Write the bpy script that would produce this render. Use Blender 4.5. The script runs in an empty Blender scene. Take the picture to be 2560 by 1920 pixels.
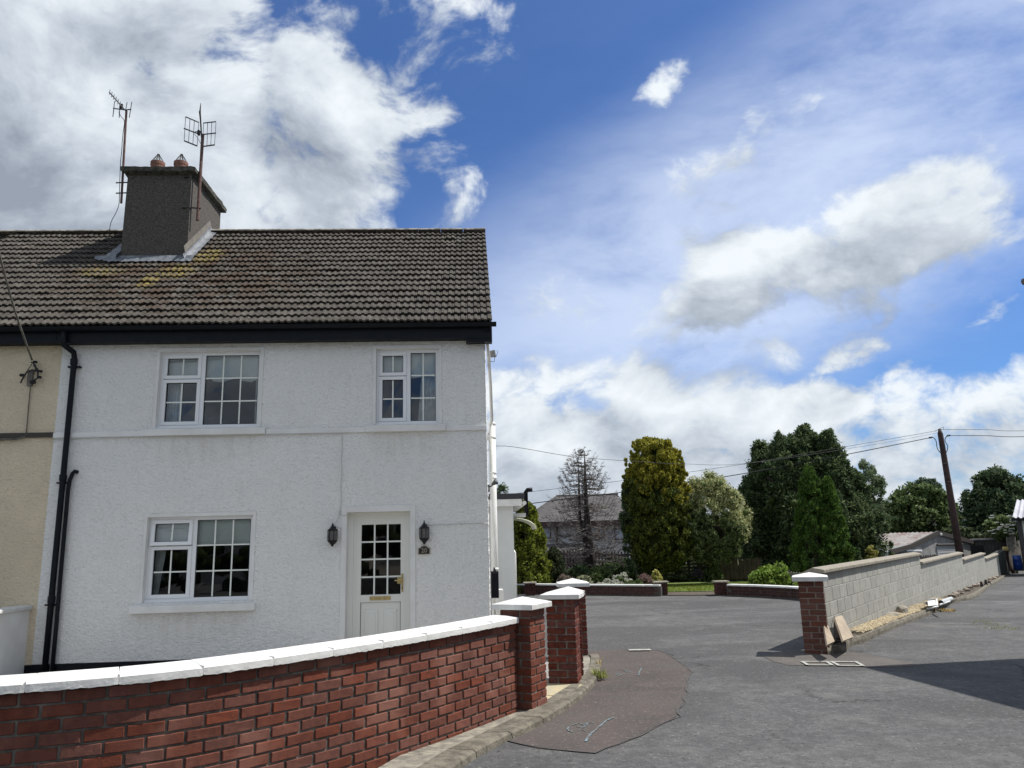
import bpy, math, random
import numpy as np
from math import sin, cos, tan, radians, pi, atan2, asin, hypot, sqrt
from mathutils import Vector, Matrix, noise as mnoise

random.seed(7); RNG = np.random.default_rng(11)
sc = bpy.context.scene
COL = sc.collection

# ------------------------------------------------------------------ camera
F = 1898.0; PIT = radians(11.739); ROL = radians(-1.5036); EYE = 1.6
_fw = np.array([0, cos(PIT), sin(PIT)]); _up = np.array([0, -sin(PIT), cos(PIT)]); _rt = np.array([1., 0, 0])
R2 = _rt * cos(ROL) + _up * sin(ROL); U2 = -_rt * sin(ROL) + _up * cos(ROL)
CAMP = np.array([0, 0, EYE])
cd = bpy.data.cameras.new('camera'); cam = bpy.data.objects.new('camera', cd); COL.objects.link(cam)
cam.matrix_world = Matrix(((R2[0], U2[0], -_fw[0], 0), (R2[1], U2[1], -_fw[1], 0), (R2[2], U2[2], -_fw[2], EYE), (0, 0, 0, 1)))
cd.sensor_width = 36; cd.lens = F / 2560 * 36; cd.clip_start = .1; cd.clip_end = 4000
sc.camera = cam

# ------------------------------------------------------------------ sun and sky
SUN_AZ, SUN_EL = 78.5, 57.5
SUN = np.array([sin(radians(SUN_AZ)) * cos(radians(SUN_EL)), cos(radians(SUN_AZ)) * cos(radians(SUN_EL)), sin(radians(SUN_EL))])
sd = bpy.data.lights.new('sun', 'SUN'); sd.energy = 4.1; sd.angle = radians(.53); sd.color = (1, .955, .88)
so = bpy.data.objects.new('sun', sd); COL.objects.link(so)
so.rotation_euler = Vector(SUN).to_track_quat('Z', 'Y').to_euler()
sc.view_settings.view_transform = 'Standard'; sc.view_settings.look = 'None'
sc.view_settings.exposure = 0.47; sc.view_settings.gamma = 1; sc.view_settings.use_curve_mapping = False

def ray(x, y): return _fw + R2 * (x - 1280) / F - U2 * (y - 960) / F
def azel(x, y):
    d = ray(x, y); d = d / np.linalg.norm(d)
    return atan2(d[0], d[1]), asin(d[2])

W = bpy.data.worlds.new('World'); sc.world = W; W.use_nodes = True
nt = W.node_tree; nt.nodes.clear()
class G:
    """small helper for writing node graphs"""
    def __init__(s, t): s.t = t
    def n(s, typ, **k):
        nd = s.t.nodes.new(typ)
        for a, b in k.items(): setattr(nd, a, b)
        return nd
    def set(s, nd, i, v):
        if isinstance(v, bpy.types.NodeSocket): s.t.links.new(v, nd.inputs[i])
        elif v is not None: nd.inputs[i].default_value = v
    def m(s, op, a, b=None, c=None, clamp=False):
        nd = s.n('ShaderNodeMath', operation=op, use_clamp=clamp)
        for i, v in enumerate((a, b, c)):
            if v is not None: s.set(nd, i, v)
        return nd.outputs[0]
    def v(s, op, a, b=None, out=0, scale=None):
        nd = s.n('ShaderNodeVectorMath', operation=op); s.set(nd, 0, a)
        if b is not None: s.set(nd, 1, b)
        if scale is not None: s.set(nd, 3, scale)
        return nd.outputs[out]
    def noise(s, vec, scale, detail=4, rough=.5, dist=0, out='Fac', lac=2.0):
        nd = s.n('ShaderNodeTexNoise')
        if vec is not None: s.set(nd, 'Vector', vec)
        for k, q in (('Scale', scale), ('Detail', detail), ('Roughness', rough), ('Distortion', dist), ('Lacunarity', lac)): s.set(nd, k, q)
        return nd.outputs[out]
    def mix(s, fac, a, b, bt='MIX'):
        nd = s.n('ShaderNodeMix', data_type='RGBA', blend_type=bt); s.set(nd, 0, fac)
        for i, q in ((6, a), (7, b)):
            s.set(nd, i, q if isinstance(q, bpy.types.NodeSocket) else (*q[:3], 1))
        return nd.outputs[2]
    def ss(s, x, lo, hi, a=0., b=1.):
        nd = s.n('ShaderNodeMapRange', interpolation_type='SMOOTHSTEP'); s.set(nd, 0, x)
        for i, q in ((1, lo), (2, hi), (3, a), (4, b)): s.set(nd, i, q)
        return nd.outputs[0]
    def ramp(s, x, stops):
        nd = s.n('ShaderNodeValToRGB'); s.set(nd, 0, x); e = nd.color_ramp.elements
        while len(e) < len(stops): e.new(.5)
        for q, (p, c) in zip(e, stops): q.position = p; q.color = (*c, 1)
        return nd.outputs[0]

# cloud masses: centre in photo pixels turned into a direction, half sizes (deg), tilt (deg), weight
CL = [(120, 330, 17, 13, -10, 1.3), (330, 60, 8.5, 6, 20, 1.0), (520, 330, 11, 9, -35, 1.15), (800, 260, 6.5, 5, -20, .95), (700, 480, 8, 5, 0, .9), (880, 300, 3.5, 4, 0, .7), (800, 430, 6, 6, 0, .8),
      (760, 130, 3.2, 5, -60, .45), (1150, 40, 4.5, 2.6, -15, .62), (1040, 210, 3.0, 2.6, 0, .5), (1090, 350, 3.4, 3.2, -45, .62),
      (1655, 200, 1.5, 1.1, 50, .55), (1900, 350, 3.6, 2.0, 20, .75), (2150, 600, 10, 3.3, 18, 1.2), (2330, 560, 6.5, 3.0, 5, 1.1), (1850, 720, 5.5, 2.2, 15, .95), (2000, 800, 5, 2.0, 5, .6), (2050, 845, 4, 1.3, 10, .5),
      (2350, 808, 3.2, .8, 5, .45), (2440, 440, 7.0, 3.5, 20, .55), (2120, 900, 3.6, 1.6, 15, .8),
      (1330, 1010, 5, 2.8, 0, .8), (1660, 960, 7.5, 3.0, 0, .8), (1500, 1070, 13, 3.6, 0, .8), (2000, 1050, 11, 3.2, 0, .72), (2350, 1040, 8, 2.2, 8, .6), (2520, 960, 3.5, 1.4, 20, .5), (2300, 1150, 16, 3.0, 0, .55), (1500, 1200, 22, 5.0, 0, .85), (1900, 1290, 28, 3.2, 0, .8), (1200, 1290, 26, 2.8, 0, .7),
      (2500, 250, 3.5, 3, 0, .4)]
grp = bpy.data.node_groups.new('cloud_density', 'ShaderNodeTree')
grp.interface.new_socket('AE', in_out='INPUT', socket_type='NodeSocketVector')
grp.interface.new_socket('Dir', in_out='INPUT', socket_type='NodeSocketVector')
grp.interface.new_socket('Den', in_out='OUTPUT', socket_type='NodeSocketFloat')
g = G(grp); gi = g.n('NodeGroupInput'); go = g.n('NodeGroupOutput')
AE, DR = gi.outputs['AE'], gi.outputs['Dir']
wv = g.v('SUBTRACT', g.noise(DR, 5.0, 3, out='Color'), (.5, .5, .5))
AEw = g.v('ADD', AE, g.v('SCALE', wv, scale=.12))
cur = None
for (x, y, rx, ry, rot, wgt) in CL:
    if y > 860: wgt *= (1.02 if y < 1100 else 1.25)
    elif x < 960: wgt *= 1.32
    else: wgt *= (.84 if 500 < y < 760 else .66); rx *= 1.22; ry *= 1.28
    a0, e0 = azel(x, y)
    mp = g.n('ShaderNodeMapping', vector_type='TEXTURE'); g.set(mp, 0, AEw)
    mp.inputs['Location'].default_value = (a0, e0, 0); mp.inputs['Rotation'].default_value = (0, 0, radians(rot))
    mp.inputs['Scale'].default_value = (radians(rx) / cos(e0), radians(ry), 1)
    l = g.v('LENGTH', mp.outputs[0], out=1)
    b = g.m('MULTIPLY', g.m('SUBTRACT', 1.0, g.m('MULTIPLY', l, l)), wgt)
    cur = b if cur is None else g.m('SMOOTH_MAX', cur, b, .15)
# added cloud outside the view, cover raised to light the house front
vc = np.array([sin(0.1), cos(.1), .28]); vc = vc / np.linalg.norm(vc)
dt = g.v('DOT_PRODUCT', g.v('NORMALIZE', DR), tuple(vc), out=1)
away = g.ss(dt, .62, .80, 0., -1.0)
oth = g.m('ADD', g.m('MULTIPLY', g.m('SUBTRACT', g.noise(DR, 2.2, 2), .18), 3.2), g.m('MULTIPLY', away, 4))
cur = g.m('MAXIMUM', g.m('MAXIMUM', cur, g.m('MINIMUM', oth, .75)), -.75)
sv = g.v('MULTIPLY', g.v('ADD', DR, g.v('SCALE', wv, scale=.10)), (1, 1, 1.55))
f1 = g.noise(sv, 4.6, 8, .60, .25); f2 = g.noise(sv, 15, 4, .62)
bil = g.m('ADD', g.m('MULTIPLY', g.m('SUBTRACT', f1, .5), 4.6), g.m('MULTIPLY', g.m('SUBTRACT', f2, .5), 1.1))
g.set(go, 'Den', g.m('ADD', cur, bil))

g = G(nt)
tc = g.n('ShaderNodeTexCoord').outputs['Generated']
d3 = g.v('NORMALIZE', tc)
sx = g.n('ShaderNodeSeparateXYZ'); g.set(sx, 0, d3)
az = g.m('ARCTAN2', sx.outputs[0], sx.outputs[1]); el = g.m('ARCSINE', sx.outputs[2])
cb = g.n('ShaderNodeCombineXYZ'); g.set(cb, 0, az); g.set(cb, 1, el)
def den(off):
    nd = g.n('ShaderNodeGroup'); nd.node_tree = grp
    if off:
        g.set(nd, 'AE', g.v('ADD', cb.outputs[0], (off * .55, off, 0))); g.set(nd, 'Dir', g.v('ADD', d3, (off * .5, 0, off)))
    else:
        g.set(nd, 'AE', cb.outputs[0]); g.set(nd, 'Dir', d3)
    return nd.outputs[0]
D0 = den(0); D1 = den(.06)
alpha = g.ss(D0, .0, .66)
# thin high veil, stronger to the right
a1, e1 = azel(1950, 560)
mp = g.n('ShaderNodeMapping', vector_type='TEXTURE'); g.set(mp, 0, cb.outputs[0])
mp.inputs['Location'].default_value = (a1, e1, 0); mp.inputs['Rotation'].default_value = (0, 0, radians(20)); mp.inputs['Scale'].default_value = (.66, .22, 1)
vm = g.ss(g.v('LENGTH', mp.outputs[0], out=1), 1.25, .35)
vn = g.noise(g.v('MULTIPLY', d3, (1, 1, 2.6)), 2.4, 9, .6, .25)
veil = g.m('MULTIPLY', g.m('ADD', g.m('MULTIPLY', vm, .66), .03), g.ss(vn, .22, .62))
lit = g.m('SUBTRACT', D0, D1)
thick = g.ss(D0, .5, 2.3)
shade = g.m('SUBTRACT', g.m('ADD', .50, g.m('MULTIPLY', lit, .52)), g.m('MULTIPLY', thick, .42), clamp=True)
sky = g.n('ShaderNodeTexSky', sky_type='NISHITA'); sky.sun_disc = False
sky.sun_elevation = radians(SUN_EL); sky.sun_rotation = radians(SUN_AZ); sky.altitude = 50; sky.air_density = 1.0; sky.dust_density = .4; sky.ozone_density = 2.2
SKYS = .1
skc = g.mix(1.0, sky.outputs[0], (.36, .55, .84), 'MULTIPLY')
ccol = g.ramp(shade, [(0, (2.3, 2.65, 3.2)), (.35, (3.6, 4.05, 4.65)), (.7, (5.3, 5.75, 6.2)), (1, (6.5, 6.9, 7.2))])
c1 = g.mix(veil, skc, (6.0, 6.7, 8.0))
c2 = g.mix(alpha, c1, ccol)
bg = g.n('ShaderNodeBackground'); g.set(bg, 0, c2); bg.inputs[1].default_value = SKYS
wo = g.n('ShaderNodeOutputWorld'); nt.links.new(bg.outputs[0], wo.inputs[0])
W.cycles.sampling_method = 'MANUAL'; W.cycles.sample_map_resolution = 512

# ------------------------------------------------------------------ geometry helpers
WORLD = {}
def worldloc(o): return WORLD.get(o.name, np.zeros(3)) if o else np.zeros(3)
def place(o, parent, wl):
    wl = np.array(wl, float); COL.objects.link(o)
    if parent: o.parent = parent
    o.location = tuple(wl - worldloc(parent)); WORLD[o.name] = wl
def tag(o, label=None, cat=None, group=None, kind=None):
    if label: o['label'] = label
    if cat: o['category'] = cat
    if group: o['group'] = group
    if kind: o['kind'] = kind
    return o
def thing(name, label, cat, loc=(0, 0, 0), group=None):
    o = bpy.data.objects.new(name, None); o.empty_display_size = .2
    place(o, None, loc); return tag(o, label, cat, group)
def mesh_obj(name, me, parent=None, wl=(0, 0, 0)):
    o = bpy.data.objects.new(name, me); place(o, parent, wl); return o

class MB:
    def __init__(s): s.v = []; s.f = []
    def add(s, vs, fs):
        b = len(s.v); s.v += [tuple(map(float, q)) for q in vs]; s.f += [tuple(b + i for i in f) for f in fs]; return s
    def hexa(s, p):   # 8 corners: bottom 4 (ccw), top 4
        return s.add(p, [(3, 2, 1, 0), (4, 5, 6, 7), (0, 1, 5, 4), (1, 2, 6, 5), (2, 3, 7, 6), (3, 0, 4, 7)])
    def obox(s, c, ax, ay, az, hx, hy, hz):   # oriented box
        c, ax, ay, az = map(np.array, (c, ax, ay, az)); p = []
        for k in (-1, 1):
            for i, j in ((-1, -1), (1, -1), (1, 1), (-1, 1)): p.append(c + ax * hx * i + ay * hy * j + az * hz * k)
        return s.hexa(p)
    def box(s, x0, x1, y0, y1, z0, z1):
        return s.hexa([(x0, y0, z0), (x1, y0, z0), (x1, y1, z0), (x0, y1, z0), (x0, y0, z1), (x1, y0, z1), (x1, y1, z1), (x0, y1, z1)])
    def quad(s, a, b, c, d): return s.add([a, b, c, d], [(0, 1, 2, 3)])
    def poly(s, pts): return s.add(pts, [tuple(range(len(pts)))])
    def prism(s, pts, z0, z1):
        n = len(pts); vs = [(p[0], p[1], z0) for p in pts] + [(p[0], p[1], z1) for p in pts]
        return s.add(vs, [tuple(reversed(range(n))), tuple(range(n, 2 * n))] + [(i, (i + 1) % n, n + (i + 1) % n, n + i) for i in range(n)])
    def tube(s, pts, r, n=8, cap=True):
        pts = [np.array(p, float) for p in pts]; rr = r if hasattr(r, '__len__') else [r] * len(pts)
        vs = []; fs = []; prev = None
        for i, p in enumerate(pts):
            t = pts[min(i + 1, len(pts) - 1)] - pts[max(i - 1, 0)]; t = t / (np.linalg.norm(t) + 1e-9)
            ref = prev if prev is not None else (np.array([0, 0, 1.]) if abs(t[2]) < .9 else np.array([1., 0, 0]))
            a = ref - t * (ref @ t); a /= np.linalg.norm(a) + 1e-9; prev = a; b = np.cross(t, a)
            for k in range(n):
                q = 2 * pi * k / n; vs.append(p + rr[i] * (a * cos(q) + b * sin(q)))
        for i in range(len(pts) - 1):
            for k in range(n): fs.append((i * n + k, i * n + (k + 1) % n, (i + 1) * n + (k + 1) % n, (i + 1) * n + k))
        if cap: fs += [tuple(reversed(range(n))), tuple(range((len(pts) - 1) * n, len(pts) * n))]
        return s.add(vs, fs)
    def lathe(s, c, prof, n=16):   # prof list of (r,z)
        vs = [(c[0] + r * cos(2 * pi * k / n), c[1] + r * sin(2 * pi * k / n), c[2] + z) for r, z in prof for k in range(n)]
        fs = [(i * n + k, i * n + (k + 1) % n, (i + 1) * n + (k + 1) % n, (i + 1) * n + k) for i in range(len(prof) - 1) for k in range(n)]
        return s.add(vs, fs)
    def me(s, name, mat=None, smooth=False):
        m = bpy.data.meshes.new(name); m.from_pydata(s.v, [], s.f); m.update()
        if mat: m.materials.append(mat)
        if smooth: m.polygons.foreach_set('use_smooth', [True] * len(m.polygons))
        return m
    def build(s, name, mat, parent=None, smooth=False, bevel=0, **k):
        o = mesh_obj(name, s.me(name, mat, smooth), parent)
        if bevel:
            b = o.modifiers.new('bevel', 'BEVEL'); b.width = bevel; b.segments = 2; b.limit_method = 'ANGLE'; b.angle_limit = radians(40)
        if k: tag(o, **k)
        return o
def np_mesh(name, V, Fq, mat, smooth=False):
    m = bpy.data.meshes.new(name); nv, nf, k = len(V), len(Fq), Fq.shape[1]
    m.vertices.add(nv); m.vertices.foreach_set('co', np.ascontiguousarray(V, dtype=np.float32).ravel())
    m.loops.add(nf * k); m.loops.foreach_set('vertex_index', np.ascontiguousarray(Fq, dtype=np.int32).ravel())
    m.polygons.add(nf); m.polygons.foreach_set('loop_start', np.arange(0, nf * k, k, dtype=np.int32))
    if smooth: m.polygons.foreach_set('use_smooth', np.ones(nf, dtype=bool))
    m.materials.append(mat); m.update(calc_edges=True); m.validate(); return m

# ------------------------------------------------------------------ photo -> place
BW = radians(54.3); wd = np.array([cos(BW), sin(BW), 0]); wn = np.array([sin(BW), -cos(BW), 0]); P0 = np.array([5.384, 12.71, 0])
def sstep(x, a, b):
    t = min(1, max(0, (x - a) / (b - a))); return t * t * (3 - 2 * t)
def gh(x, y):
    p = np.array([x, y, 0]) - P0; s = p @ wd; t = sstep(p @ wn, -.35, -.05)
    t *= sstep(s, -1.5, 0)
    return t * -.019 * min(max(s, 0), 40) + (1 - t) * -.03 * min(max(y - 26, 0), 34)
def gp(x, y, dz=0):
    d = ray(x, y); z = dz
    for _ in range(12):
        p = CAMP + d * (z - EYE) / d[2]; z = gh(p[0], p[1]) + dz
    return p
def gz(x, y, z=0):
    d = ray(x, y); return CAMP + d * (z - EYE) / d[2]
def at(x, y, Y):
    d = ray(x, y); return CAMP + d * (Y / d[1])
def pl(x, y, p0, n):
    d = ray(x, y); return CAMP + d * ((np.array(p0) - CAMP) @ n) / (d @ n)
def topx(p):
    d = np.array(p) - CAMP; z = d @ _fw; return 1280 + F * (d @ R2) / z, 960 - F * (d @ U2) / z
def zat(p, y):
    lo, hi = -6, 30
    for _ in range(50):
        m = (lo + hi) / 2
        if topx((p[0], p[1], m))[1] > y: lo = m
        else: hi = m
    return lo
def linepx(A, d, px, z=1.0):
    lo, hi = -60., 60.
    f = lambda s: topx((A[0] + d[0] * s, A[1] + d[1] * s, z))[0] - px
    best = min(np.linspace(-25, 25, 2001), key=lambda s: abs(f(s)) if (A[1] + d[1] * s) > 2 else 1e9)
    return np.array([A[0] + d[0] * best, A[1] + d[1] * best, z])
FY = radians(3.14); fx = np.array([cos(FY), sin(FY), 0]); fn = np.array([sin(FY), -cos(FY), 0]); ZV = np.array([0, 0, 1.])
FO = gz(141, 1660.5, .12); FO[2] = 0
def fp(u, d, z): return FO + fx * u + fn * d + ZV * z      # facade frame: u along, d out of the wall
def fbox(mb, u0, u1, d0, d1, z0, z1):
    return mb.hexa([fp(u0, d1, z0), fp(u1, d1, z0), fp(u1, d0, z0), fp(u0, d0, z0), fp(u0, d1, z1), fp(u1, d1, z1), fp(u1, d0, z1), fp(u0, d0, z1)])

# ------------------------------------------------------------------ materials
def M(name, c, c2=None, ns=3., rough=.8, bump=0., bs=40., rnd=0., spec=.5, metal=0., detail=6, mixlo=.35, mixhi=.65, island=None, coat=0, extra=None):
    m = bpy.data.materials.new(name); m.use_nodes = True; t = m.node_tree; g = G(t)
    b = t.nodes['Principled BSDF']; pos = g.n('ShaderNodeNewGeometry').outputs['Position']
    col = (*c, 1)
    if c2 is not None:
        col = g.mix(g.ss(g.noise(pos, ns, detail, .6), mixlo, mixhi), c, c2)
    if rnd:
        r = g.n('ShaderNodeObjectInfo').outputs['Random']
        h = g.n('ShaderNodeHueSaturation'); g.set(h, 'Color', col)
        g.set(h, 'Value', g.m('ADD', 1 - rnd / 2, g.m('MULTIPLY', r, rnd)))
        g.set(h, 'Saturation', g.m('ADD', .88, g.m('MULTIPLY', g.m('FRACT', g.m('MULTIPLY', r, 7.3)), .24)))
        col = h.outputs[0]
    if island:
        r = g.n('ShaderNodeNewGeometry').outputs['Random Per Island']
        col = g.ramp(r, island) if c2 is None else g.mix(.7, col, g.ramp(r, island))
    if extra: col = extra(g, pos, col)
    g.set(b, 'Base Color', col); b.inputs['Roughness'].default_value = rough; b.inputs['Metallic'].default_value = metal
    b.inputs['Specular IOR Level'].default_value = spec; b.inputs['Coat Weight'].default_value = coat
    if bump:
        bn = g.n('ShaderNodeBump'); bn.inputs['Strength'].default_value = 1; bn.inputs['Distance'].default_value = bump
        g.set(bn, 'Height', g.noise(pos, bs, 5, .6)); t.links.new(bn.outputs[0], b.inputs['Normal'])
    return m
def ex_grime(g, pos, col):
    sv = g.v('MULTIPLY', pos, (3, 3, .5))
    f = g.ss(g.noise(sv, 2.0, 6, .65), .48, .8, 0., .10)
    return g.mix(f, col, (.42, .40, .36))
MT = {}
def roughcast(m, amount=.22):
    t = m.node_tree; g = G(t); b = t.nodes['Principled BSDF']; pos = g.n('ShaderNodeNewGeometry').outputs['Position']
    n = g.noise(g.v('MULTIPLY', pos, (1, 1, 1.5)), 27, 4, .6, .5)
    old = b.inputs['Base Color'].links[0].from_socket
    pit = g.ss(n, .50, .30, 0, amount)  # grime tint in the pits, also painting their shade for stronger relief
    g.set(b, 'Base Color', g.mix(pit, old, (.36, .35, .33)))
    bn = g.n('ShaderNodeBump'); bn.inputs['Strength'].default_value = 1; bn.inputs['Distance'].default_value = .034
    g.set(bn, 'Height', n); t.links.new(bn.outputs[0], b.inputs['Normal']); return m
def ex_wall(g, pos, col):
    col = ex_grime(g, pos, col)
    for u, z, w, h in ((1.83, 3.12, 1.15, .42), (4.75, 3.12, .8, .42), (1.8, .60, 1.15, .4), (2.8, 4.62, 3.6, .16)):
        mp = g.n('ShaderNodeMapping', vector_type='TEXTURE'); g.set(mp, 0, pos); mp.inputs['Location'].default_value = tuple(fp(u, 0, z)); mp.inputs['Scale'].default_value = (w, .6, h)
        f = g.m('MULTIPLY', g.ss(g.v('LENGTH', mp.outputs[0], out=1), 1, .3), g.ss(g.noise(g.v('MULTIPLY', pos, (5, 5, .8)), 2, 5, .6), .38, .7, .10, .36))
        col = g.mix(f, col, (.60, .55, .47))
    return col
MT['stucco'] = roughcast(M('white_roughcast', (.92, .915, .895), (.89, .885, .87), 1.2, .85, extra=ex_wall, spec=.2))
MT['smooth_white'] = M('smooth_white_paint', (.80, .80, .79), (.72, .71, .69), 2.5, .6, .001, 60)
MT['beige'] = roughcast(M('cream_roughcast', (.82, .70, .52), (.74, .63, .47), 1.6, .9, extra=ex_grime, spec=.2), .25)
MT['upvc'] = M('white_upvc', (.82, .83, .85), None, rough=.32, spec=.5)
MT['door_white'] = M('white_door_plastic', (.78, .78, .73), None, rough=.35)
MT['bar'] = M('glazing_bar', (.80, .82, .77), None, rough=.4)
MT['gasket'] = M('black_gasket', (.02, .02, .022), None, rough=.6)
MT['black'] = M('black_gloss_paint', (.005, .007, .011), (.008, .010, .014), 8, .5, .0006, 30, spec=.18)
MT['blackiron'] = M('black_iron', (.008, .008, .010), (.016, .016, .018), 20, .5, spec=.25)
MT['brass'] = M('brass', (.62, .48, .22), (.45, .35, .17), 30, .38, metal=.75)
MT['wpipe'] = M('white_pipe_plastic', (.78, .78, .76), (.70, .70, .67), 6, .35)
def ex_brick(g, pos, col):
    f = g.ss(g.noise(pos, 9, 5, .7), .60, .78, 0, .45)
    f2 = g.ss(g.noise(pos, 140, 3, .6), .66, .74, 0, .35)
    pale = g.ss(g.noise(pos, 2.4, 3, .5), .52, .72, 0, .38)
    return g.mix(f2, g.mix(pale, g.mix(f, col, (.05, .022, .018)), (.34, .17, .13)), (.40, .30, .26))
MT['brick'] = M('red_brick', (.172, .064, .045), (.130, .051, .039), 25, .95, .003, 130, rnd=.34, spec=.12, extra=ex_brick)
def ex_brick2(g, pos, col):
    f = g.ss(g.noise(pos, 120, 3, .6), .62, .72, 0, .5)
    return g.mix(f, col, (.45, .38, .34))
MT['brick_old'] = M('weathered_red_brick', (.145, .048, .036), (.090, .029, .024), 20, .93, .003, 130, rnd=.5, spec=.12, extra=ex_brick2)
MT['brick_dull'] = M('dull_dark_brick', (.085, .038, .034), (.055, .030, .028), 12, .93, .003, 90, rnd=.4, spec=.1)
MT['brick_brown'] = M('brown_brick', (.155, .066, .046), (.12, .055, .042), 20, .9, .0015, 150, rnd=.5, spec=.25)
MT['mortar_dark'] = M('dark_mortar', (.085, .075, .068), (.05, .045, .042), 12, .95)
MT['mortar'] = M('grey_mortar', (.21, .198, .17), (.10, .095, .085), 12, .95, .002, 120)
MT['mortar_light'] = M('pale_mortar', (.30, .24, .20), (.22, .18, .15), 12, .95, .002, 120)
MT['coping'] = M('white_painted_concrete', (.70, .70, .69), (.60, .60, .585), 7, .7, .0025, 45, extra=lambda g, p, c: g.mix(g.ss(g.noise(p, 6, 6, .7), .50, .78, 0, .45), g.mix(g.ss(g.noise(p, 60, 4, .7), .64, .74, 0, .6), c, (.36, .35, .32)), (.55, .55, .47)))
MT['cap'] = M('white_cap_paint', (.70, .70, .69), (.58, .58, .56), 7, .6, .002, 40, extra=lambda g, p, c: g.mix(g.ss(g.noise(p, 8, 6, .7), .52, .76, 0, .4), c, (.45, .45, .38)))
MT['block'] = M('grey_concrete_block', (.385, .382, .352), (.33, .327, .303), 9, .93, .0018, 120, rnd=.14, spec=.2,
                extra=lambda g, p, c: g.mix(g.ss(g.noise(g.v('MULTIPLY', p, (4, 4, .6)), 5, 4, .6), .52, .74, 0, .35), c, (.19, .185, .17)))
MT['block_mortar'] = M('block_mortar', (.50, .48, .44), (.38, .365, .33), 20, .95, .002, 90)
MT['block_coping'] = M('concrete_coping', (.30, .27, .22), (.21, .19, .155), 9, .95, .004, 60)
MT['slab'] = M('buff_sandstone', (.36, .29, .21), (.28, .225, .165), 5, .85, .002, 60, rnd=.15)
MT['stone'] = M('grey_stone', (.33, .30, .25), (.20, .18, .15), 8, .95, .012, 20)
MT['rock'] = M('rubble', (.34, .29, .24), (.16, .13, .11), 9, .95, .01, 25, rnd=.8)
MT['kerb'] = M('weathered_kerb', (.19, .172, .135), (.095, .084, .066), 9, .95, .012, 40)
MT['kerb_pale'] = M('pale_concrete_strip', (.30, .275, .225), (.15, .14, .12), 10, .95, .005, 60)
MT['paving'] = M('buff_paving', (.46, .37, .20), (.36, .32, .22), 7, .85, .002, 50, rnd=.25)
def ex_asph(g, pos, col):
    big = g.ss(g.noise(g.v('MULTIPLY', pos, (.35, 1.2, 1)), .8, 5, .6), .35, .7, 0, .5)
    c = g.mix(big, col, (.150, .148, .142))
    wide = g.ss(g.noise(g.v('MULTIPLY', pos, (.5, 1.3, 1)), .45, 4, .6, .6), .46, .58, 0, .75)
    c = g.mix(wide, c, (.062, .062, .064))
    st = g.ss(g.noise(pos, 22, 4, .7), .56, .66, 0, .55)
    c = g.mix(st, c, (.25, .245, .23))
    dk = g.ss(g.noise(pos, 19, 4, .7), .44, .33, 0, .85)
    c = g.mix(dk, c, (.028, .028, .030))
    md = g.ss(g.noise(pos, 4.2, 6, .75), .44, .60, 0, .6)
    c = g.mix(md, c, (.07, .07, .072))
    cr = g.ss(g.noise(pos, .9, 8, .75), .60, .68, 0, .35)
    c = g.mix(cr, c, (.045, .044, .043))
    vo = g.n('ShaderNodeTexVoronoi', feature='DISTANCE_TO_EDGE'); g.set(vo, 'Vector', g.v('ADD', pos, g.v('SCALE', g.noise(pos, 1.6, 5, .65, out='Color'), scale=.9))); vo.inputs['Scale'].default_value = .33
    ck = g.m('MULTIPLY', g.ss(vo.outputs['Distance'], .010, .002), g.ss(g.noise(pos, .5, 2), .50, .60, 0, .7))
    c = g.mix(ck, c, (.020, .020, .020))
    lt = g.ss(g.noise(g.v('MULTIPLY', pos, (.8, .8, 1)), 1.1, 6, .7), .54, .70, 0, .45)
    c = g.mix(lt, c, (.19, .185, .175))
    oil = g.m('MULTIPLY', g.ss(g.noise(pos, 1.3, 3, .5), .66, .76, 0, .55), g.ss(g.noise(pos, 8, 3), .3, .6))
    return g.mix(oil, c, (.03, .03, .032))
MT['asphalt'] = M('worn_asphalt', (.112, .112, .114), (.078, .079, .083), 14, .92, .012, 45, spec=.25, extra=ex_asph)
MT['patch'] = M('red_brown_asphalt', (.098, .082, .077), (.070, .062, .060), 2.2, .9, .006, 70, spec=.15,
                extra=lambda g, p, c: g.mix(g.ss(g.noise(p, 26, 4, .7), .55, .68, 0, .6), g.mix(g.ss(g.noise(p, 1.1, 5, .6), .45, .7, 0, .5), c, (.125, .112, .102)), (.20, .18, .165)))
MT['patch_pale'] = M('pale_brown_asphalt', (.125, .113, .105), (.095, .088, .084), 2.2, .9, .006, 70, spec=.15, extra=lambda g, p, c: g.mix(g.ss(g.noise(p, 26, 4, .7), .55, .68, 0, .5), c, (.2, .19, .175)))
MT['seam'] = M('tar_seam', (.05, .048, .047), (.075, .066, .062), 20, .85)
MT['paint_white'] = M('road_paint_white', (.42, .42, .38), (.26, .26, .24), 25, .8, extra=lambda g, p, c: g.mix(g.ss(g.noise(p, 70, 4, .7), .60, .66, 0, .8), c, (.10, .10, .10)))
MT['spray'] = M('pale_blue_spray', (.15, .24, .28), (.10, .085, .078), 45, .9, mixlo=.42, mixhi=.56)
MT['gravel'] = M('gold_gravel', (.5, .37, .17), None, rough=.9, island=[(0, (.17, .13, .08)), (.5, (.31, .25, .15)), (1, (.46, .40, .29))])
MT['soil'] = M('garden_soil', (.06, .045, .032), (.10, .085, .065), 9, .95, .01, 30)
MT['yard'] = M('yard_concrete', (.30, .29, .27), (.22, .215, .20), 3, .9, .003, 60)
MT['lawn'] = M('lawn_green', (.115, .17, .03), (.085, .13, .026), 2.5, .9, .01, 60, extra=lambda g, p, c: g.mix(g.ss(g.noise(p, 1.6, 4), .50, .66, 0, .5), c, (.20, .21, .045)))
MT['field'] = M('grass_ground', (.07, .10, .03), (.09, .10, .045), .3, .95)
MT['lead'] = M('lead_flashing', (.085, .098, .12), (.17, .185, .21), 7, .6, .008, 14)
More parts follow.
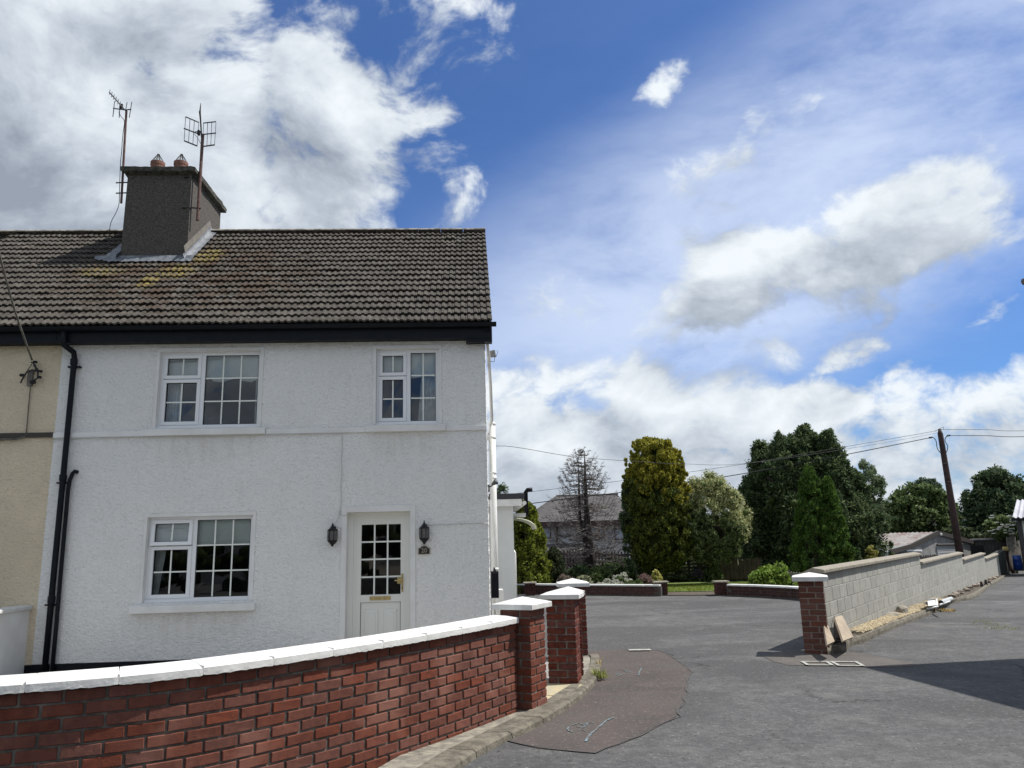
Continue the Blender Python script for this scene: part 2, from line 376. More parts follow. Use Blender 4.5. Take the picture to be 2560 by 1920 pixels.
MT['render_dark'] = M('grey_pebbledash', (.115, .100, .088), (.050, .045, .041), 38, .95, .008, 75, detail=8)
MT['render_band'] = M('cement_fillet', (.20, .185, .165), (.15, .14, .125), 9, .9, .002, 50)
MT['cap_dark'] = M('mossy_concrete_cap', (.10, .095, .08), (.035, .036, .03), 14, .95, .012, 28)
MT['terracotta'] = M('terracotta', (.24, .11, .075), (.16, .08, .06), 8, .8)
MT['rust'] = M('rusty_steel', (.095, .045, .038), (.16, .10, .085), 15, .7, metal=.3)
MT['alu'] = M('dull_aluminium', (.13, .13, .135), (.07, .07, .075), 30, .5, metal=.6)
MT['cable'] = M('cable_black', (.015, .015, .017), None, rough=.6)
MT['cable_grey'] = M('cable_grey', (.16, .155, .14), (.08, .075, .06), 20, .8)
MT['cable_white'] = M('cable_white', (.58, .57, .55), None, rough=.6)
MT['pole'] = M('creosoted_pole', (.060, .032, .030), (.035, .020, .020), 6, .85, .004, 40)
def ex_tile(g, pos, col):
    # lichen and moss: yellow run below the chimney, moss round it, pale spots everywhere
    a = fp(.95, -1.7, 6.6); b = fp(.10, -1.2, 6.2)
    ax = np.array(fp(.78, -2.15, 7.0)); 
    def blob(c, r, w=.9):
        mp = g.n('ShaderNodeMapping', vector_type='TEXTURE'); g.set(mp, 0, pos)
        mp.inputs['Location'].default_value = tuple(c); mp.inputs['Scale'].default_value = r
        return g.ss(g.v('LENGTH', mp.outputs[0], out=1), 1.0, .35, 0, w)
    n1 = g.noise(pos, 9, 5, .65)
    near = blob(fp(1.1, -1.2, 6.3), (3.0, 2.2, 2.4), 1.)
    moss = g.m('MULTIPLY', g.m('ADD', near, .5), g.ss(g.noise(pos, 8, 7, .75), .47, .60))
    c = g.mix(g.m('MULTIPLY', moss, .9, clamp=True), col, (.030, .026, .017))
    brown = g.m('MULTIPLY', near, g.ss(g.noise(pos, 3.1, 4), .40, .62, 0, .7))
    c = g.mix(brown, c, (.060, .036, .024))
    spots = g.ss(g.noise(pos, 26, 3, .6), .655, .70, 0, .85)
    spots = g.m('MULTIPLY', spots, g.ss(g.noise(pos, 2.3, 3), .38, .60, .12, 1.))
    c = g.mix(spots, c, (.36, .34, .29))
    yl = g.m('MAXIMUM', blob(fp(1.02, -1.95, 6.85), (.36, .5, .75)), g.m('MAXIMUM', blob(fp(.72, -1.35, 6.3), (.42, .5, .42)), g.m('MAXIMUM', blob(fp(.42, -1.05, 6.0), (.22, .5, .50)), blob(fp(-.55, -1.35, 6.3), (.52, .5, .24), .7))))
    yl = g.m('MULTIPLY', yl, g.ss(g.noise(pos, 16, 6, .75), .46, .56))
    return g.mix(g.m('MULTIPLY', yl, .92), c, (.25, .20, .055))
MT['tile'] = M('concrete_roof_tile', (.108, .098, .088), (.066, .060, .054), 6, .92, .0035, 60, rnd=.3, spec=.2, extra=ex_tile)
MT['ridge'] = M('lichened_ridge', (.15, .14, .125), (.36, .33, .29), 9, .92, .003, 60, mixlo=.42, mixhi=.60)
MT['tile_j'] = M('concrete_roof_tile_far', (.106, .096, .086), (.063, .057, .051), 5, .92, .0035, 60, spec=.2, extra=ex_tile)
MT['glass'] = bpy.data.materials.new('window_glass')
MT['glass'].use_nodes = True
t = MT['glass'].node_tree; g = G(t); t.nodes.remove(t.nodes['Principled BSDF'])
fr = g.n('ShaderNodeFresnel'); fr.inputs[0].default_value = 1.62
tr = g.n('ShaderNodeBsdfTransparent'); tr.inputs[0].default_value = (.90, .94, .92, 1); gl = g.n('ShaderNodeBsdfGlossy'); gl.inputs['Roughness'].default_value = .01; gl.inputs[0].default_value = (.95, .97, 1, 1)
mx = g.n('ShaderNodeMixShader'); g.set(mx, 0, g.m('MULTIPLY', fr.outputs[0], 1.45, clamp=True)); t.links.new(tr.outputs[0], mx.inputs[1]); t.links.new(gl.outputs[0], mx.inputs[2])
t.links.new(mx.outputs[0], t.nodes['Material Output'].inputs[0])
MT['room'] = M('room_wall', (.10, .095, .09), None, rough=.9)
MT['curtain'] = M('net_curtain', (.80, .82, .83), (.55, .58, .60), 6, .9)
MT['blind'] = M('roller_blind', (.86, .88, .86), (.80, .83, .81), 2, .9)
def fol(name, dark, mid, light, rough=.65, gain=1.25):
    dark, mid, light = [tuple(min(.8, q * gain) for q in c) for c in (dark, mid, light)]
    m = M(name, mid, None, rough=rough, spec=.15, island=[(0, dark), (.5, mid), (1, light)]); t = m.node_tree; b = t.nodes['Principled BSDF']
    tl = t.nodes.new('ShaderNodeBsdfTranslucent'); mx = t.nodes.new('ShaderNodeMixShader'); mx.inputs[0].default_value = .32
    t.links.new(b.inputs['Base Color'].links[0].from_socket, tl.inputs[0]); t.links.new(b.outputs[0], mx.inputs[1]); t.links.new(tl.outputs[0], mx.inputs[2]); t.links.new(mx.outputs[0], t.nodes['Material Output'].inputs[0])
    return m
MT['f_cyp'] = fol('golden_cypress_lit_leaf', (.06, .07, .012), (.20, .20, .03), (.46, .40, .055))
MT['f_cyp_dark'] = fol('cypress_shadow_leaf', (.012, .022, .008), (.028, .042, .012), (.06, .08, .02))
MT['f_dark'] = fol('dark_conifer_leaf', (.018, .036, .018), (.055, .085, .038), (.17, .22, .095))
MT['f_darkg'] = fol('green_cypress_leaf', (.020, .048, .012), (.055, .110, .020), (.13, .21, .038))
MT['f_cream'] = fol('cream_edged_lit_leaf', (.06, .08, .03), (.27, .29, .13), (.60, .58, .32))
MT['f_hedge'] = fol('yellow_green_conifer', (.02, .035, .008), (.12, .15, .022), (.30, .32, .05))
MT['f_bush'] = fol('bright_bush_leaf', (.04, .08, .014), (.13, .21, .03), (.33, .42, .10))
MT['f_mid'] = fol('broadleaf_green', (.03, .055, .02), (.08, .12, .04), (.20, .25, .10))
MT['f_willow'] = fol('willow_leaf', (.05, .075, .035), (.10, .14, .07), (.18, .23, .12))
MT['f_silver'] = fol('silver_plant', (.16, .17, .13), (.36, .37, .31), (.6, .6, .52))
MT['f_purple'] = fol('heather', (.10, .06, .06), (.20, .12, .12), (.30, .22, .18))
MT['f_yellow'] = fol('yellow_shrub', (.12, .14, .03), (.36, .34, .10), (.6, .56, .22))
MT['f_white'] = fol('white_blossom', (.5, .5, .4), (.7, .7, .6), (.8, .8, .72))
MT['bark'] = M('bark', (.045, .035, .03), (.025, .02, .018), 8, .95, .01, 30)
MT['deadwood'] = M('dead_twigs', (.17, .15, .14), (.11, .10, .094), 5, .9)
MT['picket'] = M('dark_red_picket', (.085, .020, .018), (.05, .014, .013), 5, .85)
MT['picket_dark'] = M('dark_fence', (.035, .03, .027), (.02, .018, .017), 5, .9)
MT['wood_grey'] = M('weathered_plank', (.24, .22, .20), (.14, .125, .11), 6, .9)
MT['corr'] = M('rusty_corrugated', (.155, .115, .105), (.22, .21, .205), 1.3, .7, .002, 40, extra=lambda g, p, c: g.mix(g.ss(g.noise(g.v('MULTIPLY', p, (1, 1, .2)), 2.5, 5), .5, .65, 0, .7), c, (.12, .062, .045)))
MT['corr_grey'] = M('grey_corrugated', (.40, .40, .43), (.30, .30, .33), 2, .5, metal=.2)
MT['conc'] = M('stained_concrete', (.30, .30, .30), (.19, .19, .19), 2, .93, .004, 30)
MT['conc_dark'] = M('dark_mossy_wall', (.085, .09, .08), (.05, .055, .05), 2, .95, .004, 30)
MT['shutter'] = M('roller_shutter', (.34, .35, .37), None, rough=.5)
MT['slate'] = M('grey_slate', (.115, .11, .11), (.08, .077, .08), 5, .85, .003, 20, extra=lambda g, p, c: c)
MT['house_grey'] = M('far_house_render', (.46, .46, .48), (.38, .38, .40), 1.5, .9)
MT['brownframe'] = M('brown_window_frame', (.045, .015, .013), None, rough=.5)
MT['glass_far'] = M('far_glass', (.05, .06, .08), None, rough=.06, spec=1.)
MT['blue'] = M('blue_plastic', (.012, .06, .30), None, rough=.4)
MT['straw'] = M('straw', (.42, .30, .10), None, rough=.9, island=[(0, (.30, .20, .06)), (1, (.60, .46, .18))])
MT['weed'] = fol('dry_weed', (.10, .12, .03), (.20, .22, .06), (.36, .36, .14))
MT['ply'] = M('buff_slab_back', (.36, .26, .18), (.28, .21, .15), 4, .85)
MT['darkmetal'] = M('dark_debris', (.035, .03, .03), None, rough=.7)
MT['plaque'] = M('plaque_black', (.010, .010, .012), None, rough=.4)
MT['plaque_edge'] = M('plaque_cream', (.40, .35, .26), None, rough=.6)
MT['lamp_glass'] = M('lantern_glass', (.10, .10, .10), (.16, .155, .15), 30, .15)
MT['felt'] = M('flat_roof_felt', (.035, .038, .045), None, rough=.8)
MT['poly'] = M('canopy_plastic', (.50, .50, .38), None, rough=.4)

# ================================================================== SETTING
def grid_sheet(name, x0, x1, y0, y1, step, dz, mat, kind='structure', keep=None):
    xs = np.arange(x0, x1 + 1e-6, step); ys = np.arange(y0, y1 + 1e-6, step)
    V = np.array([(x, y, gh(x, y) + dz) for y in ys for x in xs]); nx = len(xs)
    Q = [(j * nx + i, j * nx + i + 1, (j + 1) * nx + i + 1, (j + 1) * nx + i) for j in range(len(ys) - 1) for i in range(nx - 1) if keep is None or keep(xs[i], ys[j])]
    o = mesh_obj(name, np_mesh(name, V, np.array(Q), mat, True)); tag(o, kind=kind); return o
xs = [-900, -300, -100, -40, -15, 0, 15, 30, 45, 70, 120, 300, 900]; ys = [-900, -300, -80, -30, 0, 20, 26, 30, 35, 40, 45, 50, 55, 60, 80, 150, 400, 1200]
V = [(x, y, -2.6 if (-20 < x < 46 and -26 < y < 56) else (gh(x, y) if x < 60 else -.8) - .3 - (0 if y < 60 else 1.0)) for y in ys for x in xs]
nx = len(xs); mb = MB(); mb.v = V; mb.f = [(j * nx + i, j * nx + i + 1, (j + 1) * nx + i + 1, (j + 1) * nx + i) for j in range(len(ys) - 1) for i in range(nx - 1)]
mb.build('ground', MT['field'], kind='structure')
grid_sheet('road', -16, 44, -24, 52, .4, 0, MT['asphalt'])

def sheet(name, pts, dz, mat, step=.35, kind='structure', parent=None):
    """flat polygon following the ground, cut into strips fine enough to follow it"""
    import bmesh
    bm = bmesh.new(); vs = [bm.verts.new((p[0], p[1], 0)) for p in pts]; bm.faces.new(vs)
    for ax, lo, hi in ((0, min(p[0] for p in pts), max(p[0] for p in pts)), (1, min(p[1] for p in pts), max(p[1] for p in pts))):
        k = lo + step
        while k < hi:
            co = [0, 0, 0]; co[ax] = k; no = [0, 0, 0]; no[ax] = 1
            bmesh.ops.bisect_plane(bm, geom=bm.verts[:] + bm.edges[:] + bm.faces[:], plane_co=co, plane_no=no); k += step
    for v in bm.verts: v.co.z = gh(v.co.x, v.co.y) + dz
    bm.normal_update()
    for f in bm.faces:
        if f.normal.z < 0: f.normal_flip()
    me = bpy.data.meshes.new(name); bm.to_mesh(me); bm.free(); me.materials.append(mat)
    o = mesh_obj(name, me, parent); tag(o, kind=kind); return o
def smoothpoly(pts, it=2):
    for _ in range(it):
        q = []
        for i in range(len(pts)):
            a, b = np.array(pts[i]), np.array(pts[(i + 1) % len(pts)]); q += [a * .75 + b * .25, a * .25 + b * .75]
        pts = q
    return pts

def densify(pts, d=.1, jit=0.):
    out = []
    for a, b in zip(pts, pts[1:]):
        a, b = np.array(a, float), np.array(b, float); n = max(1, int(np.linalg.norm(b - a) / d))
        for k in range(n): out.append(a + (b - a) * k / n + (RNG.normal(0, jit, 3) if jit else 0))
    return out + [np.array(pts[-1], float)]
# red-brown footpath patch with tar seam
pp = [gp(*q) for q in [(1250, 1846), (1262, 1852), (1350, 1872), (1487, 1884), (1600, 1842), (1690, 1792), (1712, 1740), (1722, 1690), (1730, 1680), (1700, 1655), (1650, 1627), (1560, 1624), (1440, 1627), (1430, 1700), (1330, 1790)]]
sheet('footpath', densify([pp[-1]] + pp, .14, .005)[1:], .004, MT['patch'])
mb = MB()
def ribbon(mb, pts, w, dz, close=False):
    pts = [np.array(p[:2]) for p in pts]; L = []; Rr = []
    for i, p in enumerate(pts):
        t = pts[min(i + 1, len(pts) - 1)] - pts[max(i - 1, 0)]; t = t / (np.linalg.norm(t) + 1e-9); n = np.array([-t[1], t[0]])
        ww = w[i] if hasattr(w, '__len__') else w
        for s, A in ((1, L), (-1, Rr)):
            q = p + n * ww / 2 * s; A.append((q[0], q[1], gh(q[0], q[1]) + dz))
    b = len(mb.v); n = len(L); mb.v += L + Rr; mb.f += [(b + i, b + n + i, b + n + i + 1, b + i + 1) for i in range(n - 1)]
ribbon(mb, densify(pp[1:12], .14, .012), [.020 + .012 * math.sin(i * 1.7) for i in range(len(densify(pp[1:12], .14)))], .008)
mb.build('tar_seam', MT['seam'], kind='structure')
pr_ = [gp(*q) for q in [(1905, 1640), (1935, 1655), (1968, 1663), (2160, 1668), (2240, 1668), (2310, 1664), (2215, 1646), (2120, 1628), (2075, 1638), (1975, 1630)]]
sheet('footpath', pr_, .004, MT['patch_pale'])
# white manhole squares
def frame_mark(c, w):
    mb = MB(); c = [np.array(gp(*q, .016)) for q in c]; m = sum(c) / 4
    inn = [m + (p - m) * np.array([w, w, 1]) for p in c]
    for i in range(4): mb.quad(c[i], c[(i + 1) % 4], inn[(i + 1) % 4], inn[i])
    return mb
o = frame_mark([(2016, 1662), (2086, 1662.5), (2070, 1652.5), (2000, 1652.5)], .74).build('road_marking', MT['paint_white'])
tag(o, 'left white painted square outline on the road by the brown brick pier', 'road marking', 'painted squares by the pier', )
o = frame_mark([(2094, 1663.5), (2164, 1664.5), (2143, 1653), (2073, 1652.5)], .73).build('road_marking', MT['paint_white'])
tag(o, 'right white painted square outline whose corner touches the big shadow', 'road marking', 'painted squares by the pier')
c = [np.array(gp(*q, .02)) for q in [(1574, 1626), (1629, 1625), (1624, 1622), (1570, 1623)]]
o = MB().quad(*c).build('road_marking', MT['paint_white']); tag(o, 'short white painted dash at the far edge of the red-brown footpath', 'road marking')
# blue spray scribbles
def spray(lines, label):
    mb = MB()
    for L, w in lines:
        P = densify([gp(*q) for q in L], .04, .002); ribbon(mb, P, w * .75, .010)
    o = mb.build('spray_mark', MT['spray']); tag(o, label, 'spray mark', 'blue spray marks on the footpath')
spray([([(1533, 1796), (1515, 1804), (1490, 1826), (1470, 1845), (1464, 1856)], .028), ([(1424, 1819), (1419, 1824), (1421, 1829), (1432, 1832)], .022), ([(1432, 1815), (1448, 1810), (1460, 1814), (1478, 1808), (1484, 1810)], .018), ([(1442, 1818), (1458, 1822), (1470, 1812)], .016), ([(1446, 1829), (1454, 1825), (1464, 1830)], .014)],
      'near pale blue spray scribble with a long slanted stroke on the footpath')
spray([([(1541, 1688), (1548, 1685), (1553, 1688), (1548, 1691), (1541, 1690)], .02), ([(1546, 1674), (1558, 1677), (1570, 1683), (1576, 1680), (1562, 1676)], .016), ([(1556, 1687), (1572, 1685)], .014), ([(1604, 1672), (1600, 1680), (1596, 1690)], .022)],
      'far pale blue spray scribble with a small ring on the footpath')

# ================================================================== FRONT BRICK WALL (curved) and gate piers
def chamfer_box(name, L, D, Hh, b, mat):
    import bmesh
    bm = bmesh.new(); bmesh.ops.create_cube(bm, size=1)
    for v in bm.verts: v.co.x *= L; v.co.y *= D; v.co.z *= Hh
    bmesh.ops.bevel(bm, geom=bm.edges[:], offset=b, segments=1, affect='EDGES')
    me = bpy.data.meshes.new(name); bm.to_mesh(me); bm.free(); me.materials.append(mat); return me
BR = {}
def brick_mesh(kind, mat):
    k = (kind, mat)
    if k not in BR:
        L = {'full': .205, 'half': .0975, 'threeq': .15}[kind]
        BR[k] = [chamfer_box('brick', L + random.uniform(-.002, .002), .1, .062 + random.uniform(-.001, .001), .004, MT[mat]) for _ in range(3)]
        for me in BR[k]:
            for v in me.vertices: v.co += Vector((random.uniform(-.0015, .0015) for _ in range(3)))
    return random.choice(BR[k])
def put_brick(parent, kind, mat, c, ang):
    o = bpy.data.objects.new('brick', brick_mesh(kind, mat)); place(o, parent, c)
    o.rotation_euler = (random.gauss(0, .006), random.gauss(0, .006), ang + random.gauss(0, .006)); return o

# coping front-bottom line (height .85) from the photo
ZC = .85
cop = [gz(x, y, ZC) for x, y in [(0, 1737), (79, 1731), (299, 1714), (493, 1692), (665, 1667), (812.5, 1642.4), (944, 1622), (1052.5, 1604.4), (1145, 1586.8), (1222, 1571), (1298, 1555.6)]]
cop = [np.array([q[0], q[1], 0]) for q in cop]
d0 = np.array([cos(radians(14)), sin(radians(14)), 0]); cop = [cop[1] - d0 * 1.9, cop[1] - d0 * 1.3, cop[1] - d0 * .7] + cop[1:]
def catmull(P, n=24):
    out = []
    for i in range(len(P) - 1):
        a, b, c, d = P[max(i - 1, 0)], P[i], P[i + 1], P[min(i + 2, len(P) - 1)]
        for k in range(n):
            t = k / n; out.append(.5 * ((2 * b) + (c - a) * t + (2 * a - 5 * b + 4 * c - d) * t * t + (3 * b - a - 3 * c + d) * t ** 3))
    return out + [P[-1]]
for _ in range(2): cop = [cop[0]] + [(cop[i - 1] + 2 * cop[i] + cop[i + 1]) / 4 for i in range(1, len(cop) - 1)] + [cop[-1]]
path = np.array(catmull(cop))
seg = np.r_[0, np.cumsum(np.linalg.norm(np.diff(path, axis=0), axis=1))]; LW = seg[-1]
def along(s):
    s = min(max(s, 0), LW - 1e-6); i = np.searchsorted(seg, s, 'right') - 1; t = (s - seg[i]) / (seg[i + 1] - seg[i]); p = path[i] * (1 - t) + path[i + 1] * t
    j, k = max(i - 10, 0), min(i + 11, len(path) - 1); tg = path[k] - path[j]; tg = tg / np.linalg.norm(tg); return p, tg, np.array([tg[1], -tg[0], 0])
fw_ = thing('garden_wall', 'curved red brick front wall under white painted coping stones', 'wall', tuple(path[0]))
CH = .0762
mb = MB()
N = 140
for i in range(N):   # mortar core
    p0, t0, n0 = along(LW * i / N); p1, t1, n1 = along(LW * (i + 1) / N)
    a0, a1, b0, b1 = p0 - n0 * .057, p1 - n1 * .057, p0 - n0 * .24, p1 - n1 * .24
    z0, z1 = -.05, ZC - .002
    mb.hexa([(*a0[:2], z0), (*a1[:2], z0), (*b1[:2], z0), (*b0[:2], z0), (*a0[:2], z1), (*a1[:2], z1), (*b1[:2], z1), (*b0[:2], z1)])
mb.build('mortar', MT['mortar'], fw_)
nr = 11
for r in range(nr):
    z = ZC - .006 - CH * (r + .5); off = (r % 2) * .1125 - .01; s = LW - off - .1025
    while s > .2:
        p, tg, n = along(s)
        px_ = topx(p + ZV * z)
        if px_[0] > -60 and px_[1] < 1990:
            put_brick(fw_, 'full', 'brick', p - n * (.044 + .05 + random.uniform(-.0025, .0025)) + ZV * (z + random.uniform(-.0012, .0012)), atan2(tg[1], tg[0]))
        s -= .2245
    if off > .1:
        p, tg, n = along(LW - .045); put_brick(fw_, 'half', 'brick', p - n * .094 + ZV * z, atan2(tg[1], tg[0]))
# coping stones
joints = [LW]
while joints[-1] > .3: joints.append(joints[-1] - .468 * random.uniform(.99, 1.01))
for a, b in zip(joints[1:], joints):
    mb = MB(); K = 22; sec = []; hgt = random.uniform(-.0015, .0015)
    for k in range(K + 1):
        s = a + .0025 + (b - a - .005) * k / K; p, tg, n = along(s); j = 0 if k in (0, K) else 1
        rag = (mnoise.noise(Vector((s * 30, 1.3, 0))) * .006 + mnoise.noise(Vector((s * 90, 4.3, 0))) * .004)
        prof = [(.001 + rag * .4, ZC - .004 + rag), (.001, ZC + .012), (.0, ZC + .040), (-.006, ZC + .045), (-.12, ZC + .058), (-.262, ZC + .064), (-.266, ZC + .02), (-.266, ZC), (-.02, ZC - .001)]
        if k in (0, K): prof = [(o_ - .002, z_ - .001 if z_ > ZC + .03 else z_) for o_, z_ in prof]
        sec.append([p + n * o_ + ZV * (z_ + hgt) for o_, z_ in prof])
    m_ = len(sec[0])
    for k in range(K + 1): mb.v += [tuple(q) for q in sec[k]]
    for k in range(K):
        for i in range(m_): mb.f.append((k * m_ + i, (k + 1) * m_ + i, (k + 1) * m_ + (i + 1) % m_, k * m_ + (i + 1) % m_))
    mb.f += [tuple(reversed(range(m_))), tuple(range(K * m_, K * m_ + m_))]
    mb.build('coping_stone', MT['coping'], fw_)
mb = MB()  # mortar bedding joints between copings
for b in joints[1:-1]:
    p, tg, n = along(b); mb.obox(p - n * .132 + ZV * (ZC + .028), tg, n, ZV, .004, .130, .026)
mb.build('coping_joints', MT['coping'], fw_)

def pier(cx, cy, ang, label, group, mat='brick_old', mort='mortar', top=.955, capz=.05, capw=.245, w=.326, capmat='cap', zb=-.05, caph=.060, roots=True):
    r = thing('gate_pier', label, 'pier', (cx, cy, gh(cx, cy)), group)
    ax = np.array([cos(ang), sin(ang), 0]); ay = np.array([-sin(ang), cos(ang), 0]); c = np.array([cx, cy, 0]); hw = w / 2
    MB().obox(c + ZV * ((top + zb) / 2), ax, ay, ZV, hw - .009, hw - .009, (top - zb) / 2).build('mortar', MT[mort], r)
    nrow = int((top - zb) / .0755) + 1; a, h = .1025, .0475
    for k in range(nrow):
        z = top - .036 - .0755 * k
        for q in range(4):
            A = ang + q * pi / 2; X = np.array([cos(A), sin(A), 0]); Y = np.array([-sin(A), cos(A), 0]); sg = 1 if k % 2 else -1
            put_brick(r, 'full', mat, c - Y * (hw - .05) + X * sg * (hw - .1035) + ZV * z, A)
            # the neighbouring brick of the next side shows its end here
    for q in (0,): pass
    cb_ = MB(); z0 = top + .004; hc = capw
    base = [c + ax * i * hc + ay * j * hc for i, j in ((-1, -1), (1, -1), (1, 1), (-1, 1))]; e = .012
    low = [p + ZV * z0 for p in base]; mid = [p + ZV * (z0 + capz) for p in base]; apex = c + ZV * (z0 + capz + caph)
    cb_.add(low + mid + [apex], [(3, 2, 1, 0), (0, 1, 5, 4), (1, 2, 6, 5), (2, 3, 7, 6), (3, 0, 4, 7), (4, 5, 8), (5, 6, 8), (6, 7, 8), (7, 4, 8)])
    cb_.build('cap', MT[capmat], r, bevel=.005); return r
GPN = 'red brick gate piers with white pyramid caps'
A1 = radians(62)
def pier_center(corner, ang, w=.326):  # corner = near-left corner on ground, faces along ang
    ax = np.array([cos(ang), sin(ang), 0]); ay = np.array([-sin(ang), cos(ang), 0]); return np.array(corner) + ax * w / 2 + ay * w / 2
c1_ = pier_center(gz(1331, 1792), A1, .32)
pier(c1_[0], c1_[1], A1, 'red brick gate pier with white cap where the curved front wall ends', GPN, 'brick', capw=.222)
A2 = radians(-12); 
cr2 = gz(1445, 1725); ax = np.array([cos(A2), sin(A2), 0]); ay = np.array([-sin(A2), cos(A2), 0]); c2_ = cr2 - ax * .16 + ay * .16
pier(c2_[0], c2_[1], A2, 'white-capped brick gate pier with white flecks across the paving gap', GPN, capw=.222)
A3 = radians(0); c3_ = gz(1471.6, 1648.6) + np.array([-.165, .165, 0])
pier(c3_[0], c3_[1], A3, 'farthest white-capped brick gate pier seen past the flecked pier', GPN, capw=.222, top=.96)
c4_ = np.array([.61, 9.42, 0])
pier(c4_[0], c4_[1], radians(20), 'white-capped brick pier almost hidden directly behind the flecked pier', GPN, capw=.15, w=.22, top=.955, caph=.05)
# brown pier at the end of the block wall
A5 = radians(-20.5); ax = np.array([cos(A5), sin(A5), 0]); ay = np.array([-sin(A5), cos(A5), 0])
crp = gz(2012, 1633.6); c5_ = crp + ax * .163 + ay * .163
pier(c5_[0], c5_[1], A5, 'brown brick pier with flat white cap at the block wall end', None, 'brick_brown', 'mortar_light', top=.955, capz=.06, capw=.235, caph=.055)

# kerb and strips in front of the curved wall / piers
kerb_o = [(1100, 1960), (1180, 1902), (1262, 1856), (1330, 1826), (1402, 1784), (1450, 1750), (1484, 1716), (1498, 1690), (1502, 1662), (1498, 1646)]
kerb_i = [(1020, 1960), (1110, 1902), (1190, 1862), (1262, 1826), (1345, 1782), (1400, 1745), (1456, 1708), (1474, 1680), (1478, 1656), (1472, 1648)]
KO = catmull([gp(*q) for q in kerb_o], 8); KI = catmull([gp(*q) for q in kerb_i], 8)
kt = thing('kerb', 'weathered concrete kerb curving round the gate piers beside the footpath', 'kerb', tuple(KO[0])); kerb_root = kt
step_ = 9
for i in range(0, len(KO) - 1, step_):
    mb = MB(); js = list(range(i, min(i + step_, len(KO) - 1) + 1)); n = len(js)
    for jx, j in enumerate(js):
        o_, i_ = np.array(KO[j]), np.array(KI[j]); e = (o_ - i_); dirn = (KO[min(j + 1, len(KO) - 1)] - KO[max(j - 1, 0)]); dirn = dirn / np.linalg.norm(dirn)
        sh = dirn * (.006 if jx == 0 else (-.006 if jx == n - 1 else 0)); jt = mnoise.noise(Vector((j * .7, 0, 0))) * .012
        for p, z in ((o_ + e * .05 + sh, -.03), (o_ + e * jt + sh, .045 + jt), (o_ - e * .12 + sh, .062 + jt * .5), (i_ + sh, .068), (i_ + sh, -.03)): mb.v.append((p[0], p[1], z))
    for a in range(n - 1):
        for b in range(4): mb.f.append((a * 5 + b, a * 5 + b + 1, (a + 1) * 5 + b + 1, (a + 1) * 5 + b))
    mb.f += [(4, 3, 2, 1, 0), tuple((n - 1) * 5 + q for q in range(5))]
    mb.build('kerb_stone', MT['kerb'], kt)
# pale strip between kerb and wall, plus paving at the gate
st = [np.array(p) for p in KI]; inner = [np.array(q) for q in st]
mb = MB(); 
for a, b in zip(KI[:-1], KI[1:]):
    n_ = np.array([-(b - a)[1], (b - a)[0], 0]); n_ = n_ / (np.linalg.norm(n_) + 1e-9)
    mb.quad((*a[:2], .05), (*b[:2], .05), (*(b + n_ * .3)[:2], .05), (*(a + n_ * .3)[:2], .05))
mb.build('pavement', MT['kerb_pale'], kind='structure')
pv = thing('paving', 'buff paving slabs in the pedestrian gap between two piers', 'paving', (.3, 8.3, 0))
GA = c1_; GB = c2_; gd = (GB - GA) / np.linalg.norm(GB - GA); gn = np.array([-gd[1], gd[0], 0])
cells = [([(-.05, -.25), (.5, -.25), (.42, .42), (-.05, .42)]), ([(.51, -.25), (1.3, -.25), (1.3, .42), (.43, .42)]), ([(-.05, .43), (.7, .43), (.7, 1.3), (-.05, 1.3)]), ([(.71, .43), (1.5, .43), (1.5, 1.3), (.71, 1.3)])]
for cl_ in cells:
    cc = np.mean(cl_, axis=0); pts = [GA + gd * (cc[0] + (a - cc[0]) * .985) + gn * (cc[1] + (b - cc[1]) * .985) for a, b in cl_]
    MB().prism([p[:2] for p in pts], .0, .062 + random.uniform(0, .003)).build('paving_slab', MT['paving'], pv)
# yard between wall and house
yd = [fp(-.33, .02, 0), fp(5.93, .02, 0), np.array([.55, 10.9, 0]), np.array([.40, 9.4, 0]), np.array([.45, 8.8, 0]), np.array([-.05, 7.75, 0])] + [path[i] - along(seg[i])[2] * .2 for i in range(len(path) - 1, 0, -12)] + [path[0] + np.array([-1, .3, 0])]
sheet('yard', yd, .012, MT['yard'], .8)

# weeds at the kerb
def tufts(name, label, cat, c, r, n, h, mat, kind=None, parent=None, w=.008):
    V = []; Q = []
    for i in range(n):
        a = RNG.uniform(0, 2 * pi); q = r * sqrt(RNG.uniform()); x, y = c[0] + q * cos(a), c[1] + q * sin(a); z = gh(x, y) + .03
        b = RNG.uniform(0, 2 * pi); dx, dy = cos(b), sin(b); hh = h * RNG.uniform(.4, 1); ln = RNG.uniform(.2, 1.0) * hh
        k = len(V); V += [(x - dy * w, y + dx * w, z), (x + dy * w, y - dx * w, z), (x + dx * ln, y + dy * ln, z + hh)]; Q.append((k, k + 1, k + 2))
    o = mesh_obj(name, np_mesh(name, np.array(V), np.array(Q), mat), parent); tag(o, label, cat, kind=kind); return o
wp = gp(1500, 1700); tufts('weed', 'green weed growing at the edge of the kerb by the gate piers', 'weed', wp, .1, 90, .13, MT['weed'])
wp = gp(1497, 1672); tufts('weed', 'thin straw coloured grass blade tuft on the kerb beyond the weed', 'weed', wp, .04, 8, .14, MT['straw'])

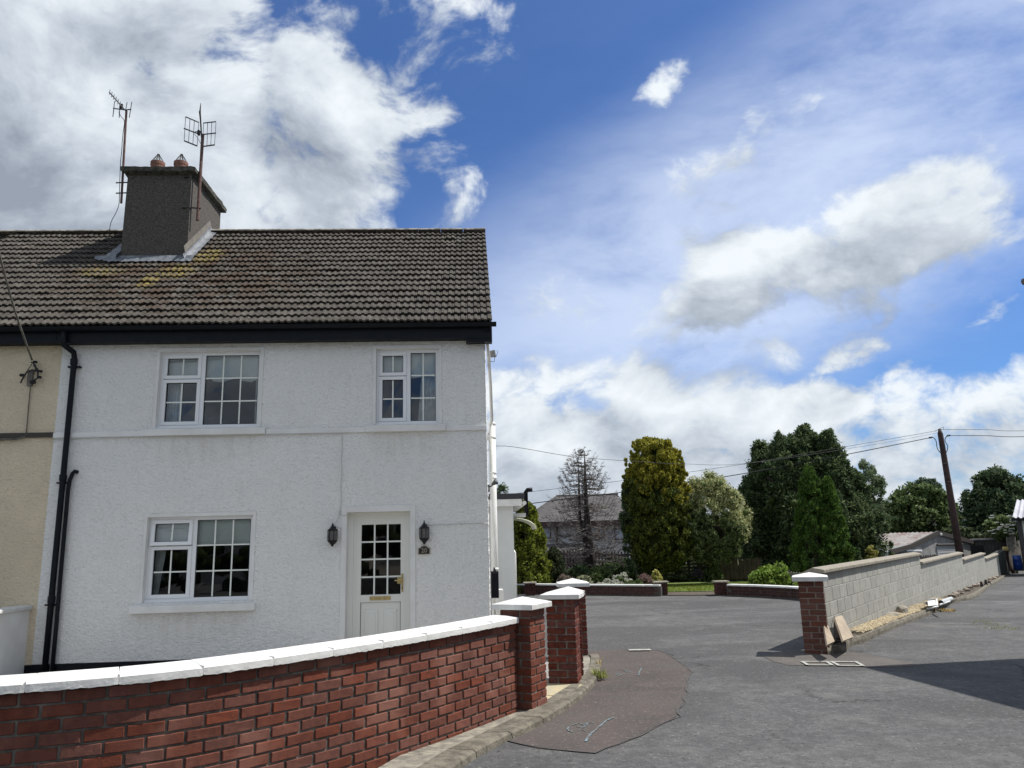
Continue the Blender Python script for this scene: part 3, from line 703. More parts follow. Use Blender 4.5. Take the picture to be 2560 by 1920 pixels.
# ================================================================== WHITE HOUSE
HL = tuple(fp(2.8, -3, 0))
house = thing('terraced_house', 'white roughcast end terrace house with dark tiled roof and black fascia', 'house', HL)
nb = thing('terraced_house', 'cream roughcast neighbouring house at the left edge of the photo', 'house', tuple(fp(-3, -3, 0)))
OPEN = [(1.10, 2.58, 3.36, 4.52), (4.30, 5.24, 3.36, 4.52), (1.085, 2.565, .89, 2.075), (3.907, 4.815, -.06, 2.075)]
def facade(name, u0, u1, z0, z1, opens, mat, parent, amp=.0045, st=.02):
    us = sorted(set(np.round(np.r_[np.arange(u0, u1, st), u1, [o[0] for o in opens], [o[1] for o in opens]], 4)))
    zs = sorted(set(np.round(np.r_[np.arange(z0, z1, st), z1, [o[2] for o in opens if o[2] > z0], [o[3] for o in opens]], 4)))
    us, zs = np.array(us), np.array(zs); nu = len(us)
    V = np.zeros((len(zs) * nu, 3))
    for j, z in enumerate(zs):
        for i, u in enumerate(us):
            d = amp * (mnoise.noise(Vector((u * 16, z * 24, 3.1))) * 1.2 + mnoise.noise(Vector((u * 40, z * 55, 1.1))) * .8)
            uu = u
            for o in opens:
                if o[0] - .001 <= u <= o[1] + .001 and o[2] - .001 <= z <= o[3] + .001: d = 0
            if i == nu - 1 and u1 > 1: uu = u + amp * 2.2 * mnoise.noise(Vector((z * 30, 9.1, 3.1)))
            V[j * nu + i] = fp(uu, d, z)
    Q = []
    for j in range(len(zs) - 1):
        for i in range(nu - 1):
            um, zm = (us[i] + us[i + 1]) / 2, (zs[j] + zs[j + 1]) / 2
            if any(o[0] < um < o[1] and o[2] < zm < o[3] for o in opens): continue
            Q.append((j * nu + i, j * nu + i + 1, (j + 1) * nu + i + 1, (j + 1) * nu + i))
    return mesh_obj(name, np_mesh(name, V, np.array(Q), mat), parent)
EZ = 4.64
facade('front_wall', -.33, 5.945, .12, EZ, OPEN, MT['stucco'], house)
facade('front_wall', -4.2, -.327, .12, EZ, [(-4.1, -2.4, 3.36, 4.52)], MT['beige'], nb)
RD, RZ = 3.1, 7.72                   # ridge depth behind the facade, ridge height
mb = MB()  # gable, back and inner faces (solid sides), with rough arris on the corner
P = [fp(5.945, 0.0, -.05), fp(5.945, -6.2, -.05), fp(5.945, -6.2, EZ), fp(5.945, -RD, RZ - .18), fp(5.945, 0.0, EZ)]
mb.poly(P); mb.quad(fp(5.945, -6.2, -.05), fp(-.33, -6.2, -.05), fp(-.33, -6.2, EZ), fp(5.945, -6.2, EZ))
mb.build('gable_wall', MT['stucco'], house)
V = []; Q = []; zz = np.arange(.0, EZ, .014); ds = [-.09, -.06, -.035, -.015, 0.0]
for j, z in enumerate(zz):
    for d in ds:
        k = mnoise.noise(Vector((d * 60, z * 34, 5.5))) + .7 * mnoise.noise(Vector((d * 90, z * 80, 5.5)))
        V.append(fp(5.946 + (.007 + .009 * k if d < -.001 else .006 * k), d + (.004 if d == 0 else 0), z))
for j in range(len(zz) - 1):
    for i in range(4): Q.append((j * 5 + i, j * 5 + i + 1, (j + 1) * 5 + i + 1, (j + 1) * 5 + i))
mesh_obj('corner_render', np_mesh('corner_render', np.array(V), np.array(Q)[:, ::-1], MT['stucco']), house)
mb = MB(); fbox(mb, -.33, 5.93, -.05, .012, -.05, .125); mb.build('plinth', MT['black'], house)
mb = MB(); fbox(mb, -4.2, -.334, -.05, .010, -.05, .121); mb.build('plinth', MT['black'], nb)
# string course
mb = MB()
for a, b in ((-.33, .955), (2.705, 4.16), (5.345, 5.95)): fbox(mb, a, b, -.01, .028, 3.244, 3.318)
mb.build('string_course', MT['smooth_white'], house, bevel=.004)
mb = MB(); fbox(mb, -4.2, -.334, -.01, .028, 3.255, 3.325); mb.build('string_course', M('dark_band', (.055, .048, .042), None), nb)
# smooth margins round the openings
def reveal(u0, u1, z0, z1, dep, parent, name='reveal', bottom=False):
    mb = MB()
    mb.quad(fp(u0, .001, z0), fp(u0, .001, z1), fp(u0, -dep, z1), fp(u0, -dep, z0)); mb.quad(fp(u1, -dep, z0), fp(u1, -dep, z1), fp(u1, .001, z1), fp(u1, .001, z0))
    mb.quad(fp(u0, -dep, z1), fp(u0, .001, z1), fp(u1, .001, z1), fp(u1, -dep, z1)); 
    if bottom: mb.quad(fp(u0, .001, z0), fp(u0, -dep, z0), fp(u1, -dep, z0), fp(u1, .001, z0))
    return mb.build(name, MT['smooth_white'], parent)
def window(i, u0, u1, z0, z1, mull, trans, ncol, sill, tilt=0):
    """frame, two left lights, one large right light, bars, glass, blind, curtains"""
    dep = .10; fd = -.085
    w = mesh_obj('window', reveal_mesh(u0, u1, z0, z1, dep), house)
    f = MB(); fw2 = .05
    fbox(f, u0, u1, fd - .06, fd, z1 - fw2, z1); fbox(f, u0, u1, fd - .06, fd, z0, z0 + .055); fbox(f, u0, u0 + .035, fd - .06, fd, z0 + .055, z1 - fw2)
    fbox(f, u1 - fw2, u1, fd - .06, fd, z0 + .055, z1 - fw2); fbox(f, mull - .03, mull + .03, fd - .06, fd - .001, z0 + .055, z1 - fw2)
    fbox(f, u0, u1, fd - .05, fd + .03, z0 - .0, z0 + .035)
    f.build('frame', MT['upvc'], w, bevel=.004)
    def light(a, b, c, d_, fr, nc, nr, sash, tl=0, dd=0.):
        if sash:
            s = MB(); q = .012 + dd; t_ = .052
            for x0, x1, y0, y1 in ((a, b, d_ - t_, d_), (a, b, c, c + t_), (a, a + t_, c + t_, d_ - t_), (b - t_, b, c + t_, d_ - t_)):
                k = lambda z: tl * (d_ - z)
                p = [fp(x0, fd - .04 + k(y0), y0), fp(x1, fd - .04 + k(y0), y0), fp(x1, fd - .04 + k(y1), y1), fp(x0, fd - .04 + k(y1), y1)]
                o = [v + fn * (.04 + q) for v in p]; s.hexa([o[0], o[1], p[1], p[0], o[3], o[2], p[2], p[3]])
            s.build('sash', MT['upvc'], w, bevel=.004)
            a, b, c, d_ = a + t_, b - t_, c + t_, d_ - t_
        gsk = MB(); gd_ = fd - .012
        for x0, x1, y0, y1 in ((a, b, d_ - .007, d_), (a, b, c, c + .007), (a, a + .007, c, d_), (b - .007, b, c, d_)):
            kk = tl * (d_ - (y0 + y1) / 2)
            fbox(gsk, x0, x1, gd_ - .004 + kk, gd_ + .004 + kk, y0, y1)
        gsk.build('gasket', MT['gasket'], w)
        bars = MB()
        for k in range(1, nc): x = a + (b - a) * k / nc; bars.hexa([fp(x - .010, gd_ + tl * (d_ - c), c), fp(x + .010, gd_ + tl * (d_ - c), c), fp(x + .010, gd_ - .008 + tl * (d_ - c), c), fp(x - .010, gd_ - .008 + tl * (d_ - c), c), fp(x - .010, gd_, d_), fp(x + .010, gd_, d_), fp(x + .010, gd_ - .008, d_), fp(x - .010, gd_ - .008, d_)])
        for k in range(1, nr): z = c + (d_ - c) * k / nr; fbox(bars, a, b, gd_ - .0075, gd_ + .0005, z - .010, z + .010)
        if nc * nr > 1: bars.build('glazing_bars', MT['bar'], w)
        for r_ in range(nr):
            for c_ in range(nc):
                x0, x1 = a + (b - a) * c_ / nc, a + (b - a) * (c_ + 1) / nc; y0, y1 = c + (d_ - c) * r_ / nr, c + (d_ - c) * (r_ + 1) / nr
                e1, e2 = random.gauss(0, .0006), random.gauss(0, .0006); g0 = gd_ - .013 + tl * (d_ - y0); g1 = gd_ - .013 + tl * (d_ - y1)
                MB().quad(fp(x0, g0 + e1, y0), fp(x1, g0 - e1, y0), fp(x1, g1 - e2, y1), fp(x0, g1 + e2, y1)).build('pane', MT['glass'], w)
    light(u0 + .035, mull - .03, trans + .005, z1 - .04, 1, 2, 1, True, tl=tilt)
    light(u0 + .035, mull - .03, z0 + .055, trans - .005, 1, 2, 2, True)
    light(mull + .03, u1 - .05, z0 + .055, z1 - .05, 1, ncol, 3, False)
    rm = MB(); a, b, c, d_, e = u0 - .5, u1 + .5, z0 - .6, z1 + .12, -2.4; o = fd - .07
    rm.quad(fp(a, e, c), fp(b, e, c), fp(b, e, d_), fp(a, e, d_)); rm.quad(fp(a, e, c), fp(a, e, d_), fp(a, o, d_), fp(a, o, c)); rm.quad(fp(b, e, c), fp(b, o, c), fp(b, o, d_), fp(b, e, d_))
    rm.quad(fp(a, e, c), fp(a, o, c), fp(b, o, c), fp(b, e, c)); rm.quad(fp(a, e, d_), fp(b, e, d_), fp(b, o, d_), fp(a, o, d_))
    for q in ((a, u0, c, d_), (u1, b, c, d_), (u0, u1, c, z0), (u0, u1, z1, d_)): rm.quad(fp(q[0], o, q[2]), fp(q[1], o, q[2]), fp(q[1], o, q[3]), fp(q[0], o, q[3]))
    rm.build('interior', MT['room'], w)
    return w
def reveal_mesh(u0, u1, z0, z1, dep):
    mb = MB(); dep += .05
    mb.quad(fp(u0, .001, z0), fp(u0, .001, z1), fp(u0, -dep, z1), fp(u0, -dep, z0)); mb.quad(fp(u1, -dep, z0), fp(u1, -dep, z1), fp(u1, .001, z1), fp(u1, .001, z0))
    mb.quad(fp(u0, -dep, z1), fp(u0, .001, z1), fp(u1, .001, z1), fp(u1, -dep, z1)); mb.quad(fp(u0, .001, z0), fp(u0, -dep, z0), fp(u1, -dep, z0), fp(u1, .001, z0))
    for a, b, c, d in ((u0 - .045, u0, z0, z1 + .05), (u1, u1 + .045, z0, z1 + .05), (u0, u1, z1, z1 + .05)):
        mb.quad(fp(a, .0062, c), fp(b, .0062, c), fp(b, .0062, d), fp(a, .0062, d))
    return mb.me('window', MT['smooth_white'])
def scallop(w, a, b, zt, zb, dd, mat, amp=.05, per=.42, name='blind', ph=0):
    us = np.linspace(a, b, 60); mb = MB()
    for u in us:
        t = ((u - a) / per + ph) % 1.0; dip = amp * (abs(sin(t * pi)) ** .8) * (1 if t < .62 else .4)
        mb.v += [tuple(fp(u, dd, zb + dip)), tuple(fp(u, dd, zt))]
    mb.f = [(2 * i, 2 * i + 2, 2 * i + 3, 2 * i + 1) for i in range(len(us) - 1)]
    mb.build(name, mat, w)
def drape(w, a0, a1, b0, b1, zt, zb, dd, mat, name='curtain', per=.05):
    mb = MB(); n = 40
    for i in range(n + 1):
        t = i / n; u_t = a0 + (a1 - a0) * t; u_b = b0 + (b1 - b0) * t; d = .018 * sin(t * (a1 - a0) / per * 2 * pi) + .01 * sin(t * 9)
        mb.v += [tuple(fp(u_b, dd + d, zb)), tuple(fp(u_t, dd + d, zt))]
    mb.f = [(2 * i, 2 * i + 2, 2 * i + 3, 2 * i + 1) for i in range(n)]
    mb.build(name, mat, w, smooth=True)
w1 = window(0, 1.10, 2.58, 3.36, 4.52, 1.715, 4.11, 3, None)
scallop(w1, 1.14, 2.6, 4.5, 4.07, -.19, MT['blind'], .06, .42)
drape(w1, 1.15, 1.36, 1.15, 1.36, 4.5, 3.3, -.23, MT['curtain']); drape(w1, 2.46, 2.62, 2.46, 2.62, 4.5, 3.3, -.23, MT['curtain'])
w2 = window(1, 4.30, 5.24, 3.36, 4.52, 4.78, 4.11, 2, None)
scallop(w2, 4.34, 5.26, 4.5, 4.09, -.19, MT['blind'], .03, .5)
drape(w2, 4.99, 5.26, 4.90, 5.26, 4.5, 3.3, -.23, MT['curtain'])
w3 = window(2, 1.085, 2.565, .89, 2.075, 1.73, 1.67, 3, None, tilt=.10)
scallop(w3, 1.12, 2.58, 2.06, 1.66, -.19, MT['blind'], .02, .42)
drape(w3, 1.14, 1.34, 1.14, 1.20, 2.05, .9, -.23, MT['curtain'])
def sill(w, u0, u1, z0, z1, d1=.065):
    mb = MB(); mb.hexa([fp(u0, d1, z0), fp(u1, d1, z0), fp(u1, -.02, z0), fp(u0, -.02, z0), fp(u0, d1, z1 - .012), fp(u1, d1, z1 - .012), fp(u1, -.02, z1 + .004), fp(u0, -.02, z1 + .004)])
    mb.build('sill', MT['smooth_white'], w, bevel=.006)
    mb = MB(); a, b = u0 + .14, u1 - .13; mb.hexa([fp(a, .02, z1 - .008), fp(b, .02, z1 - .008), fp(b, -.13, z1 - .008), fp(a, -.13, z1 - .008), fp(a, .02, z1 + .001), fp(b, .02, z1 + .001), fp(b, -.13, z1 + .03), fp(a, -.13, z1 + .03)]); mb.build('sill_slope', MT['smooth_white'], w)
sill(w1, .958, 2.70, 3.243, 3.345); sill(w2, 4.165, 5.342, 3.243, 3.345); sill(w3, .95, 2.66, .757, .865, .085)

# door
dr = mesh_obj('door', MB().me('door', MT['door_white']), house)
mb = MB()
for a, b, c, d in ((3.83, 3.905, -.05, 2.162), (4.817, 4.892, -.05, 2.162), (3.905, 4.817, 2.077, 2.162)): fbox(mb, a, b, -.05, .018, c, d)
mb.build('door_surround', MT['smooth_white'], house, bevel=.004)
reveal(3.907, 4.815, -.05, 2.075, .16, house, 'door_reveal')
mb = MB()
for a, b, c, d in ((3.907, 3.985, -.04, 2.02), (4.745, 4.815, -.04, 2.02), (3.907, 4.815, 2.02, 2.075)): fbox(mb, a, b, -.20, -.13, c, d)
for a, b, c, d in ((3.985, 4.02, -.04, 1.985), (4.725, 4.745, -.04, 1.985), (3.985, 4.745, 1.985, 2.02)): fbox(mb, a, b, -.20, -.145, c, d)
mb.build('door_frame', MT['door_white'], dr, bevel=.003)
mb = MB(); gx0, gx1, gz0, gz1 = 4.095, 4.665, .905, 1.90; ff = -.15
for a, b, c, d in ((4.02, gx0, -.02, 1.985), (gx1, 4.725, -.02, 1.985), (gx0, gx1, gz1, 1.985), (gx0, gx1, .80, gz0), (gx0, gx1, -.02, .06)): fbox(mb, a, b, -.20, ff, c, d)
mb.build('leaf', MT['door_white'], dr, bevel=.003)
mb = MB(); fbox(mb, gx0, gx1, -.19, ff - .012, .06, .80); mb.build('lower_panel', MT['door_white'], dr)
mb = MB(); fbox(mb, gx0, gx1, -.17, ff - .001, .798, .803); fbox(mb, gx0 - .002, gx0 + .003, -.17, ff + .001, .06, .80); fbox(mb, gx1 - .003, gx1 + .002, -.17, ff + .001, .06, .80); mb.build('panel_gap', MT['gasket'], dr)
for k in (0, 1):
    a = gx0 + .065 + k * .265; mb = MB(); b = a + .185
    fbox(mb, a, b, ff - .014, ff + .004, .10, .70); mb.build('raised_panel', MT['door_white'], dr, bevel=.008)
    mb = MB(); fbox(mb, a + .035, b - .035, ff - .006, ff + .014, .135, .665); mb.build('raised_panel', MT['door_white'], dr, bevel=.008)
mb = MB()
for k in (1, 2): x = gx0 + (gx1 - gx0) * k / 3; fbox(mb, x - .011, x + .011, ff - .02, ff - .006, gz0, gz1)
for k in (1, 2, 3): z = gz0 + (gz1 - gz0) * k / 4; fbox(mb, gx0, gx1, ff - .0195, ff - .0065, z - .011, z + .011)
mb.build('glazing_bars', MT['bar'], dr)
for r_ in range(4):
    for c_ in range(3):
        x0, x1 = gx0 + (gx1 - gx0) * c_ / 3, gx0 + (gx1 - gx0) * (c_ + 1) / 3; y0, y1 = gz0 + (gz1 - gz0) * r_ / 4, gz0 + (gz1 - gz0) * (r_ + 1) / 4
        e1 = random.gauss(0, .0005); MB().quad(fp(x0, ff - .024 + e1, y0), fp(x1, ff - .024 - e1, y0), fp(x1, ff - .024 - e1, y1), fp(x0, ff - .024 + e1, y1)).build('pane', MT['glass'], dr)
mb = MB(); 
for q in ((3.9, -.21, 3.9, -2.6), (4.85, -2.6, 4.85, -.21), (3.9, -2.6, 4.85, -2.6)): mb.quad(fp(q[0], q[1], -.05), fp(q[2], q[3], -.05), fp(q[2], q[3], 2.3), fp(q[0], q[1], 2.3))
mb.build('hall', MT['room'], dr)
mb = MB(); fbox(mb, 4.225, 4.525, ff, ff + .012, .828, .882); mb.build('letter_slot', MT['brass'], dr, bevel=.004)
mb = MB(); fbox(mb, 4.678, 4.704, ff, ff + .01, .93, 1.19); mb.build('handle', MT['brass'], dr, bevel=.004)
mb = MB(); mb.tube([fp(4.69, ff + .01, 1.10), fp(4.69, ff + .05, 1.10), fp(4.675, ff + .055, 1.10), fp(4.585, ff + .055, 1.098)], .009, 8); fbox(mb, 4.62, 4.70, ff + .012, ff + .03, 1.05, 1.14); mb.build('handle', MT['brass'], dr)
mb = MB(); mb.obox(fp(4.691, ff + .011, .985), fx, fn, ZV, .006, .002, .013); mb.build('keyhole', MT['gasket'], dr)

# fascia, soffit, gutter, verge
TILEU1 = 6.06
GD = .30; eave = pl(600, 808, FO + fn * .3, fn); EAZ = eave[2]
mb = MB(); fbox(mb, -.33, 6.055, .0, .16, EZ - .012, EZ + .012); fbox(mb, -.33, 6.055, .16, .185, EZ - .02, EAZ - .05); fbox(mb, 5.66, 6.055, .02, .175, EZ - .075, EZ - .013); mb.build('fascia', MT['black'], house, bevel=.003)
mb = MB(); fbox(mb, -4.3, -.333, .0, .16, EZ - .012, EZ + .012); fbox(mb, -4.3, -.333, .16, .185, EZ - .02, EAZ - .05); mb.build('fascia', MT['black'], nb, bevel=.003)
def gutter(a, b, parent, end=True):
    mb = MB(); n = 9; prof = [(.245 + .058 * cos(pi + pi * k / n), EAZ - .018 + .060 * sin(pi + pi * k / n)) for k in range(n + 1)]
    pin = [(.245 + .053 * cos(pi + pi * k / n), EAZ - .018 + .055 * sin(pi + pi * k / n)) for k in range(n + 1)]
    ring = prof + pin[::-1]; m_ = len(ring)
    for u in (a, b): mb.v += [tuple(fp(u, d, z)) for d, z in ring]
    for i in range(m_): mb.f.append((i, m_ + i, m_ + (i + 1) % m_, (i + 1) % m_))
    mb.f += [tuple(range(m_ - 1, -1, -1)), tuple(range(m_, 2 * m_))]
    if end: mb.poly([fp(b, d, z) for d, z in prof])
    k = math.ceil(a)
    while k < b:   # union brackets
        kk = len(mb.v); r = [(.245 + .063 * cos(pi + pi * q / n), EAZ - .018 + .066 * sin(pi + pi * q / n)) for q in range(n + 1)]
        for u in (k, k + .05): mb.v += [tuple(fp(u, d, z)) for d, z in r]
        mb.f += [(kk + q, kk + n + 1 + q, kk + n + 2 + q, kk + q + 1) for q in range(n)]; k += 1.3
    mb.build('gutter', MT['black'], parent)
gutter(-.33, 6.12, house); gutter(-4.3, -.333, nb, False)
th = atan2(RZ - EAZ, RD + .3)
sl = np.array([0, 0, 0.]) - fn * cos(th) + ZV * sin(th); nrm = fn * sin(th) + ZV * cos(th)     # up-slope and outward normal
E0 = fp(0, .3, EAZ - .01)
def rp(u, s, h): return E0 + fx * u + sl * s + nrm * h
SL = hypot(RD + .3, RZ - EAZ)
mb = MB(); mb.quad(rp(-.33, .02, -.045), rp(6.0, .02, -.045), rp(6.0, SL, -.045), rp(-.33, SL, -.045))
bk = lambda u, s, h: E0 + fx * u + (-fn * RD - fn * .3 + ZV * (RZ - EAZ + .01)) + (-fn * cos(th) - ZV * sin(th)) * s + (-fn * sin(th) + ZV * cos(th)) * h
mb.quad(bk(-.33, 0, 0), bk(6.05, 0, 0), bk(6.05, SL, 0), bk(-.33, SL, 0)); mb.build('roof_deck', MT['tile_j'], house)
mb = MB(); mb.quad(rp(-4.3, .02, -.045), rp(-.331, .02, -.045), rp(-.331, SL, -.045), rp(-4.3, SL, -.045)); mb.quad(bk(-4.3, 0, 0), bk(-.331, 0, 0), bk(-.331, SL, 0), bk(-4.3, SL, 0)); mb.build('roof_deck', MT['tile_j'], nb)
mb = MB()  # barge boards front and rear slope
for f_ in (rp, bk):
    a = [f_(u, s, h) for s in (.0, SL) for (u, h) in ((6.02, -.20), (6.05, -.20), (6.05, -.03), (6.02, -.03))]
    mb.add(a, [(0, 1, 5, 4), (1, 2, 6, 5), (2, 3, 7, 6), (3, 0, 4, 7), (0, 3, 2, 1), (4, 5, 6, 7)])
    a = [f_(u, s, -.16) for s, u in ((0, 5.94), (0, 6.03), (SL, 6.03), (SL, 5.94))]; mb.poly(a)
mb.build('barge_board', MT['black'], house)
# tiles
NR, TW = 18, .2; GA_ = SL / NR
def tile_mesh(name, mat):
    x = [0, .022, .034, .068, .08, .122, .134, .168, .18, .2]; h = [0, 0, .017, .017, 0, 0, .017, .017, 0, 0]; L = GA_ + .03; mb = MB()
    up_ = .045; dn = .004; n = len(x)
    for k, (s, base) in enumerate(((0, up_), (L, dn))):
        for a, b in zip(x, h): mb.v.append((a * .985, s, base + b))
    for a, b in zip(x, h): mb.v.append((a * .985, .004, up_ + b - .028))
    for i in range(n - 1): mb.f += [(i, i + 1, n + i + 1, n + i), (2 * n + i, 2 * n + i + 1, i + 1, i)]
    mb.f += [(0, n, 2 * n), (n - 1, 3 * n - 1, 2 * n - 1)]
    m = mb.me(name, mat); return m
tiles = [tile_mesh('roof_tile', MT['tile']) for _ in range(3)]
for m_ in tiles:
    for v in m_.vertices: v.co.z += random.uniform(-.0015, .0015); v.co.x += random.uniform(-.001, .001); v.co.y += random.uniform(-.004, .004)
RM = Matrix((Vector(fx), Vector(sl), Vector(nrm))).transposed().to_3x3()
def in_chim(u, s):
    d = .3 - s * cos(th); return -.62 < u + .1 < .74 and d < -1.70
def tiles_for(parent, u0, u1, rows_single):
    T = np.array([tuple(v.co) for v in tiles[0].vertices]); TF = [tuple(p.vertices) for p in tiles[0].polygons]; jb = MB()
    ncol = int(round((u1 - u0) / TW))
    for r_ in range(NR):
        for c_ in range(ncol):
            u = u1 - (c_ + 1) * TW; s = r_ * GA_ - .02
            if in_chim(u, s): continue
            h = random.gauss(0, .003); ds = random.gauss(0, .006)
            wl = rp(u, s + ds, h)
            if r_ < rows_single:
                o = bpy.data.objects.new('roof_tile', random.choice(tiles)); place(o, parent, wl)
                o.rotation_euler = (RM @ Matrix.Rotation(random.gauss(0, .006), 3, 'Z') @ Matrix.Rotation(random.gauss(0, .006), 3, 'Y')).to_euler()
            else:
                jb.add([wl + fx * q[0] + sl * q[1] + nrm * q[2] + nrm * random.gauss(0, .0012) for q in T], TF)
    if jb.v: tag(jb.build('roof_tiles', MT['tile_j'], parent), kind='stuff')
tiles_for(house, -.34, TILEU1, 9)
tiles_for(nb, -3.14, -.34, 18)
mb = MB(); fbox(mb, -4.3, -2.545, -3.1, -3.05, RZ - .1, RZ)
# ridge tiles
for parent, a, b in ((house, -.33, 6.06), (nb, -3.4, -.335)):
    u = b
    while u - .45 > a - .3:
        if not (-.62 < u - .2 < .74):
            mb = MB(); ring = []
            for k in range(9):
                q = pi * k / 8; ring.append((.12 * cos(q), .06 * sin(q) - .02))
            for uu in (u - .44, u): mb.v += [tuple(fp(uu, -RD + a_, RZ + b_ + .03 + (.004 if uu == u else 0))) for a_, b_ in ring]
            mb.f = [(i, 9 + i, 10 + i, i + 1) for i in range(8)] + [tuple(range(9)), tuple(range(17, 8, -1))]
            mb.build('ridge_tile', MT['ridge'], parent)
        u -= .45
# chimney
ch = MB(); cu0, cu1, cd0, cd1 = -.49, .655, -1.89, -3.53; cz0, cz1 = 6.55, 8.40
ch.hexa([fp(cu0 - .01, cd0, cz0), fp(cu1 + .01, cd0, cz0), fp(cu1 + .01, cd1, cz0), fp(cu0 - .01, cd1, cz0), fp(cu0, cd0 - .01, cz1), fp(cu1, cd0 - .01, cz1), fp(cu1, cd1, cz1), fp(cu0, cd1, cz1)])
chim = ch.build('chimney', MT['render_dark'], house)
mb = MB(); us = np.linspace(0, 1, 24); o_ = .085
def capring(z, off, jit):
    out = []; c = [(cu0 - off, cd0 + off), (cu1 + off, cd0 + off), (cu1 + off, cd1 - off), (cu0 - off, cd1 - off)]
    for (a, b), (c_, d_) in zip(c, c[1:] + c[:1]):
        for t in np.linspace(0, 1, 16)[:-1]: out.append(fp(a + (c_ - a) * t + RNG.normal(0, jit), b + (d_ - b) * t + RNG.normal(0, jit), z + RNG.normal(0, jit)))
    return out
rings = [capring(cz1 - .05, .0, .001), capring(cz1 - .005, o_, .006), capring(cz1 + .07, o_ + .01, .006), capring(cz1 + .085, o_ - .03, .006)]
k = len(rings[0])
for r_ in rings: mb.v += [tuple(p) for p in r_]
for a in range(3): mb.f += [(a * k + i, a * k + (i + 1) % k, (a + 1) * k + (i + 1) % k, (a + 1) * k + i) for i in range(k)]
mb.f.append(tuple(3 * k + i for i in range(k))); mb.build('chimney_cap', MT['cap_dark'], chim)
for px_c in (395, 453):
    c = pl(px_c, 405, fp(0, -2.28, 0), fn); zt = cz1 + .09
    mb = MB(); mb.lathe((c[0], c[1], zt), [(.122, -.05), (.124, .24), (.130, .245), (.130, .31), (.105, .311), (.10, .2)], 20); pot = mb.build('chimney_pot', MT['terracotta'], chim)
    mb = MB(); b0 = zt + .312
    for q in range(14):
        a = 2 * pi * q / 14; mb.tube([(c[0] + .12 * cos(a), c[1] + .12 * sin(a), b0 - .01), (c[0] + .085 * cos(a), c[1] + .085 * sin(a), b0 + .055), (c[0] + .022 * cos(a), c[1] + .022 * sin(a), b0 + .155)], .0045, 4)
    mb.lathe((c[0], c[1], b0 + .15), [(.024, 0), (.028, .012), (.024, .024), (.0, .024)], 8); mb.build('pot_guard', MT['blackiron'], chim)
# flashing
mb = MB(); zf = rp(0, (1.89 + .3) / cos(th), .0)[2]; n_ = 20
fbox(mb, cu0 - .02, cu1 + .02, cd0, cd0 + .014, zf + .0, zf + .085); fbox(mb, cu0 - .02, cu1 + .02, cd0, cd0 + .028, zf - .055, zf - .004); mb.build('flashing', MT['lead'], chim, bevel=.004)
mb = MB(); s0 = (1.89 + .3) / cos(th)
V_ = []
us_ = np.linspace(cu0 - .42, cu1 + .16, 46)
for i, u in enumerate(us_):
    jag = .018 * sin(i * 2.1) + .01 * sin(i * 5.3); lift = .055 + .012 * abs(sin((u) / .1 * pi))
    edge = .20 if u > cu0 - .1 else max(.02, .2 - (cu0 - .1 - u) * .45)
    for s, h in ((s0 + .02, .09), (s0 - edge * .5, lift + .01), (s0 - edge + jag, lift - .004)): V_.append(tuple(rp(u, s, h)))
mb.v = V_; mb.f = [(i * 3 + j, i * 3 + j + 1, i * 3 + j + 4, i * 3 + j + 3) for i in range(len(us_) - 1) for j in (0, 1)]
mb.build('flashing', MT['lead'], chim, smooth=True)
for sgn, ue in ((1, cu1), (-1, cu0)):
    mb = MB(); n_ = 16; b = len(mb.v); w_ = .13 if sgn > 0 else .30
    for i in range(n_ + 1):
        s = s0 - .1 + (SL - s0 + .12) * i / n_; jag = .012 * sin(i * 2.7)
        for uu, h in ((ue + sgn * .004, .15), (ue + sgn * .02, .07), (ue + sgn * (w_ + jag), .055)): mb.v.append(tuple(rp(uu, s, h)))
    mb.f += [(b + i * 3 + j, b + i * 3 + j + 1, b + i * 3 + j + 4, b + i * 3 + j + 3) for i in range(n_) for j in (0, 1)]
    mb.build('flashing', MT['lead'], chim, smooth=True)
mb = MB()   # cement fillet up the lit side
a = [rp(cu1 + .013, s, h) for s, h in ((s0, .15), (SL, .15), (SL, .27), (s0, .27))]; mb.poly(a); mb.build('cement_fillet', MT['render_band'], chim)

# downpipes (house parts)
def P_(u, z, d=.07): return fp(u, d, z)
mb = MB(); mb.tube([fp(-.20, .245, EAZ - .07), fp(-.20, .245, EZ + .02), fp(-.195, .22, EZ - .06), fp(-.115, .09, 4.50), P_(-.108, 4.42), P_(-.108, 3), P_(-.112, 1.5), P_(-.112, -.02)], .040, 12); mb.build('downpipe', MT['black'], house, smooth=True)
for z in (4.36, 2.66, .98):
    mb = MB(); mb.lathe(P_(-.110, z), [(.04, -.05), (.049, -.04), (.049, .04), (.04, .05)], 14); mb.obox(P_(-.110, z - .07, .035), fx, fn, ZV, .088, .03, .012); mb.build('pipe_bracket', MT['black'], house)
mb = MB(); mb.tube([fp(.045, .0, 2.745), P_(.035, 2.75, .05), P_(.012, 2.72, .06), P_(-.018, 2.62, .06), P_(-.028, 2.50, .06), P_(-.024, 1.5, .06), P_(-.018, .6, .06), P_(-.018, -.02, .06)], .027, 10); mb.build('waste_pipe', MT['black'], house, smooth=True)
mb = MB(); mb.tube([P_(-.062, 2.5, .03), P_(-.062, -.02, .03)], .006, 6); mb.build('cable_clip', MT['cable_white'], house)
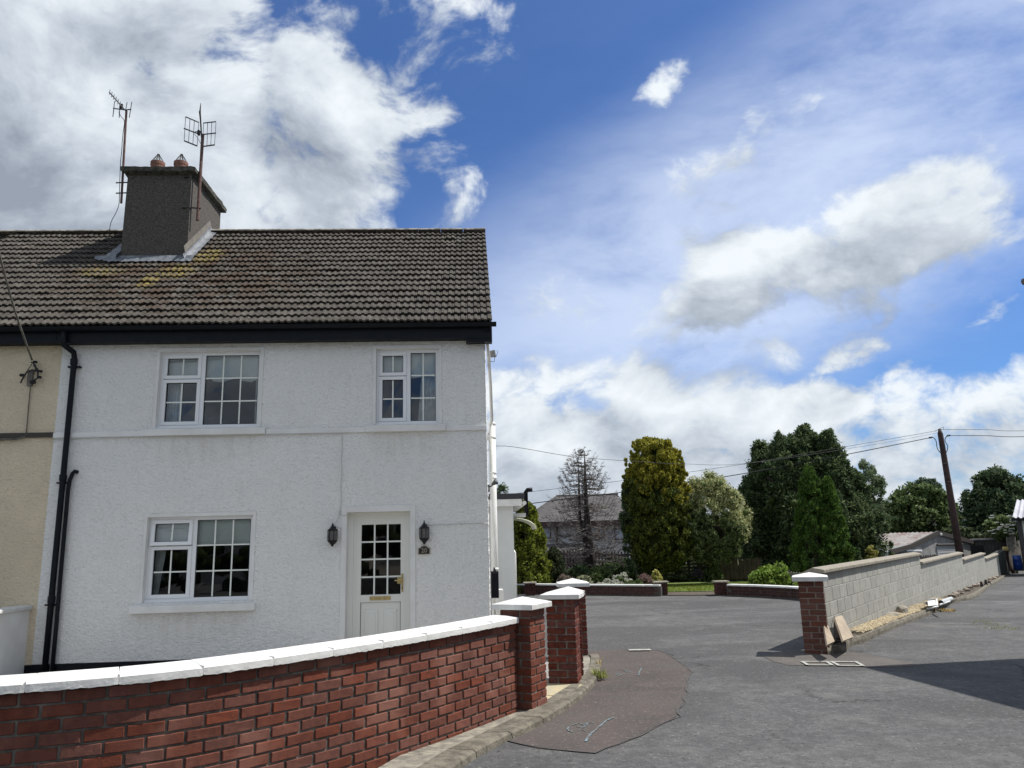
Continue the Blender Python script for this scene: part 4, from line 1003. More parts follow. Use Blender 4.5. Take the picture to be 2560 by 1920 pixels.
# cables across the facade
def cable(name, pts, r, mat, parent=None, label=None, cat='cable', group=None, n=6, wob=0):
    pts = densify(pts, .12, wob) if wob else pts
    mb = MB(); mb.tube(pts, r, n); o = mb.build(name, mat, parent, smooth=True)
    if label: tag(o, label, cat, group)
    return o
cable('cable', [fp(u, .032 + .002 * sin(u * 9), 3.236 + .005 * sin(u * 2.3)) for u in np.linspace(-.33, 3.79, 60)] + [fp(3.812, .02, 3.21)] + [fp(3.815 + .004 * sin(k), .012, z) for k, z in enumerate(np.linspace(3.17, 2.2, 16))] + [fp(3.80, .014, 2.13), fp(3.81, .02, 2.05), fp(3.85, .025, 2.03), fp(3.92, .02, 2.05), fp(3.96, -.02, 2.06)], .0055, MT['cable_white'], house)
cable('cable', [fp(3.80, .012, 2.10), fp(3.775, .014, 1.98), fp(3.74, .014, 1.93), fp(3.71, .014, 1.90)], .004, MT['cable_white'], house)
cable('cable', [fp(u, .012, 1.875 + .004 * sin(u * 7)) for u in np.linspace(5.06, 5.94, 20)], .005, MT['cable_white'], house)

# lanterns
def lantern(u, z, label):
    r = thing('wall_lantern', label, 'lantern', tuple(fp(u, .05, z)), 'black lanterns beside the front door')
    c = fp(u, .078, z)
    MB().obox(fp(u, .012, z - .01), fx, fn, ZV, .035, .012, .12).build('back_plate', MT['blackiron'], r)
    mb = MB(); mb.lathe(c, [(.0, .172), (.004, .165), (.012, .135), (.030, .100), (.058, .072), (.076, .062), (.074, .052), (.064, .050)], 6); mb.build('roof', MT['blackiron'], r)
    mb = MB(); mb.lathe(c, [(.064, -.082), (.072, -.088), (.060, -.110), (.040, -.128), (.022, -.150), (.012, -.170), (.0, -.178)], 6); mb.build('base', MT['blackiron'], r)
    mb = MB()
    for k in range(6):
        a = 2 * pi * k / 6; mb.tube([c + np.array([.066 * cos(a), .066 * sin(a), .052]), c + np.array([.066 * cos(a), .066 * sin(a), -.085])], .0065, 5)
    mb.build('cage', MT['blackiron'], r)
    mb = MB(); mb.lathe(c, [(.057, -.084), (.057, .052)], 6); mb.build('glass', MT['lamp_glass'], r)
lantern(3.717, 1.772, 'black lantern on the wall left of the white door'); lantern(5.022, 1.77, 'black lantern above the number 20 plaque')
pqr = thing('number_plaque', 'black house number plaque reading 20 under the right lantern', 'sign', tuple(fp(5.016, .02, 1.51)))
def plq(s, d0, d1, mat, name):
    w, hh = .089 * s, .052 * s; sh = [(-w, -hh), (w, -hh), (w, hh * .75), (w * .72, hh * .8), (w * .45, hh * 1.25), (0, hh * 1.45), (-w * .45, hh * 1.25), (-w * .72, hh * .8), (-w, hh * .75)]
    mb = MB(); n = len(sh); mb.v = [tuple(fp(5.016 + a, d0, 1.507 + b)) for a, b in sh] + [tuple(fp(5.016 + a, d1, 1.507 + b)) for a, b in sh]
    mb.f = [tuple(range(n, 2 * n))] + [(i, (i + 1) % n, n + (i + 1) % n, n + i) for i in range(n)]; mb.build(name, mat, pqr)
plq(1.0, .002, .018, MT['plaque_edge'], 'border'); plq(.84, .015, .020, MT['plaque'], 'panel')
fc = bpy.data.curves.new('digits', 'FONT'); fc.body = '20'; fc.size = .088; fc.extrude = .001; fc.align_x = 'CENTER'; fc.align_y = 'CENTER'; fc.materials.append(MT['plaque_edge'])
fo_ = bpy.data.objects.new('digits', fc); COL.objects.link(fo_); dg = bpy.context.evaluated_depsgraph_get(); dg.update(); me = bpy.data.meshes.new_from_object(fo_.evaluated_get(dg)); bpy.data.objects.remove(fo_)
o = bpy.data.objects.new('digits', me); place(o, pqr, fp(5.016, .0215, 1.508)); o.rotation_euler = (pi / 2, 0, FY)

# gable side things
sp = fp(6.065, -1.35, 0); spz = zat(sp, 1056)
mb = MB(); mb.tube([sp + ZV * -.02, sp + ZV * spz], .056, 16); mb.tube([sp + ZV * (spz - .32), sp + ZV * (spz - .22) + fx * -.1 + ZV * .02], .045, 10); mb.build('soil_pipe', MT['wpipe'], house, smooth=True)
for py_ in (1058, 1092, 1180, 1193, 1420):
    z = zat(sp, py_); mb = MB(); mb.lathe(sp + ZV * z, [(.056, -.035), (.064, -.03), (.064, -.008), (.060, 0), (.056, .006)], 16); mb.build('pipe_collar', MT['wpipe'], house, smooth=True)
mb = MB(); a_ = sp + ZV * (spz - .02); b_ = fp(5.985, .04, zat(fp(5.985, .04, 0), 850)); mb.tube([a_, a_ + (b_ - a_) * .5 + fx * .012, a_ + (b_ - a_) * .8 + fx * .006, b_], .027, 10); mb.build('vent_pipe', MT['wpipe'], house, smooth=True)
# thin white conduit behind
mb = MB(); q = fp(6.0, -.5, 0); mb.tube([q + ZV * .1, q + ZV * zat(q, 1250)], .011, 8); mb.build('conduit', MT['wpipe'], house)
bx = thing('post_box', 'tall black metal post box fixed beside the white soil pipe', 'post box', tuple(fp(6.03, -.3, .9)))
q = fp(6.03, -.22, 0); za, zb_ = zat(q, 1494), zat(q, 1428)
MB().obox(q + ZV * (za + zb_) / 2, fx, fn, ZV, .055, .10, (zb_ - za) / 2).build('body', MT['black'], bx, bevel=.006)
MB().obox(q + ZV * (zb_ - .02) + fn * .102, fx, fn, ZV, .04, .003, .004).build('slot', MT['alu'], bx)
MB().add([q + fx * a + fn * b + ZV * (zb_ + c) for a, b, c in ((-.02, -.08, 0), (.03, -.08, 0), (.03, .08, 0), (-.02, .08, 0), (-.015, -.07, .05), (.0, -.07, .055), (.0, .05, .055), (-.015, .05, .05))], [(0, 1, 5, 4), (1, 2, 6, 5), (2, 3, 7, 6), (3, 0, 4, 7), (4, 5, 6, 7)]).build('lid', MT['black'], bx)
fl = thing('floodlight', 'grey floodlight with wire bracket under the roof corner', 'floodlight', tuple(fp(6.1, -.7, 4.4)))
q = pl(1232, 884, fp(0, -.35, 0), fn)
MB().add([q + fx * a + fn * b + ZV * c for a, b, c in ((-.05, -.05, -.05), (.05, -.05, -.05), (.05, .05, -.05), (-.05, .05, -.05), (-.05, -.06, .035), (.03, -.06, .05), (.03, .05, .05), (-.05, .05, .035))], [(3, 2, 1, 0), (4, 5, 6, 7), (0, 1, 5, 4), (1, 2, 6, 5), (2, 3, 7, 6), (3, 0, 4, 7)]).build('housing', MT['conc'], fl, bevel=.006)
MB().tube([q + fx * .05 + ZV * -.05, q + fx * .085 + ZV * .035, q + fx * .045 + ZV * .05], .004, 5).build('glass_frame', MT['alu'], fl)
MB().tube([q + fx * .03 + ZV * -.05, q + fx * .02 + ZV * -.13, q + fx * -.05 + ZV * -.13], .005, 5).build('bracket', MT['alu'], fl)
MB().tube([q + fx * -.03 + ZV * -.04, q + fx * -.035 + ZV * -.12, q + fx * -.06 + ZV * -.18, q + fx * -.1 + ZV * -.19], .006, 6).build('lead', MT['wpipe'], fl)
sl_ = thing('spotlight', 'small black and grey spotlight clamped by the white soil pipe', 'spotlight', tuple(fp(6.05, -.3, 2.4)))
q = pl(1221, 1221, fp(0, -.15, 0), fn)
MB().obox(q, fx, fn, ZV, .018, .03, .055).build('base', MT['black'], sl_, bevel=.005)
MB().tube([q + ZV * .02 + fx * .01, q + fx * .06 + ZV * .04], .008, 6).build('arm', MT['black'], sl_)
MB().tube([q + fx * .05 + ZV * .05, q + fx * .085 + ZV * .075, q + fx * .12 + ZV * .10 + fn * .02], [.015, .030, .048], 12).build('lamp_head', M('spot_grey', (.07, .075, .075), None, rough=.5), sl_, smooth=True)

# rear extension
ext = thing('house_extension', 'white flat roofed extension with dark felt edge behind the gable', 'extension', tuple(fp(6.6, -6.8, 0)))
eY = -6.6; eR = pl(1286, 1400, fp(0, eY, 0), fn); uR = (eR - FO) @ fx
q = fp(uR, eY, 0); zt_, zm_, zl_ = zat(fp(uR + .1, eY + .2, 0), 1233), zat(fp(uR + .1, eY + .2, 0), 1247), zat(fp(uR + .1, eY + .2, 0), 1265)
mb = MB(); fbox(mb, 4.5, uR, eY - 3.6, eY, -.05, zl_ + .02); mb.build('wall', M('extension_white', (.74, .76, .74), (.68, .70, .68), 2, .7), ext)
uF = (pl(1308, 1256, fp(0, eY + .2, 0), fn) - FO) @ fx
mb = MB(); fbox(mb, 4.5, uF - .03, eY - 3.8, eY + .18, zl_, zm_); mb.build('fascia', MT['wpipe'], ext, bevel=.005)
mb = MB(); fbox(mb, 4.5, uF + .03, eY - 3.8, eY + .20, zm_ + .001, zt_); mb.build('roof', MT['felt'], ext, bevel=.008)
mb = MB(); mb.tube([fp(uF + .03, eY + .15, zl_ + .07), fp(uF + .03, eY - 3.7, zl_ + .07)], .05, 8); mb.build('gutter', MT['wpipe'], ext)
q = fp(uR + .02, eY - .15, 0); mb = MB(); mb.tube([q + ZV * .05, q + ZV * zat(q, 1382), q + ZV * (zat(q, 1376)) - fx * .03], .03, 10); mb.build('waste_pipe', MT['wpipe'], ext, smooth=True)
q = pl(1316, 1290, fp(0, eY - .6, 0), fn); 
mb = MB(); za, zb_ = q[2], zat(q, 1228); mb.tube([q, (*q[:2], zb_ - .02), np.array((*q[:2], zb_ + .03)) + fx * .04, np.array((*q[:2], zb_ + .04)) + fx * .16], .05, 10); mb.build('flue', MT['black'], ext, smooth=True)
cn = thing('door_canopy', 'curved pale plastic canopy over the extension side door', 'canopy', tuple(fp(uR, eY - 1, 1.9)))
for k in range(7):
    b = eY - .35 - k * .18
    pts = []
    for i in range(9):
        t = i / 8; pts.append(fp(uR + .55 * sin(t * pi / 2), b, 0))
    base = zat(fp(uR, eY - .35, 0), 1296)
    pts = [p + ZV * (base - .26 * (1 - cos(i / 8 * pi / 2))) for i, p in enumerate(pts)]
    MB().tube(pts, .014, 5).build('rib', MT['poly'], cn)
mb = MB()
for i in range(9):
    t = i / 8
    for b in (eY - .35, eY - 1.43): p = fp(uR + .55 * sin(t * pi / 2), b, base - .26 * (1 - cos(t * pi / 2)) + .015); mb.v.append(tuple(p))
mb.f = [(2 * i, 2 * i + 2, 2 * i + 3, 2 * i + 1) for i in range(8)]
gm = M('clear_sheet', (.75, .77, .70), None, rough=.2); gm.node_tree.nodes['Principled BSDF'].inputs['Alpha'].default_value = .25; mb.build('sheet', gm, cn, smooth=True)
mb = MB(); fbox(mb, uR, uR + .32, eY - 1.0, eY - .4, base + .04, base + .12); mb.build('trim', MT['wpipe'], cn)
mb = MB(); q = pl(1248, 1492, fp(0, -1.3, 0), fn); q[2] = 0; mt_ = zat(q, 1473)
o = MB().obox(q + ZV * mt_ / 2, fx, fn, ZV, .06, .12, mt_ / 2).build('meter_box', MT['wpipe'], bevel=.008); tag(o, 'low cream meter box standing beside the white soil pipe', 'box')

# partition wall between the two front yards (runs out from the facade)
pw = thing('partition_wall', 'smooth white dividing wall at the left edge, half in shade', 'wall', tuple(fp(-.4, .8, 0)))
zp = .855
mb = MB(); fbox(mb, -.62, -.42, .0, 2.2, -.03, zp); mb.build('render', MT['smooth_white'], pw)
mb = MB(); fbox(mb, -.66, -.375, .012, 2.25, zp + .002, zp + .055); mb.build('coping', MT['coping'], pw, bevel=.012)
# cable bracket and cable on cream house
q = pl(83, 935, fp(0, .05, 0), fn); br_ = thing('cable_bracket', 'black service cable bracket bolted on the cream wall', 'bracket', tuple(q))
loc = lambda x, y, d=.06: pl(x, y, fp(0, d, 0), fn)
MB().tube([loc(78, 905, .10), loc(88, 912, .05), loc(90, 930, .03)], .012, 6).build('hook', MT['alu'], br_)
MB().tube([loc(80, 910, .1), loc(62, 936, .08), loc(55, 938, .08)], .006, 6).build('tail', MT['cable'], br_)
MB().tube([loc(51, 958, .06), loc(58, 944, .07), loc(66, 932, .08), loc(80, 925, .08), loc(92, 927, .07), loc(104, 930, .06)], .012, 6).build('tail', MT['cable'], br_)
MB().tube([loc(84, 912, .09), loc(95, 925, .08), loc(94, 945, .07), loc(84, 952, .05)], .012, 6).build('tail', MT['cable'], br_)
for x, y, s in ((55, 938, .028), (98, 943, .026), (102, 928, .02), (88, 905, .025), (82, 955, .035)):
    MB().obox(loc(x, y, .06), fx, fn, ZV, s, .02, s * .7).build('clamp', MT['blackiron'], br_, bevel=.005)
mb = MB(); MB().obox(loc(76, 945, .018), fx, fn, ZV, .035, .018, .12).build('board', MT['wood_grey'], br_)
MB().tube([loc(76, 965, .02), loc(66, 1080, .02), loc(62, 1092, .03)], .008, 6).build('conduit', MT['cable_grey'], br_)
MB().tube([loc(62, 1092, .04), loc(40, 1098, .04), loc(-20, 1100, .04)], .014, 6).build('conduit', MT['cable_grey'], br_)
a = loc(80, 900, .10); m1 = at(38, 779, 9.6); b = at(0, 643, 8.4); e = at(-160, 60, 5.6)
cable('overhead_cable', catmull([a, m1, b, e], 10), .013, MT['cable_grey'], label='twisted grey service cable dropping to the cream wall at left')

# aerials
def antenna_left():
    c = fp(cu0 - .12, -1.95, 0)
    p0 = pl(303, 508, c, fn); p1 = pl(316, 277, c, fn); r = thing('tv_aerial', 'left roof aerial on a thin mast with stepped boom', 'aerial', tuple(p0))
    L = lambda x, y, dd=0: pl(x, y, c + fn * dd, fn)
    MB().tube([p0, p1], .021, 8).build('mast', MT['rust'], r)
    MB().tube([L(273, 230, .25), L(316, 279, -.02)], .012, 6).build('boom', MT['alu'], r)
    MB().tube([L(283, 271), L(315, 275), L(328, 273)], .012, 6).build('crossbar', MT['alu'], r)
    for x, y0, y1, xx in ((284.5, 253, 292, 2.2), (299, 262, 294, 1.), (316, 256, 276, 1.8), (326.5, 255, 294, 3.2)): MB().tube([L(x + xx, y0), L(x - xx, y1)], .008, 5).build('element', MT['alu'], r)
    for t in np.linspace(.02, .75, 7):
        x, y = 273 + 43 * t, 230 + 49 * t; MB().tube([L(x + 1.5, y - 7, .2), L(x - .5, y + 6, .2)], .006, 5).build('element', MT['alu'], r)
    MB().obox(L(303, 266), fx, fn, ZV, .03, .02, .05).build('junction_box', MT['blackiron'], r, bevel=.01)
    for y in (457, 483): MB().tube([L(290, y), L(318, y - 1)], .013, 6).build('bracket', MT['blackiron'], r)
    pts = [L(297, 280), L(303, 292), L(311, 303), L(308, 330), L(306, 350), L(304, 380), L(301, 410), L(299, 470), L(298, 505), L(295, 520), L(288, 536), L(281, 548), L(276, 562), L(273, 582)]
    MB().tube(catmull(pts, 4), .006, 5).build('lead', MT['cable'], r, smooth=True)
antenna_left()
def antenna_right():
    c = fp(cu1 + .12, -1.98, 0); L = lambda x, y, dd=0: pl(x, y, c + fn * dd, fn)
    p0 = L(494, 551); p1 = L(507, 336); r = thing('tv_aerial', 'right roof aerial with two grid reflectors on a rusty mast', 'aerial', tuple(p0))
    MB().tube([p0, p1], .029, 10).build('mast', MT['rust'], r)
    # grids
    def grid(tl, tr_, bl, br2, nb_, mid):
        q = MB(); q.tube([L(*tl), L(*tr_)], .012, 5); q.tube([L(*bl), L(*br2)], .014, 5)
        for k in range(nb_):
            t = k / (nb_ - 1); a = (tl[0] + (tr_[0] - tl[0]) * t, tl[1] + (tr_[1] - tl[1]) * t); b = (bl[0] + (br2[0] - bl[0]) * t, bl[1] + (br2[1] - bl[1]) * t); q.tube([L(*a), L(*b)], .0055, 5)
        q.tube([L(*mid[0]), L(*mid[1])], .013, 6); q.build('reflector_grid', MT['alu'], r)
    grid((464, 292), (497, 306), (460.5, 352), (493, 365), 4, ((460, 321), (494, 334)))
    grid((508.5, 307.5), (540, 304), (508, 366), (536.5, 362), 4, ((508, 336), (540, 332.5)))
    MB().tube([L(502, 257, .4), L(500, 278, .3), L(504, 345)], [.004, .016, .014], 6).build('boom', MT['alu'], r)
    MB().tube([L(498, 278, .32), L(505, 340)], .008, 6).build('boom', MT['alu'], r)
    MB().obox(L(497, 332, .1), fx, fn, ZV, .022, .03, .045).build('junction_box', MT['blackiron'], r, bevel=.006)
    MB().tube([L(484, 331), L(490, 329), L(496, 330)], .008, 5).build('dipole', MT['blackiron'], r)
    MB().tube(catmull([L(484, 334), L(492, 342), L(500, 356), L(506, 372), L(503, 430)], 4), .005, 5).build('lead', MT['cable_grey'], r)
    for y, x in ((443, 460), (519, 455)):
        q = fp(cu1 - .12, cd0 + .02, 0); a = pl(x, y, fp(0, cd0 + .02, 0), fn); MB().tube([a, a * .4 + L(500, y + 1) * .6, L(502, y + 2)], .014, 6).build('bracket', MT['blackiron'], r)
    a = pl(474, 520, fp(0, cd0 + .02, 0), fn); MB().tube([a, L(486, 538, -.3)], .012, 6).build('bracket', MT['blackiron'], r)
antenna_right()

# ================================================================== BLOCK WALL
bw = thing('block_wall', 'long grey concrete block wall stepping down the lane', 'wall', tuple(P0))
def wp_(s, d, z): return P0 + wd * s + wn * d + ZV * z
def s_at(px, py):   # distance along the wall at a pixel
    p = pl(px, py, P0, wn); return (p - P0) @ wd, p[2]
CB = .2055
segs = [(-1.62, 7.12, 1.035), (7.12, 15.5, .83), (15.5, 22.95, .618), (22.95, 29.6, .412)]
bm_full = chamfer_box('block', .438, .10, CB - .010, .003, MT['block']); bm_half = chamfer_box('block', .214, .10, CB - .011, .004, MT['block'])
near = []
for si, (sa, sb, zt_) in enumerate(segs):
    ztop = zt_ - .0; nrow = int((ztop + .75) / CB) + 1
    MB().hexa([wp_(sa, -.0035, -.9), wp_(sb, -.0035, -.9), wp_(sb, -.215, -.9), wp_(sa, -.215, -.9), wp_(sa, -.0035, ztop), wp_(sb, -.0035, ztop), wp_(sb, -.215, ztop), wp_(sa, -.215, ztop)]).build('mortar', MT['block_mortar'], bw)
    for r_ in range(nrow):
        z = 1.03 - CB * (r_ + si + .5); s = sa + (.01 if (r_ + si) % 2 else -.215)
        while s < sb:
            a, b = max(s, sa), min(s + .438, sb)
            cz = z; cs = (a + b) / 2
            if b - a > .12 and z + .1 > gh(*(wp_(cs, .1, 0)[:2])) - .05: near.append((cs, z, b - a))
            s += .45
    # coping slabs
    s = sa - (.09 if si == 0 else -.012)
    while s < sb - .1:
        e = min(s + .9, sb + (.02 if si == 3 else 0)); MB().hexa([wp_(s + .004, .055, ztop + .002), wp_(e - .004, .055, ztop + .002), wp_(e - .004, -.28, ztop + .002), wp_(s + .004, -.28, ztop + .002), wp_(s + .004, .055, ztop + .055), wp_(e - .004, .055, ztop + .055), wp_(e - .004, -.11, ztop + .085), wp_(s + .004, -.11, ztop + .085)]).build('coping_slab', MT['block_coping'], bw, bevel=.01)
        s = e
near.sort(); jb = MB(); cnt = 0
for cs, z, L in near:
    j = random.uniform(-.001, .0015)
    if cnt < 298:
        o = bpy.data.objects.new('block', bm_full if L > .3 else bm_half); place(o, bw, wp_(cs, -.049 + j, z)); o.rotation_euler = (0, 0, BW); o.scale = ((L / .438) if L > .3 else L / .214, 1, 1); cnt += 1
    else: jb.obox(wp_(cs, -.049 + j, z), wd, wn, ZV, L / 2 - .006, .05, CB / 2 - .0055)
if jb.v: tag(jb.build('blocks', MT['block'], bw), kind='stuff')
mb = MB(); mb.obox(wp_(-1.70, -.03, .80), wd, wn, ZV, .10, .03, .045); mb.obox(wp_(-1.66, -.05, .68), wd, wn, ZV, .06, .03, .03); mb.build('toothing', MT['kerb_pale'], bw)
# end pier join: dark panel after wall end
o = MB().hexa([wp_(29.9, -.1, -.9), wp_(33.5, .2, -.9), wp_(33.5, -.1, -.9), wp_(29.9, -.4, -.9), wp_(29.9, -.1, .42), wp_(33.5, .2, .60), wp_(33.5, -.1, .60), wp_(29.9, -.4, .42)]).build('wall_panel', MT['conc_dark'])
tag(o, 'dark mossy wall panel just beyond the far end of the block wall', 'wall')

# kerb, gravel and debris along the block wall
ke = [(2069, 1637), (2110, 1630), (2128, 1616), (2175, 1600), (2250, 1566), (2318, 1540), (2336, 1530)]; ke2 = [(2352, 1520), (2400, 1504), (2440, 1494), (2475, 1468), (2512, 1446)]
ki = [(2069, 1612), (2100, 1604), (2133, 1592), (2180, 1575), (2250, 1546), (2312, 1524), (2330, 1518)]; ki2 = [(2345, 1512), (2395, 1494), (2430, 1482), (2468, 1459), (2505, 1440)]
kr = thing('kerb', 'rough pale kerb running along the foot of the block wall', 'kerb', tuple(gp(*ke[0])))
for eo, ei in ((ke, ki), (ke2, ki2)):
    O_ = catmull([gp(*q) for q in eo], 6); I_ = catmull([gp(*q, .09) for q in ei], 6); n = min(len(O_), len(I_)); O_, I_ = O_[:n], I_[:n]; stp = 4
    for i in range(0, n - 1, stp):
        mb = MB(); js = list(range(i, min(i + stp, n - 1) + 1)); m_ = len(js)
        for jx, j in enumerate(js):
            a, b = np.array(O_[j]), np.array(I_[j]); e = b - a; e[2] = 0; za = gh(a[0], a[1]); jt = mnoise.noise(Vector((j * 1.7, 3, 0))) * .02; sh = wd * (.008 if jx == 0 else (-.008 if jx == m_ - 1 else 0))
            for t_, z in ((-.03, -.03), (0. + jt, .05), (.16, .095 + jt), (.62, .10 + jt), (.64, -.03)): p = a + e * t_ + sh; mb.v.append((p[0], p[1], za + z))
        for a in range(m_ - 1):
            for b in range(4): mb.f.append((a * 5 + b, (a + 1) * 5 + b, (a + 1) * 5 + b + 1, a * 5 + b + 1))
        mb.f += [(0, 1, 2, 3, 4), tuple((m_ - 1) * 5 + q for q in range(4, -1, -1))]
        mb.build('kerb_stone', MT['kerb'], kr)
kd = sorted([((p - P0) @ wd, (p - P0) @ wn) for p in [gp(*q, .09) for q in ki + ki2]]); kds, kdd = [a for a, b in kd], [b for a, b in kd]
def kin(s): return float(np.interp(s, kds, kdd))
mb = MB()
for s in np.arange(-1.4, 28.5, .5):
    c4 = [wp_(s, -.01, 0), wp_(s, kin(s) + .04, 0), wp_(s + .5, kin(s + .5) + .04, 0), wp_(s + .5, -.01, 0)]; mb.quad(*[(p[0], p[1], gh(p[0], p[1]) + .075) for p in c4][::-1])
mb.build('verge', MT['soil'], kind='structure')
V = []; Q = []
for i in range(5200):
    s = RNG.uniform(-.5, 8.5) if i < 3200 else RNG.uniform(-.3, 4.5); kk_ = kin(s); d = RNG.uniform(.02, max(.1, kk_)); p = wp_(s, d, 0); z = gh(p[0], p[1]) + .08 + .05 * (1 - d / (kk_ + .1)) + RNG.uniform(0, .012); r = RNG.uniform(.008, .020)
    k = len(V); a = RNG.uniform(0, 6.28)
    for q in range(4): V.append((p[0] + r * cos(a + q * pi / 2) * RNG.uniform(.7, 1.2), p[1] + r * sin(a + q * pi / 2) * RNG.uniform(.7, 1.2), z))
    V.append((p[0], p[1], z + r * .9))
    Q += [(k, k + 1, k + 4), (k + 1, k + 2, k + 4), (k + 2, k + 3, k + 4), (k + 3, k, k + 4)]
o = mesh_obj('gravel', np_mesh('gravel', np.array(V), np.array(Q), MT['gravel'])); tag(o, 'golden gravel bed at the foot of the block wall', 'gravel', kind='stuff')
def rock(c, sx, sy, sz, seed, mat, name='stone', parent=None, ang=0, lab=None, cat='stone', group=None, sub=2):
    import bmesh
    bm = bmesh.new(); bmesh.ops.create_icosphere(bm, subdivisions=sub, radius=1)
    for v in bm.verts:
        d = 1 + .35 * mnoise.noise(v.co * 1.3 + Vector((seed, 0, 0))); v.co = Vector((max(-.8, min(.8, v.co.x * d)) * sx, max(-.8, min(.8, v.co.y * d)) * sy, max(-.75, min(.75, v.co.z * d)) * sz))
    me = bpy.data.meshes.new(name); bm.to_mesh(me); bm.free(); me.materials.append(mat)
    o = bpy.data.objects.new(name, me); place(o, parent, c); o.rotation_euler = (0, 0, ang)
    if lab: tag(o, lab, cat, group)
    return o
# slabs leaning on the wall
def slab(pts, thick, label):
    P = [np.array(p) for p in pts]; n = np.cross(P[1] - P[0], P[2] - P[0]); n /= np.linalg.norm(n)
    if n @ (CAMP - P[0]) > 0: n = -n
    B = [p + n * thick for p in P]; k = len(P)
    mb = MB(); mb.add(P + B, [tuple(range(k)), tuple(range(2 * k - 1, k - 1, -1))] + [(i, k + i, k + (i + 1) % k, (i + 1) % k) for i in range(k)])
    o = mb.build('stone_slab', MT['slab'], bevel=.004); tag(o, label, 'slab', 'buff slabs leaning on the block wall'); return o
def SP(x, y, d): return pl(x, y, P0 + wn * d, wn)
slab([SP(2109, 1602, .40), SP(2134, 1592, .36), SP(2106, 1538, .08), SP(2087, 1542, .08)], .035, 'taller buff slab leaning on the block wall right of the pier')
slab([SP(2068, 1612, .30), SP(2087, 1603, .30), SP(2070, 1563, .10), SP(2060, 1562, .10)], .035, 'pointed buff slab half hidden behind the brown brick pier')
o = MB().hexa([SP(2085, 1603, .12), SP(2108, 1601, .30), SP(2104, 1594, .30), SP(2084, 1596, .10), SP(2084, 1542, .02), SP(2088, 1543, .06), SP(2087, 1541, .03), SP(2084, 1541, .01)]).build('board', MT['darkmetal']); tag(o, 'dark board standing behind the taller leaning slab', 'board')
q = gp(2096, 1614); rock(q + ZV * .04, .30, .17, .09, 5.2, MT['kerb'], 'stone', lab='wide flat stone at the foot of the brown brick pier', ang=BW - .4)
q = gp(2233, 1551, .03); rock(q + ZV * .07, .24, .14, .10, 2.4, MT['stone'], lab='grey stone block lying on the gravel below the wall', ang=BW)
q = gp(2257, 1541, .05); rock(q + ZV * .1, .2, .12, .13, 8.4, MT['stone'], lab='paler upright stone touching the grey stone block', ang=BW)
for i in range(46):
    t = RNG.uniform(0, 1); px_ = 2375 + 120 * t; py_ = 1503 - 57 * t - RNG.uniform(0, 7) * (1 - t * .5); q = gp(px_, py_, .04); s = RNG.uniform(.05, .13)
    rock(q + ZV * s * .5, s, s * .8, s * .7, i * 1.3, MT['rock'], 'rubble_stone', lab='small broken stone in the rubble along the wall foot', group='rubble stones along the wall foot', ang=RNG.uniform(0, 3), sub=1)
# white tub, pipe, debris
q = gp(2330, 1519, .06); tb = thing('plastic_tub', 'white plastic tub lying on its side by the block wall', 'tub', tuple(q))
a, b, c, d = SP(2321, 1515, .45), SP(2345, 1512, .45), SP(2343, 1496, .35), SP(2318, 1498, .35); bk_ = [p + (p - CAMP) / np.linalg.norm(p - CAMP) * .26 + ZV * .0 for p in (a, b, c, d)]
MB().add([a, b, c, d] + bk_, [(0, 1, 5, 4), (1, 2, 6, 5), (2, 3, 7, 6), (3, 0, 4, 7), (4, 5, 6, 7)]).build('shell', MT['wpipe'], tb)
i_ = [p * .86 + sum((a, b, c, d)) / 4 * .14 - wn * .02 for p in (a, b, c, d)]; MB().add([a, b, c, d] + i_, [(0, 1, 5, 4), (1, 2, 6, 5), (2, 3, 7, 6), (3, 0, 4, 7)]).build('rim', MT['wpipe'], tb)
lowp = [a * .9 + c * .1 - wn * .05, b * .9 + d * .1 - wn * .05, (b + c) / 2 - wn * .1, (a + d) / 2 - wn * .1]; MB().poly(lowp).build('inside', MT['darkmetal'], tb)
a, b = SP(2352, 1506, .42), SP(2378, 1497, .38); pi_ = thing('drain_pipe', 'short white drain pipe lying beside the plastic tub', 'pipe', tuple(a))
dd_ = (b - a) / np.linalg.norm(b - a); MB().tube([a, b], .05, 16, cap=False).build('tube', M('old_white_pipe', (.5, .52, .52), (.4, .42, .42), 4, .5), pi_, smooth=True); MB().tube([a + dd_ * .02, a + dd_ * .03], .048, 16).build('opening', MT['gasket'], pi_)  # black disc set inside the bore paints its darkness
for i, (x0, y0, x1, y1) in enumerate(((2318, 1522, 2345, 1516), (2349, 1512, 2375, 1503), (2336, 1520, 2352, 1528))):
    a, b = gp(x0, y0, .12), gp(x1, y1, .12); o = MB().tube([a, b], .02, 5).build('scrap_strip', MT['wpipe'] if i < 2 else MT['darkmetal']); tag(o, ['white scrap strip under the plastic tub', 'white scrap strip under the drain pipe', 'dark scrap strip dropped over the kerb'][i], 'scrap')
for i, (x, y, h) in enumerate(((2456, 1469, 15), (2466, 1466, 17), (2474, 1462, 9))):
    a = gp(x, y, .05); b = at(x - 4 + i * 1.5, y - h, a[1]); o = MB().tube([a, b], [.07, .035], 6).build('scrap_post', MT['darkmetal']); tag(o, ['leftmost dark scrap post in the rubble', 'tallest dark scrap post in the rubble', 'short dark scrap lump beside the scrap posts'][i], 'scrap', 'dark scrap in the rubble')
a = gp(2362, 1531); tufts('straw_tuft', 'yellow straw tuft lying on the lane beside the kerb', 'straw', a, .22, 260, .06, MT['straw'])
a = gp(2475, 1560); V_ = []
